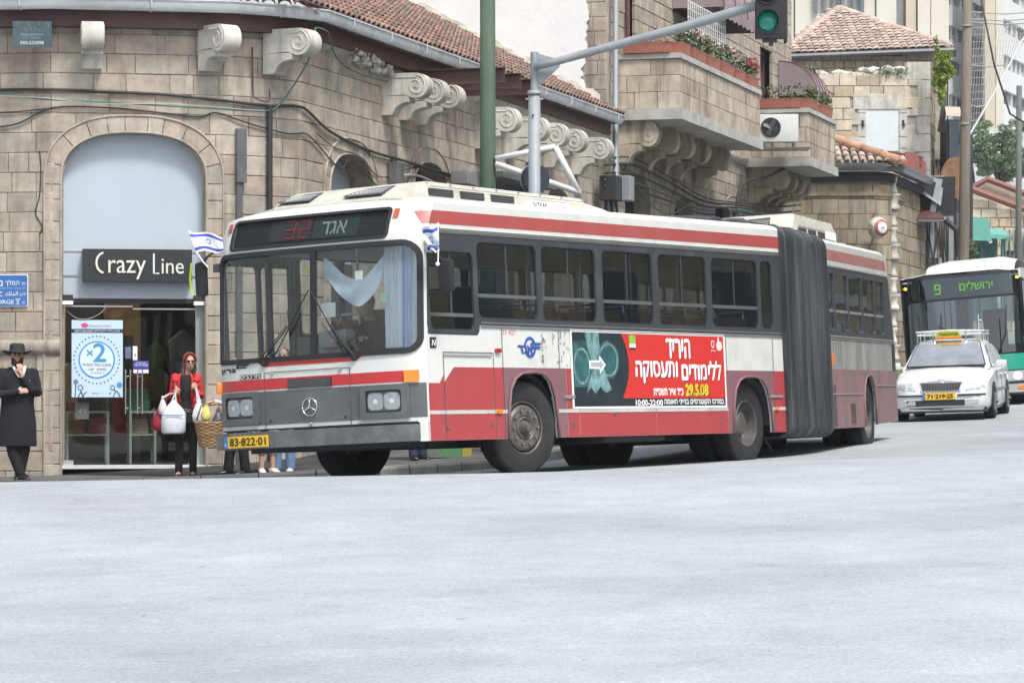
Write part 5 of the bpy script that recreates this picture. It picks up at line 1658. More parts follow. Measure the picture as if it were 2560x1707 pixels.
for k, px in enumerate((2038, 2060, 2082, 2104, 2132, 2152)):
 MB().box((tpx(px), YT - .5, tz(-40)), (tpx(px + 9) - tpx(px), .5, tz(-110) - tz(38 if k != 4 else 30))).build('slit_window', m_dwin, tw)
localize(tw)
# ---------------------------------------------------------------- white block with window ribbons
DE = Vector((.3616, .9323));
def ribbon_block(name, label, x0, y0, L_, zt, nfl, fh, zb, seed, pier=None):
 b = empty(name, (x0, y0, 0), label=label, cat='building')
 Pp = Path([(x0, y0), (x0 + DE.x * L_, y0 + DE.y * L_)], 0)
 m_w = M('white block render', (.62, .63, .63), .8, var=.05, scale=.1, dirt=(.45, .45, .44), damt=.2, dscale=.1)
 rnd = random.Random(seed)
 for k in range(nfl):
  z = zb + k * fh
  pbox(MB(), 0, L_, z, z + fh * .60, -.6, .1, Pp).build('spandrel', m_w, b)
  pbox(MB(), 0, L_, z + fh * .60, z + fh, -.5, -.3, Pp).build('window_ribbon', m_dwin, b)
  x = .6
  while x < L_:
   pbox(MB(), x, x + .22, z + fh * .6, z + fh, -.3, -.1, Pp).build('mullion', m_w if rnd.random() < .6 else m_pierd, b)
   if rnd.random() < .3: pbox(MB(), x + .3, x + 1.3, z + fh * .6, z + fh * (.75 + .2 * rnd.random()), -.3, -.22, Pp).build('blind', m_conc, b)
   x += 1.9
 if pier:
  for (a, c, m_) in pier:
   MB().box((x0 + (a + c) / 2, y0 + .3, zb + nfl * fh / 2), (c - a, 1.5, nfl * fh)).build('pier', m_, b)
 MB().box((x0 - 6, y0 + 24, zb + nfl * fh / 2), (10, 30, nfl * fh)).build('block_core', m_conc, b) if not pier else None
 localize(b)
ribbon_block('ribbon_window_block', 'white office block with dark window ribbons and air conditioners left of its concrete piers', 40.9, 290, 17.5, 46, 13, 3.2, 6.4, 3)
ribbon_block('ribbon_window_block', 'white office block with dark window ribbons at the right edge of the view', 44.9, 285, 60, 46, 13, 3.25, 6.0, 4, pier=[(-1.7, -.75, m_conc2), (-.7, .0, m_conc)])
# ---------------------------------------------------------------- right hand background beyond the street
def at(px, py, Y): x, z = XZ(px, py, Y); return Vector((x, Y, z))
def FY(Y):                       # frontal plane at depth Y, x in metres, z in metres
 return lambda x, z, off=0: Vector((x, Y - off, z))
# metal shack and awning between the curved house and the pole
sh = empty('metal_shack', (at(2330, 0, 92).x, 92, 0), label='grey sheet metal shack with rust red awning beside the curved corner house', cat='shack')
Y = 92.
def fx(px): return XZ(px, 0, Y)[0]
def fz(py): return XZ(0, py, Y)[1]
def fb(name, px0, px1, py0, py1, d0, d1, mat, par=sh):
 return MB().box(((fx(px0) + fx(px1)) / 2, Y + (d0 + d1) / 2, (fz(py0) + fz(py1)) / 2), (abs(fx(px1) - fx(px0)), abs(d1 - d0), abs(fz(py0) - fz(py1)))).build(name, mat, par)
m_sheet = M('weathered sheet metal', (.27, .29, .30), .5, var=.15, scale=3, dirt=(.16, .15, .14), damt=.4)
m_redw = M('faded red wall', (.30, .10, .09), .85, var=.15, dirt=(.2, .1, .09), damt=.4)
for k in range(9):
 a = 2268 + k * 13
 fb('cladding_sheet', a, a + 12, 540, 980, .0 + .05 * (k % 2), .12 + .05 * (k % 2), m_sheet if k % 3 else M('pale sheet', (.36, .37, .37), .6))
fb('back_wall', 2262, 2392, 440, 980, .3, .5, m_innerd)
v = [at(2290, 440, 91.5), at(2362, 440, 93.5), at(2352, 515, 90.6), at(2300, 480, 90.2)]
pymesh('sheet_roof', v, [(0, 1, 2, 3)], m_sheet, sh)
v = [at(2275, 508, 91.5), at(2352, 530, 91.5), at(2362, 545, 89.8), at(2282, 545, 89.8), at(2282, 549, 89.8), at(2362, 549, 89.8)]
pymesh('awning', v, [(0, 1, 2, 3), (3, 2, 5, 4)], m_fascia, sh)
MB().tube([at(2268, 549, 90), at(2362, 549, 90)], .07, 8).build('awning_bar', m_alu, sh)
MB().tube([at(2362, 549, 90), at(2392, 575, 90), at(2398, 640, 90)], .09, 8).build('bent_pipe', m_cable, sh)
MB().tube([at(2267, 420, 90.5), at(2267, 980, 90.5)], .075, 8).build('downpipe', M('blue grey pipe', (.11, .14, .16), .5), sh)
acs = MB().box((0, 0, 0), (.9, .5, 1.1), Matrix.Translation(at(2306, 488, 91)) @ Matrix.Rotation(.22, 4, 'Y'))
acs.build('ventilation_unit', m_alu, sh)
MB().box((0, -.27, 0), (.55, .03, .85), Matrix.Translation(at(2306, 488, 91)) @ Matrix.Rotation(.22, 4, 'Y')).build('vent_grille', m_innerd, sh)
fb('sign_panel', 2322, 2357, 556, 645, -.3, -.2, M('pale sign panel', (.40, .43, .46), .5))
fb('poster_panel', 2340, 2357, 560, 640, -.34, -.3, M('yellowed poster', (.42, .36, .2), .6, var=.5, scale=4))
for k in range(14):
 rnd = random.Random(100 + k)
 x = 2268 + rnd.uniform(0, 100)
 MB().tube([at(x, 545, 91.7), at(x + rnd.uniform(-6, 6), 590, 91.6), at(x + rnd.uniform(-8, 8), 660, 91.6)], .025, 5).build('cable', m_cable, sh)
localize(sh)
rw = empty('red_side_wall', (at(2275, 0, 94).x, 94, 0), label='faded red wall with orange brown eaves above the metal shack', cat='wall')
v0 = at(2262, 405, 94); v1 = at(2292, 405, 98)
MB().prism([(v0.x, 94), (v1.x, 98), (v1.x + .3, 98), (v0.x + .3, 94.2)], 2, 7.6).build('wall', m_redw, rw)
v = [at(2170, 368, 90), at(2308, 392, 96), at(2296, 408, 96), at(2230, 398, 92)]
pymesh('eaves_board', v + [p + Vector((0, .1, -.25)) for p in v], [(0, 1, 2, 3), (4, 5, 6, 7), (3, 2, 6, 7), (1, 2, 6, 5)], M('orange brown eaves', (.40, .17, .08), .7), rw)
localize(rw)
# dark scaffold-like structure behind the pole
dk = empty('dark_lattice_tower', (at(2400, 0, 100).x, 100, 0), label='dark steel lattice with a rusty round sign and balconies behind the wooden pole', cat='structure')
Y = 100.
m_dks = M('dark blue grey steel', (.035, .04, .05), .6, var=.3)
def fb2(*a): return fb(*a, par=dk)
fb('dark_wall', 2366, 2392, 300, 980, 0, 1.5, m_dks, dk)
fb('dark_post', 2412, 2430, 330, 980, -.2, .3, m_dks, dk)
fb('glass_panel', 2372, 2396, 300, 400, -.1, 0, M('dull blue glass', (.07, .09, .12), .2), dk)
MB().lathe([(0, 0), (.42, 0), (.44, -.03), (.44, .06)], 22, Matrix.Translation(at(2386, 445, 99.6)) @ Matrix.Rotation(R(90), 4, 'X') @ Matrix.Scale(1.5, 4, (0, 1, 0))).build('rusty_sign', M('rusty plate', (.23, .13, .07), .8, var=.4, scale=4), dk)
for k in range(6):
 MB().tube([at(2412 if k else 2366, 300 - 45 * k, 99.5), at(2430, 304 - 45 * k, 99.5)], .022, 5).build('rail', m_dks, dk)
for px in (2369, 2414, 2428): MB().tube([at(px, 40 if px > 2400 else 150, 99.4), at(px, 300, 99.4)], .025, 5).build('post', m_dks, dk)
for k in range(8): MB().tube([at(2413 + (k % 2) * 15, 60 + 30 * k, 99.3), at(2428 - (k % 2) * 15, 90 + 30 * k, 99.3)], .014, 4).build('brace', m_dks, dk)
fb('side_panel', 2340, 2372, 560, 980, -1, 1, m_dks, dk)
v = [at(2362, 266, 99), at(2400, 268, 99), at(2404, 292, 98), at(2366, 290, 98)]
pymesh('small_roof', v, [(0, 1, 2, 3)], m_tile2, dk)
localize(dk)
# wooden utility poles
m_wood = M('grey brown wood pole', (.17, .15, .12), .85, var=.2, scale=3, stretch=(6, 6, .4), dirt=(.10, .09, .08), damt=.4, bump=.4)
def pole(name, label, p0, p1, r0, r1, mat, extra=None):
 t = empty(name, p0, label=label, cat='pole')
 MB().tube([Vector((0, 0, 0)), (Vector(p1) - Vector(p0)) * .5, Vector(p1) - Vector(p0)], [r0, (r0 + r1) / 2, r1], 16).build('pole_shaft', mat, t, smooth=True)
 return t
pl = pole('utility_pole', 'tall grey brown wooden pole beyond the rear of the red bus', at(2402, 1035, 72.5), at(2420, -40, 72.5), .145, .11, m_wood)
for py in (65, 310):
 q = at(2418 - .02 * py, py, 72.5) - Vector(pl.location)
 MB().lathe([(.135, -.02), (.14, -.02), (.14, .02), (.135, .02)], 16, Matrix.Translation(q)).build('steel_band', m_alu, pl)
pole('utility_pole', 'thin dark pole standing at the right edge of the view', at(2544, 1000, 110), at(2548, 215, 110), .12, .10, M('dark pole', (.11, .12, .11), .8))
# netting with white ropes
nt = empty('net_and_ropes', (at(2480, 0, 95).x, 95, 0), label='white ropes and hanging string net stretched from the wooden pole', cat='net')
rp = [((2418, 30), (2600, 30)), ((2420, 48), (2600, 46)), ((2418, 55), (2600, 57)), ((2418, 162), (2516, 162)), ((2420, 260), (2462, 265))]
for k, (a, b) in enumerate(rp): MB().tube([at(a[0], a[1], 90), at((a[0] + b[0]) / 2, (a[1] + b[1]) / 2 + 6, 90), at(b[0], b[1], 90)], .02, 5).build('rope', m_cable_w, nt)
MB().tube([at(2420, 345, 90), at(2490, 225, 90), at(2600, 20, 90)], .028, 6).build('rope', m_wltr, nt)
st = MB()
for k in range(26):
 x = 2424 + k * 7
 bx = max(2420, min(x - 20, 2600)); by = 345 - (bx - 2420) * 1.72
 if by > 60: st.tube([at(x, 56, 90), at((x + bx) / 2, (56 + by) / 2 + 5, 90), at(bx, by, 90)], .009, 3)
for k in range(16):
 y = 70 + 18 * k; xe = 2420 + (345 - y) / 1.72
 st.tube([at(2420, y, 90), at(max(2421, xe), y - 4, 90)], .006, 3)
o = st.build('net_strings', m_cable_w, nt, fix=False); o['kind'] = 'stuff'
localize(nt)
o = MB().tube([at(2449, -20, 88), at(2485, 160, 88), at(2525, 285, 88), at(2600, 330, 88)], .028, 6).build('cable', m_cable, None, smooth=True); tag(o, 'dark cable sagging down across the net at the upper right', 'cable')
# small stone house with brown gable boards, far right
gh = empty('gabled_stone_house', (at(2490, 0, 140).x, 140, 0), label='small yellow stone house with red brown gable boards at the right edge', cat='building')
Y = 140.
gx0 = fx(2418); gx1 = fx(2620)
PGH = Path([(gx0, 140.), (gx1, 140.)], 0)
def gableh(x): return fz(476) - (x) * (fz(476) - fz(517)) / (fx(2545) - fx(2431))
stones(gh, PGH, 0, gx1 - gx0, 2.0, fz(474), .42, (.35, .8), [], mat=m_old, seed=71, rank=lambda s_, z: abs(s_ - 1), nmax=90, gap=.02, rough=.06, skip=lambda s_, z: z > gableh(s_ - .2) - .25)
pymesh('wall', [(gx0, 140.06, -2), (gx1, 140.06, -2), (gx1, 140.06, gableh(gx1 - gx0)), (gx0, 140.06, fz(474))], [(0, 1, 2, 3)], m_old, gh)
m_gb = M('red brown gable board', (.20, .085, .07), .7, var=.1)
for (a, b) in (((2415, 468), (2620, 545)),):
 MB().tube([at(a[0], a[1], 139.7), at(b[0], b[1], 139.7)], .16, 4).build('gable_board', m_gb, gh)
Y = 144.
pymesh('rear_gable', [at(2428, 470, 144), at(2469, 448, 144), at(2625, 508, 144), at(2625, 620, 144), at(2428, 620, 144)], [(0, 1, 2, 3, 4)], M('pinkish old wall', (.42, .33, .25), .9, var=.15, scale=1.5), gh)
MB().tube([at(2424, 473, 143.7), at(2469, 448, 143.7), at(2625, 508, 143.7)], .15, 4).build('gable_board', m_gb, gh)
localize(gh)
# green kiosk canopy
gk = empty('green_kiosk', (at(2480, 0, 125).x, 125, 0), label='turquoise green shop canopy with green posts below the gabled house', cat='kiosk')
Y = 125.
m_gr = M('turquoise canopy', (.13, .38, .32), .5, var=.1, dirt=(.15, .35, .3), damt=.3); m_grd = M('dull green panel', (.10, .20, .19), .6, var=.15)
v = [at(2450, 568, 126), at(2504, 573, 126), at(2527, 588, 124), at(2452, 584, 124), at(2452, 594, 124), at(2508, 598, 124), at(2527, 590, 124)]
pymesh('canopy', v, [(0, 1, 2, 3), (3, 2, 6, 5, 4)], m_gr, gk)
mb = MB().prism([(-.5, -.5), (.5, -.5), (.35, .4), (-.35, .4)], -.6, .6, Matrix.Translation(at(2443, 572, 124.5)) @ Matrix.Rotation(R(90), 4, 'X'))
mb.build('canopy_end', m_gr, gk)
MB().tube([at(2462, 590, 124), at(2478, 607, 124)], .07, 6).build('strut', m_wltr, gk)
fb('kiosk_wall', 2440, 2500, 594, 800, .6, .8, m_grd, gk)
for k, px in enumerate((2436, 2452, 2504, 2511)): fb('post', px, px + 4, 590, 800, -.1, .1, m_grd, gk)
fb('arched_door', 2455, 2468, 618, 800, .5, .58, m_dwin, gk)
fb('shop_panel', 2512, 2620, 575, 800, .9, 1.1, M('grey cream panels', (.36, .38, .35), .7, var=.2, scale=.6), gk)
fb('shop_window', 2516, 2545, 600, 625, .7, .88, M('pale yellow window', (.42, .43, .30), .5), gk)
for k in range(6): fb('wall_post', 2516 + 14 * k, 2518 + 14 * k, 572, 800, .6, .8, m_pierd, gk)
fb('red_tin', 2433, 2440, 592, 610, -.6, -.4, M('red tin', (.35, .02, .03), .5), gk)
localize(gk)
# corrugated roof slope behind the tree
rs = pymesh('corrugated_roof', [at(2425, 340, 200), at(2500, 318, 210), at(2600, 330, 210), at(2600, 470, 190), at(2440, 470, 190)], [(0, 1, 2, 3, 4)], M('grey corrugated sheet', (.33, .36, .37), .6, var=.25, scale=.4, stretch=(1, .2, 4)))
tag(rs, 'grey corrugated roof seen behind the grey green tree', 'roof')
# trees
def tree(label, base, h, crown_c, crown_r, leafmat, n, s, seed, group=None, cat='tree'):
 rnd = random.Random(seed)
 t = empty('tree', base, label=label, cat=cat)
 b = Vector(base)
 mb = MB()
 cc = Vector(crown_c) - b
 mb.tube([(0, 0, 0), (.1, 0, cc.z * .5), (cc.x * .8, 0, cc.z)], [h * .028, h * .02, h * .010], 8)
 tips = []
 for k in range(16):
  a = rnd.uniform(0, 2 * PI); el_ = rnd.uniform(-.5, 1)
  tip = cc + Vector((crown_r[0] * math.cos(a) * rnd.uniform(.35, .95), crown_r[1] * math.sin(a) * .8, crown_r[2] * el_ * .8))
  st_ = Vector((cc.x * .6, 0, cc.z * rnd.uniform(.5, .9)))
  mid = (st_ + tip) / 2 + Vector((0, 0, .15 * h * rnd.uniform(-.1, .3)))
  mb.tube([st_, mid, tip], [h * .009, h * .006, h * .002], 5); tips.append(tip); tips.append((mid + tip) / 2)
 mb.build('trunk', m_bark, t, smooth=True)
 lf = MB()
 for tip in tips:
  for q in range(3):
   c = tip + Vector((rnd.gauss(0, .16) * crown_r[0], rnd.gauss(0, .16) * crown_r[1], rnd.gauss(0, .14) * crown_r[2]))
   leaves(lf, c, crown_r[0] * .2, crown_r[1] * .2, crown_r[2] * .13, n // 48, s, rnd)
 lf.build('crown', leafmat, t, fix=False)
 return t
tree('grey green feathery tree in front of the white block at the right', at(2500, 560, 150), 8, at(2500, 385, 150), (1.75, 1.4, 1.6), m_leaf3, 9000, .075, 5)
tree('bright yellow green sapling growing from the old wall beside the wooden pole', at(2352, 330, 99), 4, at(2358, 195, 99), (.42, .4, 1.0), m_leaf2, 2200, .06, 6)
bs_ = MB(); rnd = random.Random(8)
for k in range(7): leaves(bs_, at(2415 + 5 * (k % 3), 620 + 8 * (k % 4), 93), .3, .3, .3, 60, .06, rnd)
o = bs_.build('dark_shrub', m_leaf, None, fix=False); tag(o, 'dark small shrub at the foot of the wooden pole above the green bus', 'shrub')
# ---------------------------------------------------------------- traffic light, green pole and what hangs on them
tl = empty('traffic_light_mast', (at(1336, 0, 44.3).x, 44.3, -.85), label='galvanised mast with a long curved arm carrying a green traffic light over the bus', cat='traffic light')
b0 = Vector(tl.location)
MB().tube([(0, 0, 0), (0, 0, at(0, 232, 44.3).z - b0.z)], .085, 20).build('pole', m_steel, tl, smooth=True, )
MB().lathe([(.06, 0), (.105, .0), (.105, .03), (.09, .05), (.06, .05)], 20, Matrix.Translation((0, 0, at(0, 236, 44.3).z - b0.z))).build('collar', m_steel, tl, auto=40)
MB().tube([(0, 0, at(0, 236, 44.3).z - b0.z), (0, 0, at(0, 131, 44.3).z - b0.z)], .055, 16).build('upper_pole', m_steel, tl, auto=50)
arm = [at(1337, 168, 44.2), at(1400, 152, 44.15), at(1500, 124, 44.0), at(1600, 97, 43.85), at(1700, 71, 43.7), at(1800, 41, 43.55), at(1900, 12, 43.4), at(1960, -6, 43.3)]
MB().tube([p - b0 for p in arm], [.05, .055, .06, .063, .066, .068, .068, .068], 16).build('arm', m_steel, tl, smooth=True)
g = [(.04, at(0, 134, 44.3).z - b0.z), (.36, at(0, 150, 44.3).z - b0.z), (.36, at(0, 168, 44.3).z - b0.z), (.05, at(0, 218, 44.3).z - b0.z)]
MB().prism([(a, b) for a, b in g], -.01, .01, Matrix.Rotation(R(90), 4, 'X')).build('gusset', m_steel, tl)
for k, py in enumerate((332, 248)):
 z = at(0, py, 44.3).z - b0.z
 MB().tube([(-.125, 0, z), (.125, 0, z)], .014, 6).build('bolt', m_alu, tl)
MB().lathe([(0, .0), (.015, 0), (.015, .01)], 8, Matrix.Translation((-.02, -.085, at(0, 290, 44.3).z - b0.z)) @ Matrix.Rotation(R(90), 4, 'X')).build('cable_hole', m_innerd, tl)
# signal head
hd0 = at(1926, 0, 43.2)
hx = hd0.x - b0.x; hy = hd0.y - b0.y
def zz(py): return at(0, py, 43.2).z - b0.z
hb = MB().box((hx, hy + .02, (zz(-130) + zz(98)) / 2), (.42, .14, zz(-130) - zz(98)), bev=.025)
hb.build('signal_housing', m_black, tl, auto=40)
MB().box((hx + .22, hy + .10, (zz(-130) + zz(106)) / 2), (.03, .28, zz(-130) - zz(106)), bev=.008).build('backboard', m_innerd, tl)
m_gl = M('green signal lens', (.008, .15, .11), .25, var=.12, scale=30, emit=(.0, .35, .24), estr=.1, coat=.3)
m_dl = M('unlit red lens', (.10, .02, .02), .25, var=.1, coat=.3)
for py, m_, nm in ((56, m_gl, 'green_lens'), (-18, m_dl, 'red_lens'), (-92, M('unlit amber lens', (.12, .07, .01), .25, coat=.3), 'amber_lens')):
 T_ = Matrix.Translation((hx - .045, hy - .05, zz(py))) @ Matrix.Rotation(R(90), 4, 'X')
 MB().lathe([(0, .045), (.06, .04), (.11, .022), (.14, 0)], 28, T_).build(nm, m_, tl, smooth=True)
 vs = []
 hood = MB()
 hood.lathe([(.165, .0), (.165, .02), (.145, .02), (.145, 0)], 28, T_, closed=True)
 n = 20; base = []
 for i in range(n + 1):
  a = R(-20 + 220 * i / n)
  d = .17 * (.35 + .65 * max(0, math.sin(a)))
  for r_ in (.155, .15):
   base.append(T_ @ Vector((r_ * math.cos(a), r_ * math.sin(a), .01))); base.append(T_ @ Vector((r_ * math.cos(a), r_ * math.sin(a), .02 + d)))
 fs = []
 for i in range(n):
  o_ = 4 * i
  fs += [(o_, o_ + 4, o_ + 5, o_ + 1), (o_ + 2, o_ + 3, o_ + 7, o_ + 6), (o_ + 1, o_ + 5, o_ + 7, o_ + 3)]
 hood.add(base, fs)
 hood.build('visor', m_black, tl, auto=40)
MB().box((hx - .01, hy + .02, zz(102)), (.2, .08, .05)).box((hx + .01, hy + .02, zz(108)), (.06, .06, .08)).build('bracket', m_black, tl)
# green painted pole and the tube frame fixed on it
m_gp = M('faded green pole paint', (.05, .085, .055), .75, var=.25, scale=3, stretch=(5, 5, .5), dirt=(.10, .12, .09), damt=.4, dscale=2.5, bump=.3)
gpole = pole('green_pole', 'thick faded green pole in front of the tiled roof', at(1221, 1150, 45.6), at(1219, -40, 45.6), .118, .112, m_gp)
fr = empty('tube_frame', at(1240, 400, 45.5), label='white welded tube frame sticking out from the green pole above the bus', cat='frame')
f0 = Vector(fr.location)
m_wtube = M('white tube paint', (.66, .68, .68), .4, var=.08, dirt=(.4, .38, .35), damt=.3)
for a, b, r_ in (((1238, 397), (1388, 367), .042), ((1388, 367), (1450, 486), .045), ((1238, 409), (1450, 482), .045)):
 MB().tube([at(a[0], a[1], 45.5) - f0, at(b[0], b[1], 45.5) - f0], r_, 12).build('tube', m_wtube, fr, smooth=True)
rs_ = empty('round_sign', at(1340, 448, 44.75), label='round traffic sign seen from its dark edge behind the galvanised mast', cat='sign')
RM = Matrix.Rotation(R(25), 4, 'Z') @ Matrix.Rotation(R(90), 4, 'X')
MB().lathe([(0, .02), (.205, .02), (.215, .0), (.215, -.07), (.2, -.09), (0, -.09)], 32, RM @ Matrix.Scale(1.0, 4)).build('sign_disc', M('dark blue grey sign back', (.03, .04, .055), .4, var=.1), rs_, auto=40)
MB().lathe([(.205, -.05), (.222, -.05), (.222, -.07), (.205, -.07)], 32, RM, closed=True).build('sign_rim', m_alu, rs_, auto=40)
# ---------------------------------------------------------------- articulated bus
def frame_mat(o, dx, dy):
 x = Vector(dx).normalized(); y = Vector(dy); y = (y - x * y.dot(x)).normalized(); z = x.cross(y)
 m = Matrix((x, y, z)).transposed().to_4x4(); m.translation = Vector(o); return m
W = 2.78
M1 = frame_mat((-.874, 34.03, -.81), (math.sin(R(30.7)), math.cos(R(30.7)), .0035), (-math.cos(R(30.7)), math.sin(R(30.7)), -.048))
M2 = frame_mat((4.357, 43.46, -.78), (math.sin(R(17.5)), math.cos(R(17.5)), .004), (-math.cos(R(17.5)), math.sin(R(17.5)), -.048))
bus = empty('articulated_bus', mat=M1, label='dirty white and red articulated city bus turning the corner with route 32 on its sign', cat='bus')
rear = empty('rear_section', (0, 0, 0)); rear.parent = bus; rear.matrix_local = M1.inverted() @ M2
def wt(u, w): return w + (max(0, w - 1.7) * .0068 * max(0, u))
def Sn(u, w, off=0): return Vector((u, -off, wt(u, w)))
def Sf(u, w, off=0): return Vector((u, W + off, wt(u, w)))
def Rn(u, w, off=0): return Vector((u, -off, w + .03 * (w > 1.7) * (w - 1.7)))
def Rf(u, w, off=0): return Vector((u, W + off, w + .03 * (w > 1.7) * (w - 1.7)))
def rake(w): return (0 if w < 1.15 else (w - 1.15) * .06) + (.6 * (w - 2.5) ** 2 if w > 2.5 else 0)
def uf(v, w):
 x = (min(max(v, 0), W) - W / 2) / (W / 2)
 return -.22 + .06 * x * x + .16 * abs(x) ** 7 + rake(w)
def Fm(v, w, off=0):
 x = (v - W / 2) / (W / 2)
 s_ = abs(x) ** 7 * .8
 return Vector((uf(v, w) - off * (1 - s_ * .5), v + (off * s_ if x > 0 else -off * s_), w))
def Fx(x, w, off=0): return Fm(W - x, w, off)       # x runs to the viewer's right
VS = [0, .02, .05, .09, .14, .2, .28, .4, .6, .85, 1.1, 1.4, 1.7, 1.95, 2.2, 2.4, 2.5, 2.58, 2.64, 2.69, 2.73, 2.76, 2.78]
WS = [1.15, 2.5, 2.6, 2.7, 2.8, 2.9, 2.97]
# --- side walls
arch1 = [(1.66, .41), (1.69, .75), (1.75, .98), (1.86, 1.10), (2.02, 1.16), (2.30, 1.175), (2.52, 1.15), (2.66, 1.07), (2.75, .9), (2.80, .65), (2.81, .41)]
arch2 = [(7.36, .41), (7.39, .75), (7.46, .98), (7.58, 1.09), (7.74, 1.14), (8.02, 1.145), (8.24, 1.11), (8.38, 1.0), (8.46, .85), (8.51, .65), (8.52, .41)]
US = frange(0, 9, 9)
WIN = [(1.13, 2.46), (2.57, 3.86), (4.03, 5.31), (5.46, 6.77), (6.92, 8.25), (8.34, 8.69)]
def side_walls(mp, near):
 nm = 'side_panel'
 lo = [(0 if near else 1.55, .41)] + arch1 + arch2 + [(8.99, .41), (8.99, 1.72)] + ([(1.10, 1.72), (1.08, 1.58), (.06, 1.58), (.03, 1.7), (uf(0, 1.72), 1.72)] if near else [(1.55, 1.72)]) + ([(0, 1.15)] if near else [])
 sheet(nm, [lo], mp, m_wht, bus, off=0, t=.03, xs=US, ys=(1.2,))
 hi = [(uf(0, 2.66), 2.66), (8.99, 2.66), (8.99, 3.03)] + [(uf(0, w), w) for w in (3.03, 2.97, 2.9, 2.8, 2.72)]
 sheet('cornice_panel', [hi], mp, m_wht, bus, off=0, t=.03, xs=US, ys=(2.8, 2.9))
 if near:
  outer = [(uf(0, 1.6) + .015, 1.60), (.05, 1.585), (1.08, 1.585), (1.12, 1.62), (1.14, 1.70), (8.985, 1.70), (8.985, 2.70), (uf(0, 2.7) + .02, 2.70), (uf(0, 2.5) + .01, 2.5), (uf(0, 2.0) + .01, 2.0)]
  holes = [rr(.10, 1.635, 1.04, 2.50, (.09, .10, .08, .06))] + [rr(a, 1.775, b, 2.625, .085) for a, b in WIN]
 else:
  outer = [(1.56, 1.70), (8.985, 1.70), (8.985, 2.70), (1.56, 2.70)]
  holes = [rr(max(a, 1.64), 1.76, b, 2.64, .07) for a, b in WIN]
  dh = [rr(.16 + .68 * k, .62, .76 + .68 * k, 2.52, .06) for k in (0, 1)]
  dl = sheet('folding_door', [[(.08, .41), (1.54, .41), (1.54, 2.7), (.12, 2.7)]] + dh, mp, m_band, bus, off=.006, t=.03)
  for h_ in dh: sheet('door_glass', h_, mp, m_shop, dl, off=-.01, t=.004)
 sheet('window_band', [outer] + holes, mp, m_band, bus, off=.006, t=.03, xs=US)
 ws = ([(.10, 1.04, 1.635, 2.50)] if near else []) + [(a if near else max(a, 1.64), b, 1.775, 2.625) for a, b in WIN]
 for k, (a, b, c, d) in enumerate(ws):
  g = sheet('side_window', rr(a - .02, c - .02, b + .02, d + .02, .09), mp, m_win if near else m_shop, bus, off=-.018, t=.004, xs=US)
  if near:
   sheet('window_frame', [rr(a - .004, c - .004, b + .004, d + .004, .09), rr(a + .014, c + .014, b - .014, d - .014, .075)], mp, m_rubber, g, off=-.004, t=.02)
   zb = 1.80 if k == 0 else 2.03
   if b - a > .5:
    sheet('slider_rail', rr(a + .01, zb - .02, b - .01, zb + .02), mp, m_greyp, g, off=-.006, t=.014)
    sheet('slider_rail', rr((a + b) / 2 - .012, zb, (a + b) / 2 + .012, d - .01), mp, m_band, g, off=-.008, t=.01)
side_walls(Sn, True); side_walls(Sf, False)
# paint: red skirt panels, dull arch panels, silver line, stripe
def P2(name, loop, mat, mp=Sn, off=.004, t=.006, par=None, **k): return sheet(name, loop, mp, mat, par or bus, off=off, t=t, xs=US, **k)
P2('skirt_panel', [(.012, .412), (.325, .412), (.325, 1.135), (.24, 1.043), (.012, 1.043)], m_red)
P2('skirt_panel', [(.335, .412), (1.40, .412), (1.40, 1.22), (.55, 1.22), (.335, 1.05)], m_red)
P2('skirt_panel', [(1.41, .412), (1.60, .412), (1.60, 1.22), (1.41, 1.22)], m_red)
def ring_arch(a, x0, x1):
 return [(x0, .412)] + [(x, max(.412, z)) for x, z in a] + [(x1, .412), (x1, 1.222), (x0, 1.222)]
P2('arch_panel', ring_arch(arch1, 1.61, 3.05), m_dull)
P2('skirt_panel', rr(3.06, .412, 3.335, 1.22), m_dull if False else m_red)
P2('skirt_panel', rr(3.345, .412, 5.265, 1.22), m_red)
P2('skirt_panel', rr(5.275, .412, 7.24, 1.22), m_red)
P2('arch_panel', ring_arch(arch2, 7.25, 8.62), m_dull)
P2('skirt_panel', rr(8.63, .412, 8.985, 1.22), m_red)
for a, nm in ((arch1, 1), (arch2, 2)):
 lip = [Sn(x, z, .016) for x, z in a]
 MB().tube(lip, .019, 6).build('arch_flare', m_dull, bus, smooth=True)
m_strip = M('dirty silver stripe', (.50, .52, .50), .4, var=.1, dirt=(.3, .28, .27), damt=.5)
for a, b in ((.012, 1.665), (2.82, 3.335), (3.345, 5.265), (5.275, 7.24), (8.53, 8.985)): P2('silver_stripe', rr(a, .70, b, .742), m_strip, off=.008, t=.003)
P2('red_stripe', [(uf(0, 2.945), 2.945), (8.985, 2.945), (8.985, 2.80), (uf(0, 2.80), 2.80)], m_red_u, off=.004, t=.004)
sheet('red_stripe', [(0, 2.80), (.06, 2.80), (.16, 2.945), (0, 2.945)], Fm, m_red_u, bus, off=.004, t=.004, xs=VS, ys=WS)
P2('red_stripe', [(.36, 2.945), (8.985, 2.945), (8.985, 2.80), (.30, 2.80)], m_red_u, mp=Sf, off=.004, t=.004)
for z, h_ in ((2.705, .026), (2.74, .010)): P2('roof_rail', rr(.16, z, 8.985, z + h_), m_chrome, off=.016, t=.014)
for z, h_ in ((1.712, .022), (1.690, .010), (1.668, .010)): P2('belt_rail', rr(1.15, z, 8.985, z + h_), m_chrome, off=.014, t=.012)
P2('side_moulding', rr(2.98, .868, 3.22, .905), m_alu, off=.022, t=.02); P2('side_moulding', rr(8.42, .868, 8.85, .90), m_alu, off=.022, t=.02)
m_seam = M('dark seam', (.07, .07, .07), .8)
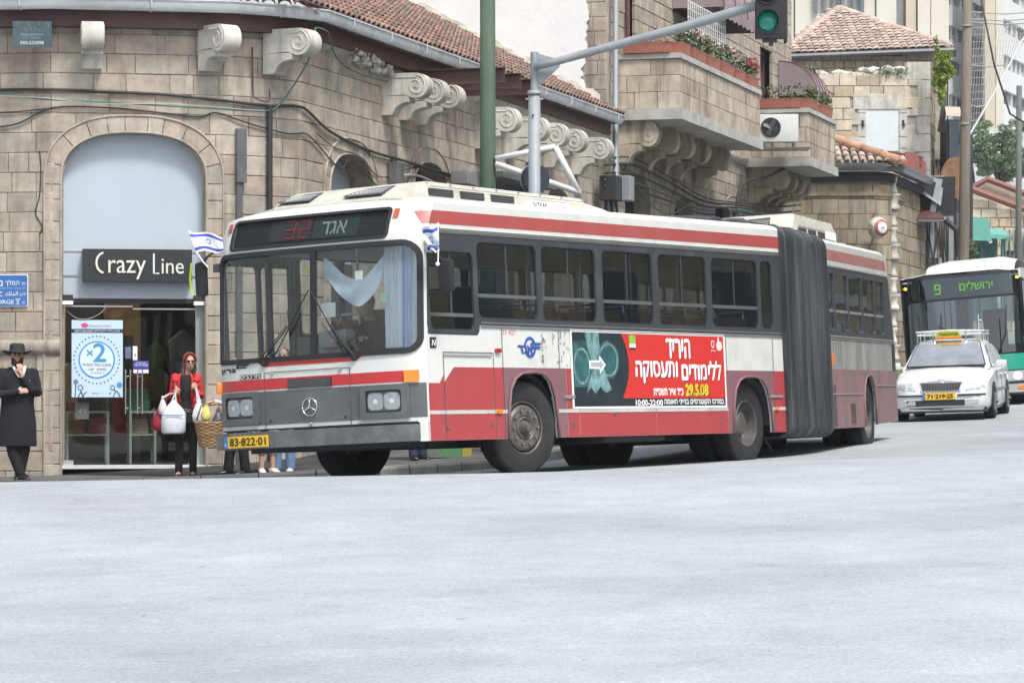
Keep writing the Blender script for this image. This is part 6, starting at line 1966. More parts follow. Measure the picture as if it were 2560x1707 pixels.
for u, z0_, z1_ in ((.33, .42, 1.385), (1.40, .42, 1.385), (1.605, .42, 1.665), (2.9, 1.22, 1.665), (5.27, 1.22, 1.665), (7.245, 1.22, 1.665), (8.62, .42, 1.665)):
 P2('panel_seam', rr(u - .004, z0_, u + .004, z1_), m_seam, off=.0095, t=.002)
P2('panel_seam', rr(.33, 1.378, 1.40, 1.388), m_seam, off=.0095, t=.002)
P2('hatch_gutter', rr(.34, 1.345, 1.36, 1.356), m_alu, off=.016, t=.014)
# scuffs where a poster was torn
rnd = random.Random(44); sc = MB()
for k in range(34):
 u = rnd.choice([rnd.uniform(2.75, 3.12), rnd.uniform(2.5, 2.6), 2.95]); w = rnd.uniform(1.24, 1.64)
 q = [(u + rnd.uniform(.002, .02) * math.cos(a), w + rnd.uniform(.004, .035) * math.sin(a)) for a in (0, 1, 2.2, 3.1, 4.2, 5.3)]
 sc.add([Sn(x, z, .0105) for x, z in q], [tuple(range(6))])
o = sc.build('paint_scuffs', M('scuff', (.16, .16, .15), .8), bus, fix=False); o['kind'] = 'stuff'
# lamps, caps, tags
def lamp(name, u0, w0, u1, w1, mat, mp=Sn, par=None, off=.03):
 return sheet(name, rr(u0, w0, u1, w1, .012), mp, mat, par or bus, off=off, t=off)
lamp('side_lamp', 1.44, 1.385, 1.55, 1.435, m_redlens); lamp('side_lamp', 1.42, .70, 1.53, .745, m_orange)
lamp('side_lamp', 8.62, .70, 8.70, .74, m_orange)
for u, w in ((1.31, .575), (.37, .55), (3.18, .57), (4.2, .68), (7.0, .56)): MB().lathe([(0, .012), (.022, .01), (.024, 0)], 12, Matrix.Translation(Sn(u, w, .006)) @ Matrix.Rotation(R(90), 4, 'X')).build('panel_lock', m_greyp, bus)
sheet('maker_tag', rr(.07, 1.43, .19, 1.545, .005), Sn, m_ltr, bus, off=.012, t=.01)
text('lettering', 'N', (.095, 1.45, .165, 1.52), Sn, m_wltr, bus, off=.014, shear=.15)
text('lettering', '21 427', (1.62, 1.60, 1.93, 1.655), Sn, M('faded red print', (.45, .24, .22), .6), bus, off=.006)
# operator mark: open ring crossed by slanted letters with two bars
cx_, cz_ = 2.235, 1.46
def arc2(cx, cz, rx, rz, a0, a1, wd, n=18):
 p = [(cx + rx * math.cos(R(a0 + (a1 - a0) * k / n)), cz + rz * math.sin(R(a0 + (a1 - a0) * k / n))) for k in range(n + 1)]
 return stroke(p, wd)
m_bl = M('operator blue', (.03, .09, .33), .4, var=.05)
sheet('operator_mark', arc2(cx_, cz_, .115, .105, 25, 172, .035), Sn, m_bl, bus, off=.008, t=.003, auto=None)
sheet('operator_mark', arc2(cx_, cz_, .115, .105, 215, 352, .035), Sn, m_bl, bus, off=.008, t=.003, auto=None)
text('operator_mark', 'אגד'[::-1], (1.98, 1.385, 2.30, 1.475), Sn, m_bl, bus, off=.009, shear=-.25, bold=.008)
sheet('operator_mark', [(2.24, 1.44), (2.25, 1.515), (2.485, 1.515), (2.475, 1.485), (2.29, 1.485), (2.288, 1.472), (2.47, 1.472), (2.46, 1.44)], Sn, m_bl, bus, off=.009, t=.003, auto=None)
# advertisement board
ad = empty('advert_poster', (0, 0, 0)); ad.parent = bus
A0, A1, Z0a, Z1a = 3.17, 7.20, .745, 1.685
m_adr = M('advert red', (.55, .035, .03), .35, var=.05); m_addk = M('advert dark', (.018, .028, .034), .35, var=.3, scale=2)
m_adt = M('advert teal', (.03, .105, .11), .35, var=.6, scale=5); m_adl = M('advert pale teal', (.14, .26, .27), .35, var=.65, scale=7)
m_shd = M('print shadow', (.12, .01, .03), .4)
def AD(n, loop, m, off=.013, t=.001, **k): return sheet(n, loop, Sn, m, ad, off=off, t=t, xs=frange(3, 7, 4), **k)
AD('advert_border', rr(A0, Z0a, A1, Z1a), m_wltr, off=.011, t=.004)
AD('advert_ground', rr(A0 + .04, Z0a + .025, A1 - .04, Z1a - .03), m_addk, off=.0125)
cur = [(4.42 + .17 * (1 - ((k / 10) * 2 - 1) ** 2), .885 + (1.65 - .885) * k / 10) for k in range(11)]
AD('advert_red_field', [(4.42, .865), (A1 - .04, .865), (A1 - .04, 1.655)] + cur[::-1], m_adr, off=.014, auto=None)
AD('advert_coin', ell(4.08, 1.33, .27, .235, 28), m_adt, off=.0145); AD('advert_coin', [ell(4.08, 1.33, .235, .205, 28), ell(4.08, 1.33, .205, .178, 28)], m_adl, off=.0152)
AD('advert_figure', [(3.22, 1.53), (3.45, 1.57), (3.62, 1.5), (3.70, 1.25), (3.66, 1.06), (3.5, 1.0), (3.22, 1.0)], m_adt, off=.0145, auto=None)
AD('advert_coin', [ell(3.42, 1.25, .2, .22, 24), ell(3.42, 1.25, .17, .19, 24)], m_adl, off=.0152)
AD('advert_figure', [(3.5, 1.652), (3.85, 1.652), (3.88, 1.4), (4.0, 1.15), (4.13, .97), (3.98, .93), (3.85, 1.0), (3.72, .92), (3.62, 1.0), (3.5, .92), (3.6, 1.1), (3.72, 1.25), (3.6, 1.4)], m_adl, off=.0158, auto=None)
AD('advert_arrow', [(3.60, 1.22), (3.85, 1.22), (3.85, 1.16), (4.0, 1.27), (3.85, 1.38), (3.85, 1.32), (3.60, 1.32)], m_wltr, off=.0166, auto=None)
AD('advert_arrow', [(3.63, 1.24), (3.86, 1.24), (3.86, 1.205), (3.95, 1.27), (3.86, 1.335), (3.86, 1.30), (3.63, 1.30)], M('arrow grey', (.35, .38, .4), .4), off=.0172, auto=None)
AD('advert_tag', rr(4.62, 1.53, 4.78, 1.635), M('lime tag', (.22, .45, .06), .4), off=.0155); AD('advert_tag', rr(4.62, 1.485, 4.78, 1.53), m_wltr, off=.0155); AD('advert_tag', rr(4.62, 1.46, 4.78, 1.482), m_ltr, off=.0155)
text('lettering', 'הכל'[::-1], (4.64, 1.49, 4.76, 1.525), Sn, M('lime letter', (.2, .4, .06), .4), ad, off=.0165)
def adt(s_, box, m_=m_wltr, sh=True, b=.012, rtl=True):
 s2 = s_[::-1] if rtl else s_
 if sh: text('lettering_shadow', s2, (box[0] + .02, box[1] - .012, box[2] + .02, box[3] - .012), Sn, m_shd, ad, off=.0155, t=.0005, bold=b)
 text('lettering', s2, box, Sn, m_, ad, off=.0175, t=.001, bold=b)
adt('היריד', (5.58, 1.37, 6.22, 1.60))
adt('ללימודים', (5.97, 1.10, 7.06, 1.33))
adt('ותעסוקה', (4.76, 1.06, 5.85, 1.315))
m_adyel = M('advert yellow', (.62, .55, .03), .4)
adt('29.5.08', (6.05, .90, 6.67, 1.035), m_adyel, rtl=False, b=.012)
adt('כ״ד אייר תשס״ח', (5.20, .90, 5.98, .985), sh=False, b=.004)
adt('10:00-22:00', (4.72, .775, 5.42, .845), sh=False, b=.004, rtl=False)
adt('במרכז הקונגרסים בנייני האומה', (5.47, .77, 7.10, .85), sh=False, b=.0035)
AD('advert_crest', [(6.82, 1.60), (6.82, 1.53), (6.86, 1.50), (6.90, 1.53), (6.90, 1.60)], m_wltr, off=.0155, auto=None)
AD('advert_crest', [(6.835, 1.59), (6.835, 1.535), (6.86, 1.515), (6.885, 1.535), (6.885, 1.59)], m_adr, off=.0162, auto=None)
AD('advert_hand', [(6.97, 1.5), (6.96, 1.56), (7.0, 1.59), (7.0, 1.64), (7.03, 1.64), (7.04, 1.59), (7.10, 1.585), (7.12, 1.52), (7.08, 1.48), (7.0, 1.475)], m_wltr, off=.0155, auto=None)
text('lettering', 'עיריית', (6.80, 1.46, 6.92, 1.48), Sn, m_wltr, ad, off=.0165)
# --- front
fr_out = [(0, .62), (W, .62)] + [(W, 3.03), (0, 3.03)]
ws_hole = rr(.06, 1.40, 2.72, 2.605, (.16, .05, .12, .20), 6)
sg_hole = rr(.42, 2.675, 2.55, 2.995, .05)
sheet('front_panel', [fr_out, ws_hole, sg_hole], Fm, m_wht, bus, off=0, t=.03, xs=VS, ys=WS)
gl = sheet('windscreen', rr(.05, 1.39, 2.73, 2.615, (.16, .05, .12, .20), 6), Fm, m_ws, bus, off=-.006, t=.006, xs=VS, ys=WS + [2.0])
sheet('windscreen_gasket', [rr(.03, 1.375, 2.745, 2.63, (.17, .05, .12, .21), 6), rr(.085, 1.43, 2.70, 2.575, (.14, .04, .1, .17), 6)], Fm, m_rubber, bus, off=.022, t=.035, xs=VS, ys=WS)
sheet('windscreen_pillar', rr(1.31, 1.42, 1.385, 2.60), Fm, m_rubber, bus, off=.02, t=.03)
sheet('windscreen_sill', [(.12, 1.345), (.72, 1.345), (.80, 1.33), (2.05, 1.335), (2.12, 1.38), (2.74, 1.36), (2.745, 1.415), (.09, 1.41)], Fm, m_rubber, bus, off=.018, t=.02, xs=VS, auto=None) if False else None
sheet('destination_glass', rr(.41, 2.665, 2.56, 3.0, .05), Fm, glass('destination glass', (.8, .82, .82), refl=.6, ior=1.4), bus, off=-.004, t=.004, xs=VS, ys=WS)
sheet('destination_gasket', [rr(.40, 2.655, 2.57, 3.012, .06), rr(.435, 2.69, 2.535, 2.982, .04)], Fm, m_rubber, bus, off=.012, t=.02, xs=VS, ys=WS)
sheet('destination_backing', rr(.38, 2.65, 2.6, 3.01), Fm, m_black, bus, off=-.05, t=.01, xs=VS, ys=WS)
m_pan = M('display panel', (.05, .052, .055), .5); m_pan2 = M('roller blind', (.035, .06, .055), .5)
sheet('number_panel', rr(1.45, 2.725, 2.02, 2.965, .01), Fm, m_pan, bus, off=-.04, t=.004, xs=VS, ys=WS)
sheet('name_panel', rr(.82, 2.72, 1.42, 2.975, .01), Fm, m_pan2, bus, off=-.04, t=.004, xs=VS, ys=WS)
m_led = M('red led', (.5, .03, .03), .4, emit=(1, .05, .05), estr=.06)
def seg7(d, x0, z0, w, h, mp, mat, par, off, th=.016, shear=0):
 S7 = {'3': 'abgcd', '2': 'abged', '9': 'abcdfg'}[d]
 g = .004
 seg = {'a': (x0, z0 + h - th, x0 + w, z0 + h), 'd': (x0, z0, x0 + w, z0 + th), 'g': (x0, z0 + h / 2 - th / 2, x0 + w, z0 + h / 2 + th / 2),
   'b': (x0 + w - th, z0 + h / 2 + g, x0 + w, z0 + h - g), 'c': (x0 + w - th, z0 + g, x0 + w, z0 + h / 2 - g), 'f': (x0, z0 + h / 2 + g, x0 + th, z0 + h - g), 'e': (x0, z0 + g, x0 + th, z0 + h / 2 - g)}
 for s_ in S7: sheet('led_segment', rr(*seg[s_]), mp, mat, par, off=off, t=.002, auto=None)
seg7('3', W - 1.79, 2.745, .125, .20, Fx, m_led, bus, -.03, th=.012); seg7('2', W - 1.60, 2.745, .125, .20, Fx, m_led, bus, -.03, th=.012)
text('lettering', 'אגד'[::-1], (W - 1.30, 2.755, W - .97, 2.905), Fx, M('blind lettering', (.42, .46, .44), .6), bus, off=-.03)
for v0, m_ in ((.315, M('amber marker', (.42, .10, .03), .3, coat=.4)), (2.60, m_redlens)):
 sheet('marker_lamp', rr(v0, 2.885, v0 + .06, 2.985, .01), Fm, m_, bus, off=.02, t=.03)
# front livery
def FP(name, loop, mat, off=.004, t=.004, **k): return sheet(name, loop, Fm, mat, bus, off=off, t=t, xs=VS, **k)
FP('grey_front_panel', rr(.012, .675, 2.77, 1.05), m_greyp)
FP('red_front_stripe', rr(.20, 1.068, 2.77, 1.19), m_redf)
FP('red_sill_band', [(.72, 1.372), (.80, 1.325), (2.04, 1.325), (2.12, 1.372)], m_redf, auto=None)
FP('hood_seam', rr(.876, .63, .884, 1.262), m_seam, off=.009, t=.002); FP('hood_seam', rr(2.026, .63, 2.034, 1.262), m_seam, off=.009, t=.002); FP('hood_seam', rr(.88, 1.254, 2.03, 1.263), m_seam, off=.009, t=.002)
FP('hood_seam', rr(.1, .615, 2.74, .632), m_innerd, off=.006, t=.004)
for v0 in (.98, 1.9): FP('hood_latch', rr(v0, 1.225, v0 + .035, 1.275, .008), m_alu, off=.02, t=.02)
FP('grille_frame', rr(1.115, 1.062, 1.70, 1.168), m_rubber, off=.012, t=.012)
for k in range(6): FP('grille_louvre', rr(1.125, 1.068 + k * .0165, 1.69, 1.076 + k * .0165), m_greyp, off=.018, t=.008)
for (a, b, c, d) in ((.17, .67, .747, 1.043), (2.11, .685, 2.70, 1.055)):
 FP('headlight_surround', [rr(a, b, c, d, .02), rr(a + .085, b + .075, c - .07, d - .055, .03)], m_greyp, off=.03, t=.03)
for (a, b, c, d) in ((.26, .748, .672, .985), (2.18, .765, 2.625, .998)):
 FP('lamp_recess', rr(a - .01, b - .005, c + .01, d + .01, .03), m_innerd, off=-.02, t=.012)
 m_ = (a + c) / 2
 for (x0, x1) in ((a + .015, m_ - .006), (m_ + .006, c - .015)):
  hl = FP('headlight', rr(x0, b + .025, x1, d - .025, .055), m_headlamp, off=.006, t=.012)
  sheet('lamp_lens', rr(x0 - .003, b + .022, x1 + .003, d - .022, .055), Fm, m_lens, hl, off=.018, t=.004, xs=VS)
  sheet('lamp_bulb', ell((x0 + x1) / 2, (b + d) / 2, .028, .028, 12), Fm, m_wltr, hl, off=.011, t=.003)
 FP('lamp_bezel', [rr(a - .012, b - .008, c + .012, d + .012, .04), rr(a + .004, b + .012, c - .004, d - .012, .05)], m_rubber, off=.022, t=.03)
# emblem: ring with three spokes
st_c = Fm(1.41, .85, .02)
em = MB()
em.tube([Fm(1.41 + .098 * math.cos(2 * PI * k / 32), .85 + .098 * math.sin(2 * PI * k / 32), .022) for k in range(33)], .008, 6)
for a in (90, 210, 330): em.tube([Fm(1.41, .85, .024), Fm(1.41 + .095 * math.cos(R(a)), .85 + .095 * math.sin(R(a)), .02)], [.014, .004], 6)
em.build('star_emblem', m_chrome, bus, smooth=True)
MB().lathe([(0, .03), (.016, .025), (.02, 0)], 10, Matrix.Translation(Fm(1.41, .665, 0)) @ Matrix.Rotation(R(-90), 4, 'Y')).build('hood_lock', m_alu, bus)
for v in (.95, 1.96): MB().lathe([(0, .01), (.014, .008), (.016, 0)], 10, Matrix.Translation(Fm(v, .72, .004)) @ Matrix.Rotation(R(-90), 4, 'Y')).build('hood_bolt', m_innerd, bus)
sheet('bumper', rr(.085, .415, 2.71, .602, .02), Fm, M('scuffed grey bumper', (.10, .107, .115), .35, var=.12, dirt=(.22, .22, .22), damt=.45, dscale=3, coat=.3), bus, off=.115, t=.15, xs=VS)
FP('under_apron', rr(.3, .36, 2.5, .45), m_innerd, off=-.25, t=.03)
sheet('front_corner', rr(.012, .41, .085, .62), Fm, m_wht, bus, off=.0, t=.03, xs=VS)
# number plate
sheet('number_plate', rr(W - 2.50, .432, W - 1.92, .562, .008), Fx, m_yplate, bus, off=.135, t=.012, xs=[W - v for v in VS])
sheet('plate_band', rr(W - 2.555, .432, W - 2.502, .562, .006), Fx, M('plate blue band', (.06, .22, .55), .4), bus, off=.136, t=.012, xs=[W - v for v in VS])
text('lettering', '83·822·01', (W - 2.465, .455, W - 1.95, .54), Fx, m_ltr, bus, off=.139, bold=.003)
text('lettering', 'IL', (W - 2.542, .455, W - 2.515, .485), Fx, m_wltr, bus, off=.139)
lamp('indicator', .075, 1.063, .215, 1.19, m_orange, Fm, off=.04); lamp('indicator', 2.73, 1.06, 2.775, 1.185, m_orange, Fm, off=.06)
# lettering below the windscreen
text('front_mark', 'גרון'[::-1], (W - 2.74, 1.275, W - 2.46, 1.325), Fx, m_ltr, bus, off=.006, shear=-.15, bold=.006)
sheet('front_mark', [(W - 2.45, 1.325), (W - 2.44, 1.37), (W - 2.24, 1.37), (W - 2.26, 1.352), (W - 2.41, 1.352), (W - 2.41, 1.342), (W - 2.28, 1.342), (W - 2.30, 1.325)], Fx, m_ltr, bus, off=.007, t=.003, auto=None)
sheet('builder_plate', rr(W - 2.385, 1.20, W - 2.085, 1.252, .003), Fx, m_ltr, bus, off=.008, t=.005)
text('lettering', 'מרכבים'[::-1], (W - 2.375, 1.207, W - 2.095, 1.245), Fx, m_wltr, bus, off=.0095, t=.001)
# windscreen wipers
def wiper(v0, w0, v1, w1, v2, w2):
 t = empty('wiper', (0, 0, 0)); t.parent = bus
 MB().tube([Fm(v0, w0, .03), Fm(v0 + (v1 - v0) * .25, w0 + (w1 - w0) * .25, .06), Fm(v1, w1, .05)], [.016, .012, .006], 6).build('wiper_arm', m_rubber, t)
 MB().tube([Fm(v0 + .08, w0, .03), Fm(v1 + .06, w1 - .03, .05)], .006, 5).build('wiper_rod', m_rubber, t)
 MB().tube([Fm(v2, w2, .04), Fm(2 * v1 - v2, 2 * w1 - w2, .04)], .008, 5).build('wiper_blade', m_rubber, t)
 MB().lathe([(0, .05), (.035, .045), (.04, 0)], 12, Matrix.Translation(Fm(v0, w0 - .02, 0)) @ Matrix.Rotation(R(-90), 4, 'Y')).build('wiper_pivot', m_rubber, t)
wiper(2.02, 1.385, 1.62, 1.80, 1.85, 1.45)
wiper(.81, 1.385, 1.15, 1.80, .95, 1.48)
# --- roof
def crown(v, u):
 x = abs((v - W / 2) / (W / 2))
 return 3.03 + .085 * (1 - x ** 9) ** .5 + .045 * (1 - x * x)
def roof(u0f, u1, mp_extra, parent, front=True, wadd=0, fx_=None):
 vs_ = [0, .004, .015, .04, .08, .14, .25, .45, .8, 1.39, 1.98, 2.33, 2.53, 2.64, 2.70, 2.74, 2.765, 2.776, 2.78]
 us = [0, .02, .05, .1, .18, .3, .5, .9]
 rows = []
 for k in us: rows.append(k)
 L_ = u1
 for q in frange(1.4, L_, 6): rows.append(q)
 vs = []
 for s_ in rows:
  for v in vs_:
   u0 = u0f(v)
   u = u0 + (u1 - u0) * (s_ / L_) if s_ > .9 else u0 + s_
   f = 1 if not front else math.sin(min(1, s_ / .55) * PI / 2) ** .8
   w = 3.03 + (crown(v, u) - 3.03) * f
   vs.append((u, v, wt(u, w) + wadd if parent is bus else w + .04 + wadd))
 n = len(vs_)
 fs = [(i * n + j, i * n + j + 1, (i + 1) * n + j + 1, (i + 1) * n + j) for i in range(len(rows) - 1) for j in range(n - 1)]
 fs = [f[::-1] for f in fs]
 return pymesh('roof', vs, fs, M('roof white', (.74, .76, .76), .4, var=.05, scale=1.5, dirt=(.48, .48, .45), damt=.25, coat=.3), parent, auto=50)
roof(lambda v: uf(v, 3.03), 8.99, None, bus)
# roof air conditioner with mesh nose
m_mesh = M('dark mesh', (.06, .063, .066), .6, var=.3, scale=30)
def aircon(par, u0, u1, v0, v1, wb, wt_, label, nose=.55):
 ac = empty('roof_unit', (0, 0, 0)); ac.parent = par
 us = [(u0, wb + .03, .16), (u0 + nose * .45, wb + .13, .04), (u0 + nose, wt_ - .02, .05), (u0 + nose + .2, wt_, .07), (u1 - .12, wt_ - .01, .07), (u1, wb + .03, .09)]
 vs = []
 for (u, w, ins) in us:
  for (v, ww) in ((v0, wb), (v0 + .02, wb + (w - wb) * .55), (v0 + ins, w - .02 if w > wb + .05 else w), (v0 + ins + .08, w), (v1 - ins - .08, w), (v1 - ins, w - .02 if w > wb + .05 else w), (v1 - .02, wb + (w - wb) * .55), (v1, wb)):
   vs.append((u, v, ww))
 n = 8
 fs = [(i * n + j, (i + 1) * n + j, (i + 1) * n + j + 1, i * n + j + 1) for i in range(len(us) - 1) for j in range(n - 1)]
 fs += [tuple(range(n)), tuple((len(us) - 1) * n + k for k in reversed(range(n)))]
 MB().add(vs, fs).build('unit_cover', m_grey_ac, ac, auto=28)
 # nose mesh openings
 def nose_map(x, y, off=0):     # x across from near side, y 0..1 up the nose
  u = u0 + nose * y; w = wb + .05 + (wt_ - wb - .08) * (y ** .8)
  d = Vector((-(wt_ - wb), 0, nose)).normalized()
  return Vector((u, x, w)) + d * off
 for a, b in ((v0 + .30, v0 + .88), (v1 - .62, v1 - .12)):
  lp = [(a + .03, .16), (b - .06, .16), (b, .26), (b - .14, .80), (a + .09, .88)]
  sheet('nose_mesh', lp, nose_map, m_mesh, ac, off=.008, t=.006, auto=None)
  msh = MB()
  for k in range(5):
   msh.tube([nose_map(a + .07, .26 + k * .1, .010), nose_map(b - .07 - .02 * k, .26 + k * .1, .010)], .004, 3)
  for k in range(9): msh.tube([nose_map(a + .07 + (b - a - .17) * k / 8, .24, .010), nose_map(a + .11 + (b - a - .28) * k / 8, .66, .010)], .004, 3)
  o = msh.build('mesh_wire', m_alu, ac, fix=False); o['kind'] = 'stuff'
 # side slots
 for k in range(3):
  a = u0 + nose + .02 + k * .68
  nr = lambda x, y, off=0: Vector((x, v0 + .01 - off + (y - wb) * .05, y))
  s = sheet('side_slot', rr(a, wb + .08, a + .52, wb + .165, .005), nr, m_innerd, ac, off=.012, t=.01)
  for j in range(3): sheet('slat', rr(a + .01, wb + .095 + j * .026, a + .51, wb + .103 + j * .026), nr, m_greyp, s, off=.018, t=.006)
 nr = lambda x, y, off=0: Vector((x, v0 + .01 - off + (y - wb) * .05, y))
 for k in range(8):
  a = u0 + nose + .05 + k * (u1 - u0 - nose - .2) / 7
  MB().box((a, v0 + .06, wt_ - .035), (.03, .03, .012)).build('clip', m_alu, ac)
  if k % 2: MB().box((a, v0 - .01, wb), (.04, .04, .05)).build('foot', m_rubber, ac)
 sheet('lid_seam', rr(u0 + nose + .05, wb + .185, u1 - .1, wb + .190), nr, m_seam, ac, off=.012, t=.004)
 return ac, nr
ac1, nr1 = aircon(bus, .30, 4.62, .42, 2.32, 3.10, 3.36, '')
sheet('maker_sticker', rr(3.05, 3.14, 4.05, 3.245, .005), nr1, m_wltr, ac1, off=.016, t=.003)
text('lettering', 'SüTRAK', (3.18, 3.165, 3.52, 3.22), nr1, m_ltr, ac1, off=.018, bold=.003)
text('lettering', 'air conditioned', (3.56, 3.165, 3.98, 3.22), nr1, M('grey print two', (.25, .26, .28), .6), ac1, off=.018)
MB().tube([(4.6, .6, 3.27), (5.4, .72, 3.23), (6.1, .85, 3.17)], .045, 10).build('roof_pipe', m_wtube, bus, smooth=True)
# hose and gear on the roof before the joint
for pts, r_ in (([(7.0, .8, 3.22), (7.6, .62, 3.24), (8.2, .5, 3.24)], .055), ([(8.2, .5, 3.24), (8.75, .42, 3.26), (8.95, .4, 3.20), (9.0, .45, 3.1)], .04)):
 MB().tube(pts, r_, 10).build('roof_hose', m_bellow, bus, smooth=True)
MB().box((7.3, 1.0, 3.2), (.5, .3, .08), bev=.02).build('roof_hatch', m_grey_ac, bus)
MB().tube([(8.3, .6, 3.22), (9.2, .55, 3.26), (9.9, .5, 3.22)], .03, 8).build('roof_hose', m_rubber, bus, smooth=True)
# --- bellows
def bellows():
 T = M1.inverted() @ M2
 out = rr(-.03, .36, W + .03, 3.09, (.16, .16, .2, .2), 6)
 N = 56
 vs = []; fs = []
 cvx, cvz = W / 2, 1.75
 rnd = random.Random(3)
 for i in range(N + 1):
  t = i / N
  e = (.03, .05, .03, -.085)[i % 4] * (1 + rnd.uniform(-.3, .3))
  if i in (0, N): e = 0
  bulge = .05 * math.sin(PI * t)
  for (v, w) in out:
   sv = 1 if v > cvx else -1; sw_ = 1 if w > cvz else -1
   vv = v + sv * (e + bulge) * min(1, abs(v - cvx) / (W / 2)) ** 2
   ww = w + sw_ * (e * .7) * min(1, abs(w - cvz) / 1.39) ** 4
   p0 = Vector((8.99, vv, wt(9, ww) if ww > 1.7 else ww)); p1 = T @ Vector((.48, vv, ww + (.04 if ww > 2.5 else 0)))
   vs.append(p0 + (p1 - p0) * t)
 n = len(out)
 for i in range(N):
  for k in range(n): fs.append((i * n + k, (i + 1) * n + k, (i + 1) * n + (k + 1) % n, i * n + (k + 1) % n))
 pymesh('bellows', vs, fs, m_bellow, bus, smooth=False)
 for (q, mt) in ((8.99, None), (.48, T)):
  o2 = rr(-.06, .38, W + .06, 3.12, (.1, .1, .22, .22), 6); i2 = rr(.05, .5, W - .05, 3.0, (.1, .1, .2, .2), 6)
  vs2 = []
  for du_ in (-.05, .04):
   for lp in (o2, i2): vs2 += [(mt @ Vector((q + du_, v, w)) if mt else Vector((q + du_, v, wt(9, w)))) for v, w in lp]
  n = len(o2); fs2 = []
  for k in range(n):
   k2 = (k + 1) % n
   fs2 += [(k, k2, n + k2, n + k), (2 * n + k, 3 * n + k, 3 * n + k2, 2 * n + k2), (k, 2 * n + k, 2 * n + k2, k2)]
  pymesh('bellows_frame', vs2, fs2, m_bellow, bus)
bellows()
# --- rear section
def RS(name, loop, mat, mp=Rn, off=.004, t=.006, **k): return sheet(name, loop, mp, mat, rear, off=off, t=t, **k)
RE = 5.78
ra = [(3.06, .43), (3.08, .8), (3.14, 1.02), (3.26, 1.15), (3.42, 1.20), (3.66, 1.20), (3.82, 1.13), (3.92, 1.0), (3.97, .8), (3.99, .46)]
def rear_top(w): return RE - max(0, w - 1.7) * .30 - (.25 * max(0, w - 2.75))
lo = [(.5, .43)] + ra + [(5.7, .50), (RE, .52), (RE, 1.75), (.5, 1.75)]
for mp, nr_ in ((Rn, True), (Rf, False)):
 sheet('side_panel', [lo], mp, m_wht2, rear, off=0, t=.03)
 sheet('cornice_panel', [[(.5, 2.68), (rear_top(2.68), 2.68), (rear_top(2.85), 2.85), (rear_top(3.03), 3.03), (.5, 3.03)]], mp, m_wht2 if False else m_wht, rear, off=0, t=.03)
 WR = [(.66, 1.18), (1.26, 2.18), (2.27, 3.22), (3.31, 4.24), (4.33, 4.98)]
 outer = [(.505, 1.72), (rear_top(1.72) - .12, 1.72), (rear_top(2.7) - .1, 2.70), (.505, 2.70)]
 sheet('window_band', [outer] + [rr(a, 1.82, b, 2.62, .05) for a, b in WR], mp, m_band, rear, off=.006, t=.03)
 for a, b in WR:
  g = sheet('side_window', rr(a - .02, 1.80, b + .02, 2.64, .05), mp, m_win if nr_ else m_shop, rear, off=-.018, t=.004)
  if nr_: sheet('slider_rail', rr(a, 2.085, b, 2.12), mp, m_alu, g, off=-.004, t=.014)
 sheet('red_stripe', [(.505, 2.80), (rear_top(2.8) - .12, 2.80), (rear_top(2.94) - .16, 2.945), (.505, 2.945)], mp, M('chalky red stripe', (.36, .13, .12), .5, var=.15, dirt=(.36, .2, .19), damt=.6), rear, off=.004, t=.004)
for z, h_ in ((1.735, .022), (1.71, .010), (2.705, .02)): RS('belt_rail', rr(.51, z, rear_top(z) - .1, z + h_), m_alu, off=.016, t=.014)
RS('skirt_panel', rr(.51, .432, 1.55, 1.275), m_dull2); RS('skirt_panel', rr(1.56, .432, 2.95, 1.275), m_dull2)
RS('arch_panel', [(2.96, .432)] + ra + [(4.10, .462), (4.10, 1.278), (2.96, 1.278)], m_dull2)
RS('skirt_panel', rr(4.11, .47, 4.85, 1.278), m_dull2); RS('skirt_panel', rr(4.86, .49, 5.75, 1.278), m_dull2)
MB().tube([Rn(x, z, .012) for x, z in ra], .016, 6).build('arch_flare', m_dull2, rear, smooth=True)
for a, b in ((.52, 1.9), (1.9, 2.95), (4.15, 5.6)): RS('side_moulding', rr(a + .02, .91 + (.13 if a > 4 else 0), b - .02, .93 + (.13 if a > 4 else 0)), m_alu, off=.016, t=.014)
RS('louvre_panel', rr(1.98, .48, 2.38, .81), m_dull2, off=.012, t=.01)
for k in range(12): RS('louvre', rr(2.01, .50 + k * .024, 2.35, .511 + k * .024), m_innerd, off=.016, t=.005)
RS('dark_streak', rr(.86, .45, 1.0, 1.05, .04), M('soot smear', (.09, .06, .065), .8, var=.4, scale=5), off=.011, t=.002)
RS('engine_vent', rr(5.50, 1.28, 5.72, 1.70), m_innerd, off=.008, t=.004)
lamp('side_lamp', .60, 1.33, .80, 1.50, m_orange, Rn, rear, .05)
for k in range(5):
 a = .95 + k * .13
 RS('rain_streak', [(a, 1.70), (a + .05 + .02 * (k % 2), 1.70), (a + .045, 1.32), (a + .02, 1.30)], M('grey run mark', (.2, .2, .2), .6, var=.3, scale=6), off=.003, t=.0015, auto=None)
RS('faded_emblem', arc2(3.6, 1.52, .13, .11, 20, 330, .03), M('worn emblem', (.33, .34, .36), .5), off=.004, t=.002, auto=None)
roof(lambda v: .5, 5.1, None, rear, front=False)
rb_ = MB()
pr = [(RE, .52), (RE, 1.7), (rear_top(2.7), 2.7), (rear_top(2.9), 2.93), (5.08, 3.14)]
vs = [(u + (.06 if 0 < i < 4 else 0) * (1 - ((v - W / 2) / (W / 2)) ** 4), v, w) for v in frange(0, W, 8) for i, (u, w) in enumerate(pr)]
m_ = len(pr)
fs = [(j * m_ + i, (j + 1) * m_ + i, (j + 1) * m_ + i + 1, j * m_ + i + 1) for j in range(8) for i in range(m_ - 1)]
pymesh('rear_panel', vs, fs, m_wht2, rear, auto=40)
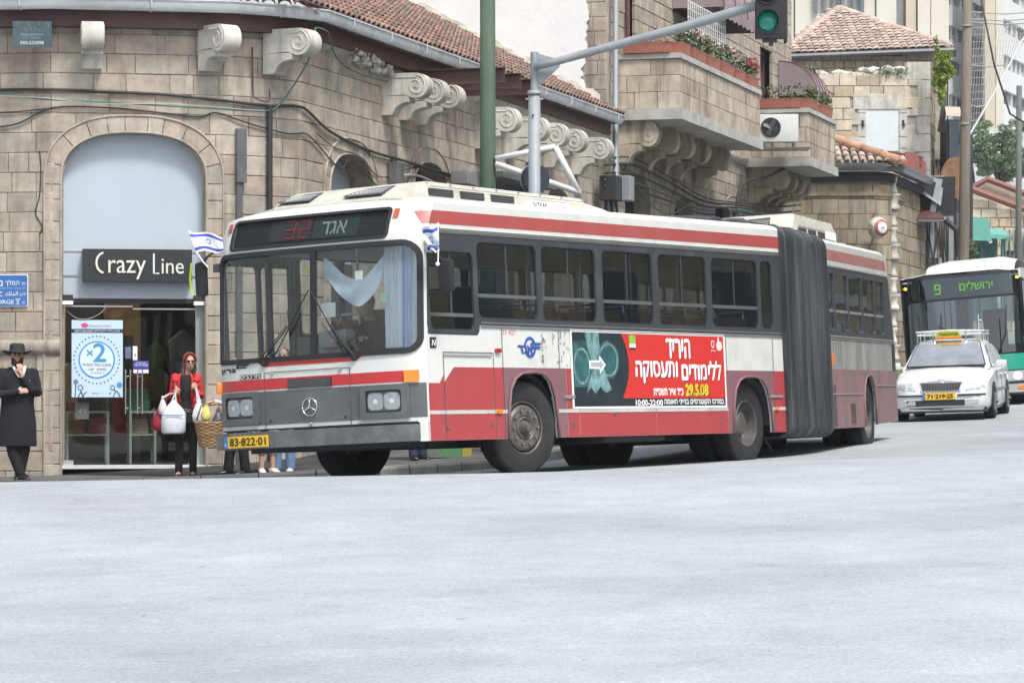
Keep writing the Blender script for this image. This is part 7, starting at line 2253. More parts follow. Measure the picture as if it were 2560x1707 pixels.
aircon(rear, .35, 3.7, .40, 2.3, 3.16, 3.54, '')
sheet('maker_sticker', rr(2.7, 3.24, 3.5, 3.36), lambda x, y, off=0: Vector((x, .405 - off, y)), m_wltr, rear, off=.016, t=.003)
# --- floor, underbody, interior
def ubox(par, name, c, d, mat, bev=0): return MB().box(c, d, bev=bev).build(name, mat, par, auto=40 if bev else None)
ubox(bus, 'floor', (4.7, W / 2, .86), (8.5, W - 1.8, .05), m_inner)
for v in (.5, W - .5):
 for u0, u1 in ((3.0, 7.2), (8.62, 8.95)): ubox(bus, 'side_floor', ((u0 + u1) / 2, v, .86), (u1 - u0, .78, .05), m_inner)
ubox(bus, 'chassis', (5.1, W / 2, .52), (7.6, 1.1, .34), m_innerd)
ubox(bus, 'axle_beam', (2.22, W / 2, .50), (.14, 2.0, .14), m_innerd); ubox(bus, 'axle_beam', (7.94, W / 2, .52), (.3, 2.0, .3), m_innerd)
ubox(bus, 'steering_link', (1.4, W / 2 + .2, .42), (.9, .08, .08), m_innerd); ubox(bus, 'tow_gear', (.55, W / 2, .42), (.7, 1.5, .12), m_innerd)
ubox(bus, 'tank', (5.0, .5, .52), (1.6, .7, .36), m_innerd, .05)
ubox(bus, 'dashboard', (.28, W / 2, 1.22), (.42, W - .2, .36), m_innerd, .06)
for (u0, u1) in ((1.60, 2.86), (7.3, 8.6)):
 for v in (.42, W - .42): ubox(bus, 'wheel_box', ((u0 + u1) / 2, v, 1.19), (u1 - u0, .8, .06), m_innerd)
m_seatc = M('orange brown seat cloth', (.17, .085, .05), .85, var=.3, scale=6)
def seat(par, u, v):
 s = empty('seat', (0, 0, 0)); s.parent = par
 MB().box((u, v, 1.30), (.42, .84, .08), bev=.03).build('seat_cushion', m_seatc, s, auto=40)
 MB().box((u + .22, v, 1.62), (.07, .84, .62), Matrix.Identity(4), bev=.03).build('seat_back', m_seatc, s, auto=40)
 MB().tube([(u + .2, v - .4, 1.9), (u + .22, v - .38, 2.0), (u + .22, v + .38, 2.0), (u + .2, v + .4, 1.9)], .016, 6).build('grab_rail', m_alu, s)
 MB().box((u, v, 1.07), (.06, .5, .42)).build('seat_leg', m_innerd, s)
for k in range(8):
 for v in (.52, W - .52): seat(bus, 2.1 + k * .82, v)
for k in range(6):
 for v in (.52, W - .52): seat(rear, 1.0 + k * .78, v)
for k in range(6):
 for v in (1.0, W - 1.0): MB().tube([(1.4 + k * 1.3, v, .88), (1.4 + k * 1.3, v, 2.98)], .017, 8).build('pole', m_alu, bus)
MB().tube([(.95, 1.45, .9), (.95, 1.45, 2.4)], .02, 8).build('pole', m_rubber, bus)
MB().tube([(.35, 2.0, 1.45), (.38, 2.0, 1.95), (.45, 2.12, 1.98), (.5, 2.12, 1.4)], .018, 8).build('door_rail', m_rubber, bus)
for v in (2.05, 2.35): ubox(bus, 'door_post', (.55, v + .1, 1.7), (.06, .05, 1.7), m_rubber)
ubox(bus, 'ticket_stand', (.62, 1.62, 1.5), (.25, .3, .42), M('ticket machine', (.30, .32, .32), .5), .03)
ubox(bus, 'ticket_machine', (.50, 1.50, 1.62), (.2, .38, .2), M('ticket machine top', (.34, .37, .38), .5), .04)
ubox(bus, 'driver_partition', (1.25, .55, 1.55), (.04, 1.0, 1.2), m_innerd)
for nm, a, b, c, d, m_ in (('route_notice', 1.08, 1.27, 1.83, 1.99, M('paper notice', (.46, .48, .48), .6)), ('inspection_sticker', .42, .5, 1.95, 2.06, M('green paper', (.30, .48, .36), .6)), ('paper_notice', .72, .82, 2.22, 2.32, m_wltr), ('round_sticker', 1.42, 1.48, 2.33, 2.40, M('lime sticker', (.45, .52, .05), .5))):
 lp = ell((a + b) / 2, (c + d) / 2, .032, .036, 16) if 'round' in nm else rr(a, c, b, d, .004)
 sheet(nm, lp, Fm, m_, bus, off=-.03, t=.002)
sw_c = Vector((.38, 1.12, 1.50))
MB().tube([sw_c + Vector((.10 * math.sin(2 * PI * k / 28) * .9, .24 * math.cos(2 * PI * k / 28), .24 * math.sin(2 * PI * k / 28) * .55)) for k in range(29)], .014, 8).build('steering_wheel', m_rubber, bus, smooth=True)
ubox(bus, 'driver_seat', (1.05, 1.15, 1.55), (.12, .5, .8), m_seatc, .04)
# inner ceilings and lining
ubox(bus, 'ceiling', (4.6, W / 2, 2.95), (8.6, W - .1, .02), m_inner)
ubox(rear, 'floor', (3.1, W / 2, .88), (5.2, W - 1.8, .05), m_inner); ubox(rear, 'ceiling', (2.8, W / 2, 2.95), (4.6, W - .1, .02), m_inner); ubox(rear, 'chassis', (3.0, W / 2, .6), (4.6, 1.0, .4), m_innerd)
ubox(rear, 'axle_beam', (3.5, W / 2, .55), (.26, 2.0, .26), m_innerd)
ubox(rear, 'mud_flap', (.9, .9, .40), (.03, .35, .4), m_rubber)
MB().tube([(.2, 1.0, .4), (.22, .98, .12), (.25, .98, .05)], [.01, .04, .05], 8).build('hanging_strap', m_rubber, rear)
MB().tube([(8.75, .3, .42), (8.9, .2, .16)], .015, 6).build('hanging_rod', m_rubber, bus)
# --- wheels
m_rim = M('grey steel rim', (.12, .115, .112), .5, metal=.3, var=.2, scale=10, dirt=(.07, .06, .055), damt=.5, dscale=8)
m_nut = M('wheel nut', (.20, .16, .14), .5, metal=.4, var=.2)
def wheel(par, u, v, out, steer=0, rr_=.535, wd=.29, front=True, w=.535):
 """out = -1: the face looks to -v"""
 t = empty('wheel', (u, v, w)); t.parent = par
 t.rotation_euler = (0, 0, steer)
 A = Matrix.Rotation(R(90 if out < 0 else -90), 4, 'X')      # local z of the lathe -> outward
 h = wd / 2
 prof = [(.30, -h * .8), (.36, -h), (.46, -h * .98), (rr_ * .965, -h * .86), (rr_ * .993, -h * .6)]
 for k in range(4):
  x = -h * .55 + k * h * .36
  prof += [(rr_, x), (rr_, x + h * .26), (rr_ - .014, x + h * .28), (rr_ - .014, x + h * .34)]
 prof += [(rr_ * .993, h * .6), (rr_ * .965, h * .86), (.46, h * .98), (.36, h), (.335, h * .93), (.30, h * .86)]
 MB().lathe(prof, 48, A, closed=True).build('tyre', m_tyre, t, auto=30)
 if front: rp = [(.31, h * .84), (.302, h * .90), (.29, h * .84), (.285, h * .5), (.272, h * .55), (.262, h * .86), (.235, h * 1.0), (.15, h * 1.0), (.135, h * .9), (.125, h * 1.02), (.11, h * 1.05), (.09, h * .9), (.065, h * 1.25), (.05, h * 1.5), (0, h * 1.55)]
 else: rp = [(.31, h * .84), (.302, h * .92), (.29, h * .86), (.28, h * .3), (.262, -h * .1), (.23, -h * .3), (.165, -h * .35), (.155, -h * .3), (.15, h * .35), (.12, h * .5), (0, h * .55)]
 MB().lathe(rp, 40, A, closed=True).build('rim', m_rim, t, auto=25)
 nb = MB();
 for k in range(10):
  a = 2 * PI * k / 10
  rad_, zz_ = (.198, h * 1.0) if front else (.20, -h * .33)
  nb = MB().lathe([(.019, 0), (.018, .028), (.008, .032), (0, .032)], 6, A @ Matrix.Translation((rad_ * math.cos(a), rad_ * math.sin(a), zz_)))
  nb.build('wheel_nut', m_nut, t)
 return t
wheel(bus, 2.22, .22, -1, steer=R(-14)); wheel(bus, 2.22, W - .30, 1, steer=R(-14))
for v, out, f in ((.24, -1, False), (.60, -1, False), (W - .60, 1, False), (W - .24, 1, False)): wheel(bus, 7.97, v, out, front=f, w=.535)
for v, out in ((.18, -1), (.54, -1), (W - .54, 1), (W - .18, 1)): wheel(rear, 3.55, v, out, front=False, w=.56)
# inner arches
for par, u in ((bus, 2.24), (bus, 7.95), (rear, 3.53)):
 for v0, v1 in ((.035, .85), (W - .85, W - .035)):
  vs = []
  for k in range(13):
   a = PI * k / 12
   for v in (v0, v1): vs.append((u + .60 * math.cos(a), v, .5 + .64 * math.sin(a)))
  fs = [(2 * k, 2 * k + 1, 2 * k + 3, 2 * k + 2) for k in range(12)]
  pymesh('wheel_arch_liner', vs, fs, m_innerd, par)
# --- mirrors
mr = empty('wing_mirror', (0, 0, 0)); mr.parent = bus
MB().box((.06, -.26, 2.20), (.10, .17, .36), Matrix.Identity(4), bev=.04).build('mirror_housing', m_rubber, mr, auto=40)
MB().tube([(.08, -.02, 2.52), (.0, -.12, 2.50), (.0, -.2, 2.42), (.03, -.24, 2.36)], .016, 8).tube([(.08, -.02, 2.02), (.03, -.18, 2.02), (.04, -.22, 2.06)], .012, 8).build('mirror_arm', m_rubber, mr)
MB().box((.10, -.03, 2.55), (.10, .07, .16), bev=.015).build('mirror_bracket', M('clear bracket cover', (.35, .36, .35), .3), mr, auto=40)
mr = empty('wing_mirror', (0, 0, 0)); mr.parent = bus
MB().box((-.10, W + .14, 2.37), (.12, .13, .40), bev=.05).build('mirror_housing', m_black, mr, auto=40)
MB().tube([(-.17, W + .22, 2.56), (-.19, W + .235, 2.37), (-.16, W + .23, 2.19)], .014, 8).build('lime_edge', M('fluorescent lime edge', (.55, .75, .05), .5), mr)
MB().tube([(.22, W - .02, 2.74), (.08, W + .06, 2.70), (-.04, W + .1, 2.62), (-.08, W + .12, 2.55)], .016, 8).build('mirror_arm', m_rubber, mr)
ubox(mr, 'mirror_bracket', (.1, W + .06, 2.50), (.06, .08, .10), m_chrome)
# ---------------------------------------------------------------- flags on the bus
def star_pts(cx, cy, r):
 out = []
 for k in range(6):
  a = R(90 + 60 * k); b = R(120 + 60 * k)
  out += [(cx + r * math.cos(a), cy + r * math.sin(a)), (cx + r * .577 * math.cos(b), cy + r * .577 * math.sin(b))]
 return out
def tri_ring(cx, cy, r, up, wd):
 o_ = [(cx + r * math.cos(R(90 * up + 120 * k)), cy + r * math.sin(R(90 * up + 120 * k))) for k in range(3)]
 q = r - wd * 2
 i_ = [(cx + q * math.cos(R(90 * up + 120 * k)), cy + q * math.sin(R(90 * up + 120 * k))) for k in range(3)]
 return [o_, i_]
m_flag = M('white flag cloth', (.72, .74, .80), .8, var=.05); m_fblue = M('flag blue', (.05, .08, .42), .8, var=.05)
def flag(label, mp, L_, H, pole_pts, knob=None, group='small flags clipped to vehicles'):
 f = empty('flag', mp(0, 0), label=label, cat='flag', group=group)
 c = Matrix.Translation(-Vector(mp(0, 0)))
 obs = []
 xs = frange(0, L_, 12); ys = frange(0, H, 8)
 obs.append(sheet('flag_cloth', rr(0, 0, L_, H), mp, m_flag, f, off=0, t=.002, xs=xs, ys=ys, auto=60))
 for y0 in (H * .10, H * .76): obs.append(sheet('flag_stripe', rr(0, y0, L_, y0 + H * .14), mp, m_fblue, f, off=.003, t=.007, xs=xs, ys=ys, auto=60))
 for u in (1, -1): obs.append(sheet('flag_star', tri_ring(L_ / 2, H / 2, H * .19, u, H * .02), mp, m_fblue, f, off=.004, t=.009, xs=xs, ys=ys, auto=None))
 obs.append(MB().tube(pole_pts, .007, 6).build('flag_pole', m_wltr, f))
 if knob is not None:
  bm = bmesh.new(); bmesh.ops.create_uvsphere(bm, u_segments=10, v_segments=8, radius=.024); bmesh.ops.translate(bm, vec=knob, verts=bm.verts)
  obs.append(MB().bm(bm).build('pole_clip', m_wltr, f, smooth=True))
 for o_ in obs: o_.data.transform(c)
 return f
def wv(p): return at(p[0], p[1], p[2])
# far side flag, blown to the left of the bus front
q0 = M1 @ Vector((.05, W + .02, 2.93));
FD = 35.2
a_ = at(472, 575, FD); b_ = at(556, 592, FD + .2); c_ = at(492, 632, FD); d_ = at(560, 628, FD + .2)
def fmap1(x, y, off=0):
 u = x / .42; v = y / .26
 p = c_ + (d_ - c_) * u; q = a_ + (b_ - a_) * u
 r_ = p + (q - p) * v
 return r_ + Vector((0, -off - .03 * math.sin(u * 7 + v * 2.5), .018 * math.sin(u * 6 - v * 2)))
flag('small Israeli flag blown out on the far front corner of the bus', fmap1, .42, .26, [a_, c_, at(508, 655, FD), at(520, 668, FD)])
FD2 = 33.9
a2_ = at(1050, 572, FD2); b2_ = at(1096, 560, FD2); c2_ = at(1076, 626, FD2); d2_ = at(1098, 632, FD2)
def fmap2(x, y, off=0):
 u = x / .3; v = y / .28
 p = c2_ + (d2_ - c2_) * u; q = a2_ + (b2_ - a2_) * u
 r_ = p + (q - p) * v
 return r_ + Vector((.01 * math.sin(v * 9), -off - .035 * math.sin(u * 6 + v * 5), .01 * math.sin(u * 8)))
flag('small Israeli flag drooping above the driver side mirror of the bus', fmap2, .3, .28, [at(1095, 556, FD2), at(1096, 620, FD2), at(1094.5, 665, FD2)], at(1094, 660, FD2))
# blue and white cloth draped inside the windscreen
dr = empty('flag_drape', M1 @ Vector((.2, .35, 2.5)), label='blue and white flag cloth draped inside the right half of the windscreen', cat='cloth')
m_dp = [M('drape pale blue', (.50, .57, .68), .8, var=.1), M('drape blue', (.20, .27, .46), .8, var=.1), M('drape white', (.60, .65, .72), .8, var=.05)]
def dcurt(k, v0, v1, w0, w1, m_):
 vs = []; fs = []
 n = 14; m2 = 8
 for i in range(n + 1):
  for j in range(m2 + 1):
   v = v0 + (v1 - v0) * i / n; w = w1 + (w0 - w1) * j / m2
   vs.append(M1 @ Vector((uf(v, w) + .10 + .025 * math.sin(i * 1.7) , v + (.1 * (1 - j / m2)) * (.35 - v) * -1, w)))
 fs = [(i * (m2 + 1) + j, (i + 1) * (m2 + 1) + j, (i + 1) * (m2 + 1) + j + 1, i * (m2 + 1) + j + 1) for i in range(n) for j in range(m2)]
 return pymesh('drape_fold', vs, fs, m_, dr, smooth=True)
for k, (a, b, m_) in enumerate(((.13, .17, 2), (.17, .28, 1), (.28, .32, 2), (.32, .38, 0), (.38, .41, 2), (.41, .47, 0))): dcurt(k, a, b, 1.45, 2.56, m_dp[m_])
vs = []; fs = []
for i in range(25):
 t = i / 24; v = 1.29 - .82 * t
 wc = 2.55 - .30 * math.sin(PI * t ** 1.2) - .04 * (1 - t)
 for j in range(5):
  vs.append(M1 @ Vector((uf(v, 2.3) + .12 + .02 * math.sin(j * 2 + i * .6), v, wc - (j / 4) * (.20 + .10 * math.sin(PI * t)) )))
fs = [(i * 5 + j, (i + 1) * 5 + j, (i + 1) * 5 + j + 1, i * 5 + j + 1) for i in range(24) for j in range(4)]
pymesh('drape_swag', vs, fs, m_dp[0], dr, smooth=True)
localize(dr)
# ---------------------------------------------------------------- white taxi
m_tx = M('taxi white paint', (.72, .74, .76), .25, var=.02, coat=.6)
MT = frame_mat((7.79, 56.5, gz(7.9, 57.2) - .01), (math.sin(R(14)), math.cos(R(14)), .022), (-math.cos(R(14)), math.sin(R(14)), -.03))
tx = empty('taxi', mat=MT, label='white saloon taxi with roof rack and yellow roof sign in front of the green bus', cat='taxi')
st = [(0, .60, .26, .50, .55), (.05, .74, .20, .62, .64), (.16, .82, .17, .70, .74), (.4, .865, .16, .77, .85), (.9, .885, .16, .86, .95), (1.2, .888, .16, .91, .99), (2.3, .888, .16, .94, .98), (3.6, .885, .16, .96, .98), (4.2, .86, .18, .96, 1.0), (4.48, .80, .24, .88, .94), (4.57, .70, .32, .6, .74)]
vs = []
for (x, hw, zb, zs, zt_) in st:
 half = [(hw * .9, zb), (hw * .99, zb + .10), (hw, (zb + zs) / 2), (hw * .985, zs - .05), (hw * .93, zs), (hw * .72, zs + (zt_ - zs) * .7), (hw * .3, zt_)]
 vs += [(x, -y, z) for y, z in half] + [(x, y, z) for y, z in reversed(half)]
n = 14
fs = [(i * n + k, (i + 1) * n + k, (i + 1) * n + (k + 1) % n, i * n + (k + 1) % n) for i in range(len(st) - 1) for k in range(n)] + [tuple(range(n)), tuple((len(st) - 1) * n + k for k in range(n))]
_tb = MB().add(vs, fs).build('body', m_tx, tx, auto=38)
gh = [(1.05, .80, .93, .93, .80), (1.42, .78, .95, 1.20, .68), (1.85, .77, .95, 1.42, .60), (2.4, .77, .95, 1.475, .58), (3.2, .77, .95, 1.45, .58), (3.85, .77, .95, 1.18, .66), (4.15, .76, .95, .97, .74)]
vs = []
for (x, hb_, zb, zt_, ht) in gh: vs += [(x, -hb_, zb), (x, -(hb_ + ht) / 2 - .02, (zb + zt_) / 2), (x, -ht, zt_ - .02), (x, -ht * .6, zt_), (x, ht * .6, zt_), (x, ht, zt_ - .02), (x, (hb_ + ht) / 2 + .02, (zb + zt_) / 2), (x, hb_, zb)]
fs = [(i * 8 + k, (i + 1) * 8 + k, (i + 1) * 8 + k + 1, i * 8 + k + 1) for i in range(6) for k in range(7)]
MB().add(vs, fs).build('cabin', m_tx, tx, auto=50)
def cw(v_, x, hb_, ht, off): pass
m_cg = M('car glass with painted cloud reflection', (.75, .78, .8), .12, metal=.9, var=.25, scale=2.5, coat=1.0)  # bright metallic base colour stands in for pale clouds mirrored in the taxi windows
def wsm(a, b, off=0):     # a -1..1 across, b 0..1 up the windscreen
 hw_ = .74 - .18 * b
 return Vector((1.0 + .80 * b + .04 * a * a - off, a * hw_, .955 + .475 * b + off))
sheet('windscreen', rr(-.97, .03, .97, .97, .05), wsm, m_cg, tx, off=.028, t=.01, xs=frange(-1, 1, 8), ys=frange(0, 1, 4))
sheet('windscreen_trim', [rr(-1.0, 0, 1.0, 1.0, .06), rr(-.95, .04, .95, .96, .05)], wsm, m_rubber, tx, off=.024, t=.01, xs=frange(-1, 1, 8), ys=frange(0, 1, 4))
for sgn in (-1, 1):
 def sw_(x, z, off=0, s_=sgn): return Vector((x, s_ * (.80 - (z - .95) * .40 + .012 + off), z))
 for lp in ([(1.50, .98), (2.35, .98), (2.35, 1.38), (2.0, 1.37), (1.72, 1.2)], [(2.42, .98), (3.15, .98), (3.15, 1.36), (2.42, 1.38)], [(3.22, .98), (3.75, .98), (3.5, 1.25), (3.22, 1.34)]):
  sheet('side_window', lp, sw_, m_cg, tx, off=.015, t=.02, auto=None)
 def sd(x, z, off=0, s_=sgn): return Vector((x, s_ * (.889 + off), z))
 sheet('side_moulding', rr(.95, .50, 3.6, .55), sd, m_greyp, tx, off=.012, t=.012)
 for x in (1.45, 2.38, 3.3): sheet('door_seam', rr(x, .22, x + .012, .93), sd, m_seam, tx, off=.003, t=.003)
 for x in (2.2, 3.1): sheet('door_handle', rr(x, .78, x + .16, .82, .01), sd, m_tx, tx, off=.03, t=.03)
 for x in (.86, 3.52):
  sheet('wheel_arch', [(x - .36, .16)] + [(x + .36 * math.cos(R(a)), .33 + .35 * math.sin(R(a))) for a in range(180, -1, -15)] + [(x + .36, .16)], sd, m_innerd, tx, off=.006, t=.02, auto=None)
  w_ = wheel(tx, x, sgn * .80, sgn, w=.315); w_.scale = (.59, .72, .59)
  MB().lathe([(.0, 0), (.26, 0), (.30, -.02)], 24, Matrix.Rotation(R(90 if sgn < 0 else -90), 4, 'X') @ Matrix.Translation((0, 0, .15))).build('alloy_cover', m_alu, w_, auto=40)
  for k in range(5):
   a = 2 * PI * k / 5
   MB().lathe([(0, .004), (.055, .004), (.06, 0)], 10, Matrix.Rotation(R(90 if sgn < 0 else -90), 4, 'X') @ Matrix.Translation((.16 * math.cos(a), .16 * math.sin(a), .151))).build('cover_opening', m_innerd, w_)
 MB().box((1.42, sgn * .98, 1.0), (.12, .20, .13), bev=.03).box((1.45, sgn * .86, .97), (.04, .1, .04)).build('door_mirror', m_tx, tx, auto=40)
from mathutils.bvhtree import BVHTree
_bt = BVHTree.FromPolygons([Vector(p.co) for p in _tb.data.vertices], [tuple(f.vertices) for f in _tb.data.polygons])
def nose(y, z, off=0):
 h_ = _bt.ray_cast(Vector((-1, -y, z)), Vector((1, 0, 0)))[0]
 return Vector(((h_.x if h_ else .3) - off, -y, z))
NX = frange(-.85, .85, 12)
def TN(name, lp, m_, off=.02, t=.03): return sheet(name, lp, nose, m_, tx, off=off, t=t, xs=NX, ys=(.3, .4, .5, .55, .6, .65, .7))
TN('grille_surround', [(-.40, .70), (-.36, .53), (.36, .53), (.40, .70), (.12, .73), (-.12, .73)], m_chrome, .012)
TN('grille', [(-.37, .685), (-.33, .55), (.33, .55), (.37, .685)], m_innerd, .022)
for k in range(13): TN('grille_bar', rr(-.33 + k * .052, .555, -.322 + k * .052, .68), m_greyp, .03, .01)
MB().lathe([(0, .02), (.045, .018), (.055, 0)], 16, Matrix.Translation(nose(0, .72, .02)) @ Matrix.Rotation(R(-70), 4, 'Y')).build('bonnet_badge', m_chrome, tx)
for s_ in (-1, 1):
 lp = [(s_ * .44, .55), (s_ * .80, .575), (s_ * .76, .69), (s_ * .50, .70)]
 h_ = TN('headlight', lp if s_ > 0 else lp[::-1], m_headlamp, .012, .02)
 for y_ in (.55, .68): sheet('lamp_bulb', ell(s_ * y_, .63, .045, .045, 14), nose, m_alu, h_, off=.018, t=.006)
 TN('fog_lamp', rr(min(s_ * .46, s_ * .68), .285, max(s_ * .46, s_ * .68), .37, .02), m_headlamp, .012)
 TN('bumper_strip', rr(min(s_ * .3, s_ * .8), .445, max(s_ * .3, s_ * .8), .475), m_rubber, .02)
TN('lower_grille', rr(-.62, .27, .43, .375), m_innerd, .012)
TN('chin', rr(-.80, .165, .80, .232), m_innerd, .006)
MB().box((1.0, 0, .19), (1.7, 1.6, .1)).build('underbody', m_innerd, tx)
TN('chrome_strip', rr(-.76, .235, .76, .25), m_alu, .015)
TN('number_plate', rr(-.28, .385, .26, .505), m_yplate, .03)
TN('plate_band', rr(-.33, .385, -.282, .505), M('plate band blue', (.1, .2, .5), .4), .03)
text('lettering', '71·219·25', (-.24, .41, .22, .48), nose, m_ltr, tx, off=.035, bold=.004)
rk_ = empty('roof_rack', (0, 0, 0)); rk_.parent = tx
for z, e in ((1.62, .0), (1.56, .02)):
 MB().tube([(1.85, -.62 + e, z), (1.80, 0, z + .02), (1.85, .62 - e, z), (3.0, .62, z), (3.05, 0, z), (3.0, -.62, z), (1.85, -.62 + e, z)], .016, 6).build('rack_rail', m_tx, rk_)
for x, y in ((1.86, -.6), (1.86, .6), (3.0, -.6), (3.0, .6), (1.82, -.3), (1.82, .3), (2.4, -.61), (2.4, .61)): MB().tube([(x, y, 1.42), (x, y, 1.62)], .014, 6).build('rack_post', m_alu, rk_)
for k in range(5): MB().tube([(1.9 + k * .25, -.6, 1.57), (1.9 + k * .25, .6, 1.57)], .012, 6).build('rack_bar', m_tx, rk_)
m_ty = M('taxi sign yellow', (.48, .48, .04), .35, var=.04)
pr = [(-.24, 0), (.24, 0), (.225, .07), (.16, .12), (0, .135), (-.16, .12), (-.225, .07)]
MB().prism(pr, -.07, .07, Matrix.Translation((1.80, .02, 1.50)) @ Matrix.Rotation(R(90), 4, 'Z') @ Matrix.Rotation(R(90), 4, 'X')).build('taxi_sign', m_ty, tx)
tsm = lambda x, z, off=0: Vector((1.73 - off, -x, z))
text('lettering', 'TAXI', (-.19, 1.545, -.02, 1.59), tsm, m_ltr, tx, off=.004, bold=.003)
text('lettering', 'מוניות'[::-1], (.0, 1.545, .17, 1.59), tsm, m_ltr, tx, off=.004, bold=.002)
sheet('sign_base', rr(-.24, 1.485, .24, 1.52), tsm, m_orange, tx, off=.002, t=.01)
tfb = MT @ Vector((1.9, -.55, 1.62))
fmap3 = lambda x, y, off=0: tfb + Vector((x * .3 + .02 * math.sin(y * 30), -off + .02 * math.sin(x * 30), y + x * -.2))
flag('small Israeli flag folded on the taxi roof rack', fmap3, .13, .22, [tfb + Vector((0, 0, -.1)), tfb + Vector((-.02, 0, .3))])
# ---------------------------------------------------------------- green bus behind the taxi
MG = frame_mat((10.90, 65.5, .03), (math.sin(R(15.5)), math.cos(R(15.5)), .02), (-math.cos(R(15.5)), math.sin(R(15.5)), -.075))
gb = empty('green_city_bus', mat=MG, label='green city bus with black windscreen and route 9 display behind the taxi', cat='bus')
GW = 2.55
m_gpaint = M('city bus green', (.02, .34, .24), .3, var=.05, coat=.5)
m_gdark = M('tinted bus glass frame', (.012, .014, .018), .25, var=.1, coat=.5)
def G2(x, w, off=0):
 v = GW - x; q = (v - GW / 2) / (GW / 2)
 return Vector((-.12 + .12 * abs(q) ** 6 + (.10 * max(0, w - .9)) - off, v, w))
GX = frange(0, GW, 14)
def GP_(name, lp, m_, off=0, t=.03, par=gb): return sheet(name, lp, G2, m_, par, off=off, t=t, xs=GX)
GP_('front_panel', [rr(0, .28, GW, 2.82, (.02, .02, .12, .12)), rr(.12, 1.10, GW - .1, 2.28, .08)], m_gdark)
GP_('windscreen', rr(.10, 1.08, GW - .08, 2.30, .08), glass('city bus windscreen', (.62, .70, .72), refl=1.0, ior=1.9), -.01, .01)
GP_('windscreen', rr(.14, 2.33, GW - .12, 2.76, .06), glass('display glass', (.6, .7, .75), refl=1.0, ior=1.8), .03, .008)
GP_('green_panel', rr(.03, .72, GW - .03, 1.06, .03), m_gpaint, .02)
GP_('bumper', rr(.02, .25, GW - .02, .70, .05), M('silver grey bumper', (.42, .44, .45), .4, var=.05, coat=.3), .05, .06)
GP_('black_strip', rr(.02, .43, GW - .02, .48), m_rubber, .056)
m_lit = M('lit headlamp', (.9, .9, .85), .2, emit=(1, .97, .85), estr=2.2)
for x0 in (.10, GW - .42):
 GP_('lamp_pod', rr(x0, .50, x0 + .34, .68, .04), m_headlamp, .055)
 GP_('headlamp', ell(x0 + .22, .59, .085, .08, 18), m_lit if x0 > 1 else m_headlamp, .065, .01)
 GP_('indicator', rr(x0 + .2, .31, x0 + .34, .38, .01), m_orange, .06)
for x0, w0 in ((.05, 2.60), (GW - .13, 2.66)): GP_('marker_lamp', ell(x0 + .04, w0, .035, .03, 12), M('lit amber', (.9, .7, .05), .3, emit=(1, .75, .05), estr=1.2), .04)
m_gled = M('green led', (.12, .38, .06), .4, emit=(.35, .9, .1), estr=.03)
seg7('9', .72, 2.42, .13, .22, G2, m_gled, gb, .045, th=.03)
text('lettering', 'ירושלים'[::-1], (1.25, 2.47, 1.95, 2.65), G2, m_gled, gb, off=.045, bold=.004)
MB().tube([G2(1.9, 1.02, .05), G2(1.35, 1.45, .05), G2(.75, 1.75, .04)], .012, 5).build('wiper', m_rubber, gb)
MB().tube([G2(1.95, 1.02, .05), G2(2.15, 1.5, .05), G2(2.2, 2.1, .04)], .012, 5).build('wiper', m_rubber, gb)
MB().box((5.5, GW - .02, 1.55), (11, .04, 2.5)).build('side_panel', m_gdark, gb); MB().box((5.5, .02, .85), (11, .04, 1.1)).build('side_panel', m_gpaint, gb)
MB().box((5.5, .03, 2.1), (11, .03, 1.1)).build('side_windows', m_win, gb); MB().box((5.5, .02, 2.75), (11, .05, .2)).build('cornice_panel', m_tx, gb)
vs = []
for u in (.12, .4, 11):
 for v in (0, .12, .5, GW - .5, GW - .12, GW): vs.append((u, v, (2.80 if u < .2 else 2.84) + (.06 if .3 < v < GW - .3 else 0) + .0))
MB().add(vs, [(i * 6 + k, i * 6 + k + 1, i * 6 + 7 + k, i * 6 + 6 + k) for i in range(2) for k in range(5)]).build('roof', m_tx, gb, smooth=True)
vs = []
for u, w in ((.7, 2.88), (1.0, 3.08), (1.5, 3.16), (4.5, 3.16), (4.6, 2.88)):
 for v, dz in ((.2, -.08), (.5, 0), (GW - .9, 0), (GW - .45, -.08)): vs.append((u, v, max(2.86, w + dz)))
MB().add(vs, [(i * 4 + k, i * 4 + 4 + k, i * 4 + 5 + k, i * 4 + 1 + k) for i in range(4) for k in range(3)] + [(0, 1, 2, 3)] + [(i * 4, i * 4 + 4, i * 4 + 4, i * 4)[:3] for i in range(0)]).build('roof_unit', M('roof unit white', (.62, .63, .64), .35, var=.03, coat=.3), gb, smooth=True)
MB().box((5.5, GW / 2, .75), (10.8, GW - .1, .06)).build('floor', m_innerd, gb); MB().box((5.5, GW / 2, 2.72), (10.8, GW - .1, .04)).build('ceiling', m_inner, gb)
MB().box((.5, GW / 2, 1.12), (.6, GW - .2, .3), bev=.08).build('dashboard', m_innerd, gb, auto=40)
MB().box((.25, 1.45, 1.32), (.05, .2, .05)).build('red_light', M('red glow', (.6, .02, .02), .4, emit=(1, .03, .02), estr=1.5), gb)
MB().box((1.2, .75, 1.6), (.15, .5, .9), bev=.05).build('driver_seat', m_innerd, gb, auto=40)
for k in range(5): MB().tube([(1.5 + k, GW - .7, .8), (1.5 + k, GW - .7, 2.7)], .018, 6).build('pole', M('teal pole', (.03, .3, .25), .4) if k == 0 else m_alu, gb)
for sgn, v in ((-1, .16), (1, GW - .16)):
 for u in (2.5, 8.3): wheel(gb, u, v, sgn, w=.50)
MB().box((-.05, -.22, 2.2), (.1, .16, .36), bev=.04).tube([(.1, 0, 2.6), (0, -.15, 2.55), (-.03, -.2, 2.4)], .015, 6).build('wing_mirror', m_rubber, gb, auto=40)
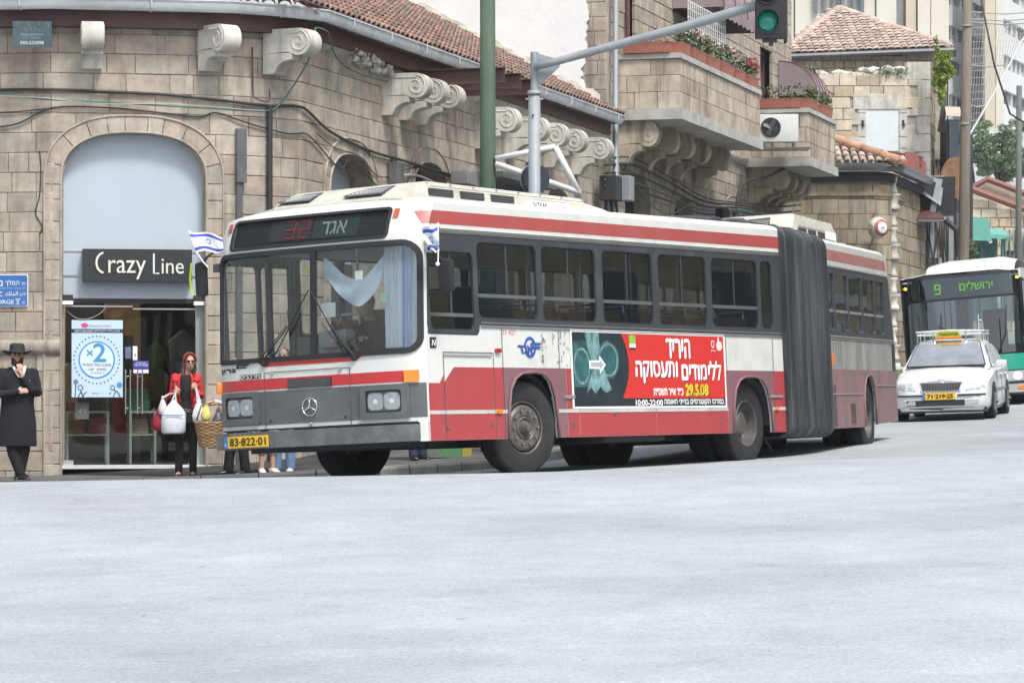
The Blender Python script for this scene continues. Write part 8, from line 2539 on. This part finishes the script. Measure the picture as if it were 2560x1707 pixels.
# ---------------------------------------------------------------- people
def fuse(mb, name, mat, parent, vox=.012, sm=3):
 me = bpy.data.meshes.new(name); me.from_pydata(mb.v, [], mb.f); me.update()
 o = bpy.data.objects.new(name, me); C.objects.link(o)
 r = o.modifiers.new('r', 'REMESH'); r.mode = 'VOXEL'; r.voxel_size = vox
 s_ = o.modifiers.new('s', 'SMOOTH'); s_.factor = .5; s_.iterations = sm
 m2 = bpy.data.meshes.new_from_object(o.evaluated_get(bpy.context.evaluated_depsgraph_get()))
 bpy.data.objects.remove(o)
 m2.materials.clear()
 m2.name = name
 return link(name, m2, mat, parent, smooth=True)
def ball(mb, c, r, M_=None, n=12):
 r = r if isinstance(r, (tuple, list)) else (r, r, r)
 prof = [(math.sin(PI * k / n), -math.cos(PI * k / n)) for k in range(n + 1)]
 prof = [(max(1e-4, a), b) for a, b in prof]
 return mb.lathe(prof, 16, Matrix.Translation(c) @ (M_ or Matrix.Identity(4)) @ Matrix.Diagonal((r[0], r[1], r[2], 1)))
def limb(mb, pts, rs, n=12):
 mb.tube(pts, rs, n)
 for p, r in zip(pts, rs): ball(mb, p, r * .98, n=8)
 return mb
def rings(mb, rows, n=20):
 vs = []
 for (z, cx, cy, rx, ry) in rows:
  for k in range(n):
   a = 2 * PI * k / n
   vs.append((cx + rx * math.cos(a), cy + ry * math.sin(a), z))
 m_ = len(rows)
 fs = [(i * n + k, i * n + (k + 1) % n, (i + 1) * n + (k + 1) % n, (i + 1) * n + k) for i in range(m_ - 1) for k in range(n)] + [tuple(reversed(range(n))), tuple((m_ - 1) * n + k for k in range(n))]
 return mb.add(vs, fs)
def head(mb, c, yaw=0, pitch=0, s=1.0):
 H = Matrix.Translation(c) @ Matrix.Rotation(yaw, 4, 'Z') @ Matrix.Rotation(pitch, 4, 'X') @ Matrix.Scale(s, 4)
 ball(mb, H @ Vector((0, .01, .03)), (.076 * s, .095 * s, .10 * s), H.to_3x3().normalized().to_4x4())
 ball(mb, H @ Vector((0, -.022, -.045)), (.058 * s, .066 * s, .072 * s), H.to_3x3().normalized().to_4x4())
 mb.tube([H @ Vector((0, -.086, .025)), H @ Vector((0, -.112, -.018)), H @ Vector((0, -.09, -.028))], [.010 * s, .016 * s, .012 * s], 8)
 for sx in (-1, 1):
  ball(mb, H @ Vector((sx * .078, .01, 0)), (.012 * s, .022 * s, .032 * s))
  ball(mb, H @ Vector((sx * .03, -.082, .038)), (.02 * s, .012 * s, .008 * s))
 ball(mb, H @ Vector((0, -.088, -.056)), (.026 * s, .010 * s, .009 * s))
 return H
def hand(mb, wrist, d, up, s=1.0, curl=.9, side=1):
 """d: finger direction, up: back of the hand; fingers curl away from up"""
 d = Vector(d).normalized(); up = Vector(up); up = (up - d * up.dot(d)).normalized(); sd_ = d.cross(up) * side
 w_ = Vector(wrist)
 pc_ = w_ + d * .05 * s
 Mx = Matrix((sd_, d, up)).transposed().to_4x4()
 ball(mb, pc_, (.042 * s, .052 * s, .018 * s), Mx)
 for k, (o_, L_) in enumerate(((-.030, .062), (-.010, .072), (.010, .068), (.029, .052))):
  p = w_ + d * .088 * s + sd_ * o_ * s
  pts = [w_ + d * .05 * s + sd_ * o_ * .8 * s, p]
  a = 0
  for q in (.45, .32, .25):
   a += curl * .62
   p = p + (d * math.cos(a) - up * math.sin(a)) * L_ * q * s
   pts.append(p)
  limb(mb, pts, [.0105 * s, .0098 * s, .009 * s, .0082 * s, .0072 * s], 6)
 p = w_ + d * .025 * s - sd_ * .03 * s
 limb(mb, [p, p + (d * .6 - sd_ * .8 - up * .2).normalized() * .032 * s, p + (d * .9 - sd_ * .45 - up * .5).normalized() * .062 * s], [.013 * s, .0115 * s, .009 * s], 6)
def face_details(par, H, s=1.0, glasses=False, mouth=(.35, .09, .08)):
 e = MB();
 for sx in (-1, 1):
  if not glasses:
   MB().lathe([(0, .004), (.010 * s, .002), (.012 * s, 0)], 10, H @ Matrix.Translation((sx * .03, -.090, .022)) @ Matrix.Rotation(R(90), 4, 'X')).build('eye', m_ltr, par)
   MB().tube([H @ Vector((sx * .016, -.094, .044)), H @ Vector((sx * .045, -.084, .042))], .0035 * s, 5).build('eyebrow', m_ltr, par)
 MB().tube([H @ Vector((-.020, -.093, -.056)), H @ Vector((0, -.099, -.054)), H @ Vector((.020, -.093, -.056))], .004 * s, 5).build('mouth', M('lips', mouth, .5), par)
def shoe(par, p, yaw, mat, L_=.26, sole=None, name='shoe'):
 Mx = Matrix.Translation(p) @ Matrix.Rotation(yaw, 4, 'Z')
 mb = MB()
 vs = []; n = 14
 prof = [(.0, .0, .040, .075), (.05, .0, .045, .09), (.11, 0, .046, .075), (.18, 0, .05, .055), (.23, 0, .045, .045), (L_, 0, .02, .025)]
 for (l, _, hw, h) in prof:
  for k in range(n):
   a = 2 * PI * k / n
   vs.append((hw * math.cos(a), -l + .07, max(0.0, h * .5 + h * .5 * math.sin(a) * 1.0)))
 fs = [(i * n + k, (i + 1) * n + k, (i + 1) * n + (k + 1) % n, i * n + (k + 1) % n) for i in range(len(prof) - 1) for k in range(n)] + [tuple(range(n)), tuple((len(prof) - 1) * n + k for k in reversed(range(n)))]
 return mb.add(vs, fs, Mx).build(name, mat, par, smooth=True)
m_coat = M('black wool coat', (.008, .009, .013), .9, var=.2, scale=8, bump=.3, bscale=60)
m_trs = M('black trousers', (.007, .007, .009), .85, var=.2)
m_shoe = M('black shoe leather', (.012, .012, .013), .35, var=.1)
# bearded man in a black hat
mp_ = empty('person', (XZ(44, 0, 42.9)[0], 42.9, pave_z(-6.8, 42.9) + .005), label='man in black hat and long black coat stroking his beard by the wall', cat='person')
mp_.location.z = max(mp_.location.z, (1010 - 1199) * 42.9 / F_PX); mp_.rotation_euler.z = R(16); mp_.scale = (1.13, 1.08, 1)
b = MB(); H = head(b, (-.005, .0, 1.685), yaw=R(-6))
limb(b, [(.0, .02, 1.62), (0, .03, 1.50)], [.052, .06])
hand(b, (.02, -.17, 1.47), (-.15, .05, 1), (0, -1, .2), 1.0, curl=.9)
limb(b, [(.045, -.165, 1.40), (.02, -.17, 1.47)], [.03, .027])
hand(b, (-.03, -.20, 1.215), (1, .05, .12), (0, -1, .3), 1.0, curl=.5)
fuse(b, 'body', m_skin, mp_, .007)
face_details(mp_, H)
b = MB()
rings(b, [(.46, .0, .0, .235, .15), (.75, .0, .0, .23, .15), (1.05, .0, .0, .20, .14), (1.22, .0, 0, .205, .14), (1.40, .0, .0, .22, .135), (1.50, 0, .01, .20, .11), (1.555, 0, .015, .09, .075)])
limb(b, [(-.185, .0, 1.47), (-.255, -.02, 1.20), (-.20, -.14, 1.17), (-.03, -.19, 1.21)], [.075, .062, .056, .045])
limb(b, [(.185, .0, 1.47), (.235, -.04, 1.20), (.16, -.15, 1.24), (.05, -.16, 1.40)], [.075, .062, .056, .042])
fuse(b, 'long_coat', m_coat, mp_, .013)
MB().tube([(.075, -.10, 1.56), (.055, -.135, 1.47), (.03, -.15, 1.40)], [.022, .02, .012], 6).tube([(-.06, -.10, 1.55), (-.03, -.14, 1.47), (.0, -.15, 1.41)], [.016, .014, .01], 6).build('white_collar', m_wltr, mp_)
MB().box((.105, -.168, 1.36), (.05, .012, .018), Matrix.Identity(4)).build('pocket_square', m_wltr, mp_)
b = MB(); limb(b, [(-.08, .0, .60), (-.05, -.03, .35), (.03, -.06, .08)], [.09, .075, .062]); limb(b, [(.09, .0, .60), (.07, .02, .35), (.03, .06, .08)], [.09, .075, .062])
fuse(b, 'trousers', m_trs, mp_, .014)
shoe(mp_, (.02, -.05, 0), R(25), m_shoe, .29); shoe(mp_, (.08, .08, 0), R(-35), m_shoe, .29)
b = MB()
ball(b, H @ Vector((0, -.045, -.085)), (.066, .05, .085)); ball(b, H @ Vector((0, -.02, -.05)), (.074, .06, .05)); ball(b, H @ Vector((0, .02, .03)), (.083, .09, .075))
b2 = MB(); ball(b2, H @ Vector((0, -.062, -.10)), (.056, .036, .09)); ball(b2, H @ Vector((-.045, -.045, -.06)), (.03, .035, .06)); ball(b2, H @ Vector((.045, -.045, -.06)), (.03, .035, .06))
fuse(b2, 'beard', M('dark brown beard', (.045, .022, .014), .9, var=.3, scale=30, bump=.6), mp_, .008)
b3 = MB(); ball(b3, H @ Vector((0, .045, .02)), (.08, .07, .085)); fuse(b3, 'hair', m_ltr, mp_, .01)
b = MB()
hatM = Matrix.Translation((-.005, .0, 1.745)) @ Matrix.Rotation(R(-5), 4, 'X')
vs = []; n = 36
for (r_, h_) in ((.092, .0), (.10, -.006), (.15, -.014), (.188, .004), (.192, .012), (.186, .012), (.15, -.004), (.096, .008), (.094, .06), (.088, .11), (.075, .128), (.05, .122), (.0001, .115)):
 for k in range(n):
  a = 2 * PI * k / n
  dz = (.022 * math.cos(2 * a)) * max(0, (r_ - .1) / .09) if r_ > .1 else 0
  pinch = 1 - .22 * max(0, -math.sin(a)) ** 3 * (1 if h_ > .09 else 0)
  vs.append((r_ * math.cos(a) * (1.0 if r_ < .1 else .97), r_ * math.sin(a) * 1.12 * pinch, h_ + dz))
m_ = len(vs) // n
b.add(vs, [(i * n + k, i * n + (k + 1) % n, (i + 1) * n + (k + 1) % n, (i + 1) * n + k) for i in range(m_ - 1) for k in range(n)], hatM)
b.build('hat', M('black felt', (.012, .012, .014), .8, var=.1), mp_, smooth=True)
# woman with shopping bags
wz = pave_z(-4.48, 42.8)
wp = empty('person', (XZ(466, 0, 42.8)[0], 42.8, max(wz, (1010 - 1199) * 42.8 / F_PX)), label='woman in red jacket, red headband and sunglasses holding shopping bags by the shop door', cat='person')
m_red_j = M('red denim jacket', (.50, .025, .03), .8, var=.18, scale=10, bump=.4, bscale=40)
b = MB(); H = head(b, (.045, .0, 1.575), yaw=R(14), s=.95)
limb(b, [(.035, .015, 1.51), (.0, .02, 1.40)], [.044, .05])
hand(b, (-.125, -.16, 1.235), (.1, -.2, -1), (-.3, -1, .1), .9, curl=1.6)
hand(b, (.125, -.16, 1.30), (-.1, -.25, -1), (.3, -1, .2), .9, curl=1.6)
limb(b, [(.17, -.10, 1.15), (.125, -.16, 1.28)], [.03, .025]); limb(b, [(-.13, -.13, 1.20), (-.125, -.16, 1.235)], [.026, .024])
for s_, fx_ in ((-1, -.105), (1, .09)): limb(b, [(fx_, -.0, .10), (fx_, -.03, .045), (fx_ + s_ * .015, -.11, .03)], [.034, .036, .028])
fuse(b, 'body', m_skin, wp, .007); face_details(wp, H, .95, glasses=True, mouth=(.42, .06, .06))
b = MB(); rings(b, [(.80, .0, 0, .155, .105), (.95, 0, 0, .15, .10), (1.05, 0, 0, .125, .09), (1.2, 0, -.01, .14, .105), (1.33, 0, 0, .16, .10), (1.41, 0, .01, .10, .07)])
fuse(b, 'black_top', m_trs, wp, .012)
b = MB()
for s_ in (-1, 1):
 limb(b, [(s_ * .155, .01, 1.375), (s_ * .20, .02, 1.12), (s_ * (.15 if s_ < 0 else .18), -.10, 1.14 if s_ > 0 else 1.17)], [.058, .05, .040])
 for k in range(6):
  z = .98 + k * .07
  ball(b, (s_ * (.115 + .02 * (k > 3)), -.055 + .0 * k, z), (.05, .055, .05))
rings(b, [(.96, 0, .045, .15, .075), (1.15, 0, .045, .15, .08), (1.36, 0, .04, .17, .075), (1.41, 0, .035, .10, .05)])
fuse(b, 'red_jacket', m_red_j, wp, .012)
for s_ in (-1, 1): MB().tube([(s_ * .075, -.09, 1.42), (s_ * .095, -.115, 1.34), (s_ * .085, -.12, 1.20), (s_ * .09, -.11, 1.0)], [.014, .018, .014, .012], 6).build('jacket_edge', m_red_j, wp, smooth=True)
b = MB(); rings(b, [(.74, 0, 0, .165, .115), (.84, 0, 0, .16, .11), (.92, 0, 0, .14, .10)])
limb(b, [(-.085, 0, .78), (-.095, -.01, .45), (-.105, .0, .07)], [.095, .062, .052]); limb(b, [(.085, 0, .78), (.09, -.01, .45), (.09, .0, .07)], [.095, .062, .052])
fuse(b, 'trousers', m_trs, wp, .012)
for z in (.905, .93): MB().tube([(.155 * math.cos(2 * PI * k / 20), .115 * math.sin(2 * PI * k / 20), z + .01 * math.sin(k)) for k in range(21)], .007, 5).build('belt_chain', m_chrome, wp)
for s_, fx_ in ((-1, -.105), (1, .09)): MB().box((fx_, -.03, .012), (.075, .22, .02), bev=.008).box((fx_, -.11, .035), (.08, .05, .03), bev=.012).build('sandal', M('sandal leather', (.05, .03, .02), .5) if s_ < 0 else m_shoe, wp)
b = MB();
ball(b, H @ Vector((0, .03, .05)), (.092, .098, .102)); limb(b, [H @ Vector((-.07, .03, .02)), H @ Vector((-.085, .03, -.1)), H @ Vector((-.10, .0, -.21)), H @ Vector((-.09, -.02, -.27))], [.035, .04, .036, .02])
limb(b, [H @ Vector((.07, .04, .02)), H @ Vector((.075, .05, -.1)), H @ Vector((.07, .04, -.2))], [.03, .034, .02])
fuse(b, 'hair', M('long brown hair', (.085, .035, .022), .6, var=.3, scale=8, stretch=(6, 6, 1)), wp, .009, 2)
MB().tube([H @ Vector((.094 * math.cos(R(a)), -.035 - .018 * math.sin(R(a)), .02 + .118 * math.sin(R(a)))) for a in range(0, 181, 15)], .010, 8).build('headband', M('red headband', (.32, .025, .02), .7, var=.2, scale=20), wp, smooth=True)
for sx in (-1, 1):
 MB().box((0, 0, 0), (.056, .012, .038), H @ Matrix.Translation((sx * .033, -.098, .018)) @ Matrix.Rotation(sx * -.18, 4, 'Z'), bev=.01).build('sunglass_lens', M('sunglass brown black', (.02, .012, .01), .12, coat=1), wp, auto=40)
 MB().tube([H @ Vector((sx * .06, -.092, .022)), H @ Vector((sx * .082, .0, .02))], .004, 5).build('sunglass_arm', m_ltr, wp)
def bag(label, mat, c, w_, h_, d_, handle, folds=5, seed=0, cat='bag', boxy=.5, band=None):
 rnd = random.Random(seed)
 t = empty('shopping_bag', c, label=label, cat=cat)
 n = 24; vs = []
 rows = [(0, .5, .6), (.08, .82, .9), (.3, 1, 1), (.52, .8, .75), (.72, .48, .45), (.88, .24, .22), (1.0, .1, .12)] if not boxy else [(0, .80, .9), (.06, 1.0, 1), (.35, 1.02, 1.0), (.62, .96, .85), (.78, .66, .55), (.9, .34, .3), (1.0, .12, .16)]
 for (z, a_, b_) in rows:
  for k in range(n):
   a = 2 * PI * k / n
   ca, sa = math.cos(a), math.sin(a)
   q = (abs(ca) ** 3 + abs(sa) ** 3) ** (-1 / 3) if boxy and z < .7 else 1
   ripple = 1 + .07 * math.sin(folds * a + z * 7 + seed) * (.3 + z)
   vs.append((w_ / 2 * a_ * ca * q * ripple + rnd.uniform(-.004, .004), d_ / 2 * b_ * sa * q * ripple, z * h_))
 m_ = len(rows)
 fs = [(i * n + k, i * n + (k + 1) % n, (i + 1) * n + (k + 1) % n, (i + 1) * n + k) for i in range(m_ - 1) for k in range(n)] + [tuple(reversed(range(n)))]
 MB().add(vs, fs).build('bag_body', mat, t, smooth=True)
 hp_ = Vector(handle) - Vector(c)
 for s_ in (-1, 1): MB().tube([(s_ * w_ * .10, 0, h_ * .88), (Vector((s_ * w_ * .05, 0, h_)) + hp_) / 2, hp_], [.016, .01, .007], 6).build('bag_handle', mat, t)
 if band: MB().box((0, -d_ * .53, h_ * .55), (w_ * .86, .006, .012)).build('bag_print', band, t)
 return t
wl = Vector(wp.location)
m_plas = M('translucent white plastic', (.62, .64, .70), .35, var=.1, scale=8, bump=.5, bscale=20);
bag('large white shopping bag hanging from the left hand of the woman in red', m_plas, wl + Vector((-.155, -.2, .60)), .33, .46, .2, wl + Vector((-.12, -.20, 1.19)), seed=2, band=m_bl)
bag('smaller white plastic bag with printing in the right hand of the woman in red', m_plas, wl + Vector((.19, -.2, .74)), .19, .34, .14, wl + Vector((.14, -.2, 1.25)), seed=5, boxy=0)
bag('dark red handbag hanging behind the large white bag at the woman\'s side', M('dark red leather', (.33, .01, .03), .5, var=.2), wl + Vector((-.36, -.08, .64)), .20, .34, .12, wl + Vector((-.15, -.12, 1.16)), seed=7, boxy=0)
bag('small white cloth bag between the red handbag and the large white bag', M('white cloth', (.6, .55, .56), .8), wl + Vector((-.31, -.14, .86)), .12, .26, .08, wl + Vector((-.14, -.16, 1.16)), seed=9, boxy=0)
# people partly hidden by the bus
def walker(px, Y, yaw, label, mats, h=1.7, arms=True, stride=.0, hair=(.05, .03, .02), cropped=False, shoes=None, hidden_top=False):
 x = XZ(px, 0, Y)[0]
 t = empty('person', (x, Y, max(pave_z(x, Y), (1010 - 1200) * Y / F_PX)), yaw, label, 'person')
 s_ = h / 1.72
 top, leg, skin_ = mats
 b = MB(); Hh = head(b, (0, 0, 1.575 * s_), s=.96); limb(b, [(0, .02, 1.5 * s_), (0, .02, 1.38 * s_)], [.048, .055])
 for sx in (-1, 1):
  hand(b, (sx * .23, -.12, .93 * s_), (0, -.4, -1), (sx, -.3, 0), .95, curl=.7); limb(b, [(sx * .225, -.07, 1.05 * s_), (sx * .23, -.12, .93 * s_)], [.034, .027])
  if cropped: limb(b, [(sx * .09, stride * sx, .34), (sx * .09, stride * sx, .06)], [.045, .034])
 fuse(b, 'body', skin_, t, .01); face_details(t, Hh, .96)
 b = MB(); rings(b, [(.84 * s_, 0, 0, .17, .12), (1.05 * s_, 0, 0, .15, .11), (1.3 * s_, 0, 0, .185, .12), (1.40 * s_, 0, .01, .15, .09), (1.45 * s_, 0, .01, .07, .06)])
 for sx in (-1, 1): limb(b, [(sx * .175, .01, 1.36 * s_), (sx * .23, .0, 1.12 * s_), (sx * .225, -.07, 1.03 * s_)], [.06, .05, .042])
 fuse(b, 'jacket', top, t, .014)
 zb = .30 if cropped else .07
 b = MB(); rings(b, [(.74 * s_, 0, 0, .17, .12), (.92 * s_, 0, 0, .16, .115)])
 for sx in (-1, 1): limb(b, [(sx * .09, 0, .78 * s_), (sx * .09, stride * sx * .5, .45), (sx * .09, stride * sx, zb)], [.10, .075, .07])
 fuse(b, 'trousers', leg, t, .014)
 for sx in (-1, 1): shoe(t, (sx * .09, stride * sx, 0), sx * .15, shoes or m_shoe)
 b = MB(); ball(b, Hh @ Vector((0, .03, .045)), (.088, .088, .09)); fuse(b, 'hair', M('hair of passer by', hair, .7), t, .012)
 return t
bk_p = walker(592, 42.7, R(-62), 'person in dark clothes with pale sleeves carrying a basket behind the bus corner', (M('dark plum top', (.05, .03, .045), .9), m_trs, m_skin), 1.62, stride=.09)
walker(668, 42.9, R(20), 'person in cropped beige trousers and white trainers seen beneath the bus bumper', (M('pale shirt', (.4, .4, .38), .8), M('beige cropped trousers', (.42, .38, .31), .85, var=.15), m_skin), 1.68, cropped=True, stride=.04, shoes=M('white trainers', (.6, .6, .6), .6))
walker(709, 43.1, R(-10), 'person in pale blue jeans and white trainers beneath the bus bumper', (M('blue shirt', (.1, .14, .25), .8), M('pale blue jeans', (.13, .22, .38), .85, var=.25, scale=5), m_skin), 1.74, stride=.03, shoes=M('grey trainers', (.45, .45, .47), .6))
walker(1045, 44.2, R(25), 'person in dark jeans and black shoes seen under the bus behind the front wheel', (M('dark jumper', (.05, .05, .06), .9), M('dark jeans', (.03, .045, .075), .85, var=.25, scale=6), m_skin), 1.75, stride=.05)
# pale sleeved arm reaching left with yellow bag, wicker basket
b0_ = at(552, 1008, 42.5)
arm_t = MB(); limb(arm_t, [at(585, 960, 42.7), at(562, 1012, 42.55), at(540, 1004, 42.45)], [.055, .045, .036])
sl = fuse(arm_t, 'pale_sleeve', M('pale sleeve cloth', (.55, .52, .50), .8), bk_p, .012)
hb_ = MB(); hand(hb_, at(541, 1004, 42.45), (-1, 0, -.1), (0, -.4, 1), .95, curl=1.5); hh = fuse(hb_, 'reaching_hand', m_skin, bk_p, .007)
inv = (Matrix.Translation(bk_p.location) @ Matrix.Rotation(bk_p.rotation_euler.z, 4, 'Z')).inverted()
for o in (sl, hh): o.data.transform(inv)
bag('yellow plastic bag held above the wicker basket', M('yellow plastic', (.62, .55, .16), .4, var=.1, bump=.4), at(515, 1052, 42.35), .15, .24, .1, at(530, 1003, 42.4), seed=4, boxy=0)
bag('dark transparent plastic bag beside the wicker basket', M('smoky plastic', (.08, .08, .11), .15, var=.4, scale=10, coat=.6), at(545, 1066, 42.4), .17, .24, .14, at(552, 1010, 42.45), seed=6, boxy=0)
bc = at(525, 1117, 42.35)
bkt = empty('wicker_basket', bc, label='brown wicker basket hanging beside the front corner of the bus', cat='basket')
m_wk = M('wicker cane', (.30, .19, .10), .7, var=.3, scale=20, orand=.25)
bb = MB()
for j in range(14):
 z = .012 + j * .024; q = .125 + .05 * j / 13
 for lane in (0, 1):
  bb.tube([((q + .008 * math.sin(k * PI * .5 + (j + lane) * PI)) * math.cos(2 * PI * k / 32) * 1.15, (q + .008 * math.sin(k * PI * .5 + (j + lane) * PI)) * math.sin(2 * PI * k / 32) * .8, z + .011 * lane) for k in range(33)], .008, 4)
o = bb.build('woven_sides', m_wk, bkt, fix=False); o['kind'] = 'stuff'
for k in range(16):
 a = 2 * PI * k / 16
 MB().tube([(.12 * 1.15 * math.cos(a), .12 * .8 * math.sin(a), 0), (.178 * 1.15 * math.cos(a), .178 * .8 * math.sin(a), .36)], .008, 5).build('stake', m_wk, bkt)
MB().lathe([(0, .0), (.12, 0), (.125, .02), (0, .02)], 20, Matrix.Scale(1.15, 4, (1, 0, 0)) @ Matrix.Scale(.8, 4, (0, 1, 0))).build('basket_base', m_wk, bkt)
MB().tube([(-.19, 0, .34), (-.12, 0, .56), (.05, 0, .62), (.17, 0, .50), (.2, 0, .34)], .012, 8).build('basket_handle', m_wk, bkt, smooth=True)
# painted tub behind the bus
tb = empty('painted_tub', (-1.0, 44.6, pave_z(-1.0, 44.6)), label='low concrete tub painted green and yellow seen under the bus', cat='planter')
for k in range(8):
 a0, a1_ = 2 * PI * k / 8, 2 * PI * (k + 1) / 8
 q = [(.42 * math.cos(a0), .42 * math.sin(a0)), (.42 * math.cos(a1_), .42 * math.sin(a1_)), (.3 * math.cos(a1_), .3 * math.sin(a1_)), (.3 * math.cos(a0), .3 * math.sin(a0))]
 MB().prism(q, 0, .30).build('tub_side', (M('tub green', (.09, .22, .09), .7), M('tub yellow', (.45, .38, .05), .7), M('tub grey green', (.18, .24, .18), .7))[k % 3], tb)
# bus driver
dp = empty('person', (0, 0, 0), label='bus driver in dark jacket behind the wheel of the red and white bus', cat='person')
dp.matrix_world = M1 @ Matrix.Translation((.80, 1.22, .02)) @ Matrix.Rotation(R(-90), 4, 'Z')
b = MB(); H = head(b, (0, -.12, 1.96), yaw=R(-38), pitch=0, s=1.08); limb(b, [(0, -.06, 1.88), (0, .0, 1.76)], [.05, .055])
for sx in (-1, 1): hand(b, (sx * .2, -.42, 1.58), (-sx * .2, -1, .1), (0, -.1, 1), 1, curl=1.5)
fuse(b, 'body', m_skin, dp, .009); face_details(dp, H, 1.08)
b = MB(); rings(b, [(1.25, 0, .05, .19, .14), (1.5, 0, .02, .20, .14), (1.70, 0, .0, .22, .13), (1.79, 0, 0, .12, .09)])
for sx in (-1, 1): limb(b, [(sx * .2, 0, 1.70), (sx * .27, -.12, 1.50), (sx * .21, -.38, 1.57)], [.075, .06, .045])
fuse(b, 'dark_jacket', m_coat, dp, .015)
b = MB();
for sx in (-1, 1): limb(b, [(sx * .1, .05, 1.28), (sx * .12, -.35, 1.30), (sx * .12, -.42, .95)], [.10, .08, .06])
fuse(b, 'trousers', m_trs, dp, .018)
b = MB(); ball(b, H @ Vector((0, .03, .05)), (.085, .09, .085)); fuse(b, 'hair', M('light brown hair', (.26, .16, .07), .7), dp, .011)
# ---------------------------------------------------------------- houses across the junction: out of the frame, mirrored in glass and paint
def opposite(label, p0, p1, h, depth_, mat, seed):
 rnd = random.Random(seed)
 d = Vector((p1[0] - p0[0], p1[1] - p0[1])); L_ = d.length; d.normalize()
 b = empty('corner_house', (p0[0], p0[1], 0), label=label, cat='building')
 Pp = Path([p0, p1], 0)
 cols = int(L_ / 3.2)
 holes = []
 for r_ in range(int(h / 3.4)):
  for k in range(cols): holes.append((1.1 + k * 3.2, 2.4 + k * 3.2, 1.2 + r_ * 3.4, 3.0 + r_ * 3.4))
 pbox(MB(), 0, L_, -3, h, -depth_, 0, Pp).build('wall', mat, b)
 for (a, c, z0, z1) in holes:
  f = pbox(MB(), a - .08, c + .08, z0 - .08, z1 + .08, .0, .06, Pp).build('window', m_white_stone, b)
  pbox(MB(), a, c, z0, z1, .06, .08, Pp).build('pane', m_dwin, f)
 for z in (3.6, h): pbox(MB(), -.2, L_ + .2, z, z + .3, 0, .35, Pp).build('cornice', m_white_stone, b)
 for k in range(2, cols, 3):
  pbox(MB(), .5 + k * 3.2, 3.0 + k * 3.2, 4.3, 5.3, .02, 1.2, Pp).build('balcony', m_concrete, b)
 localize(b)
opposite('cream stone house on the other side of the street, right of the frame', (34.0, 112.0), (12.0, 36.0), 11, 8, m_old, 1)
opposite('pale house across the junction, left of the camera', (-36.0, 42.0), (-30.0, -14.0), 12, 8, m_concrete, 2)
# ---------------------------------------------------------------- thin summer haze
me = MB().box((0, 420, 32), (830, 990, 72)).build('haze', None)
hm = bpy.data.materials.new('thin pale haze'); hm.use_nodes = True
hn = hm.node_tree; hn.nodes.clear()
pv = hn.nodes.new('ShaderNodeVolumePrincipled'); ho = hn.nodes.new('ShaderNodeOutputMaterial')
pv.inputs['Color'].default_value = (.86, .92, 1, 1); pv.inputs['Density'].default_value = .00035; pv.inputs['Anisotropy'].default_value = .2
hn.links.new(pv.outputs[0], ho.inputs['Volume'])
me.data.materials.append(hm); me['kind'] = 'stuff'
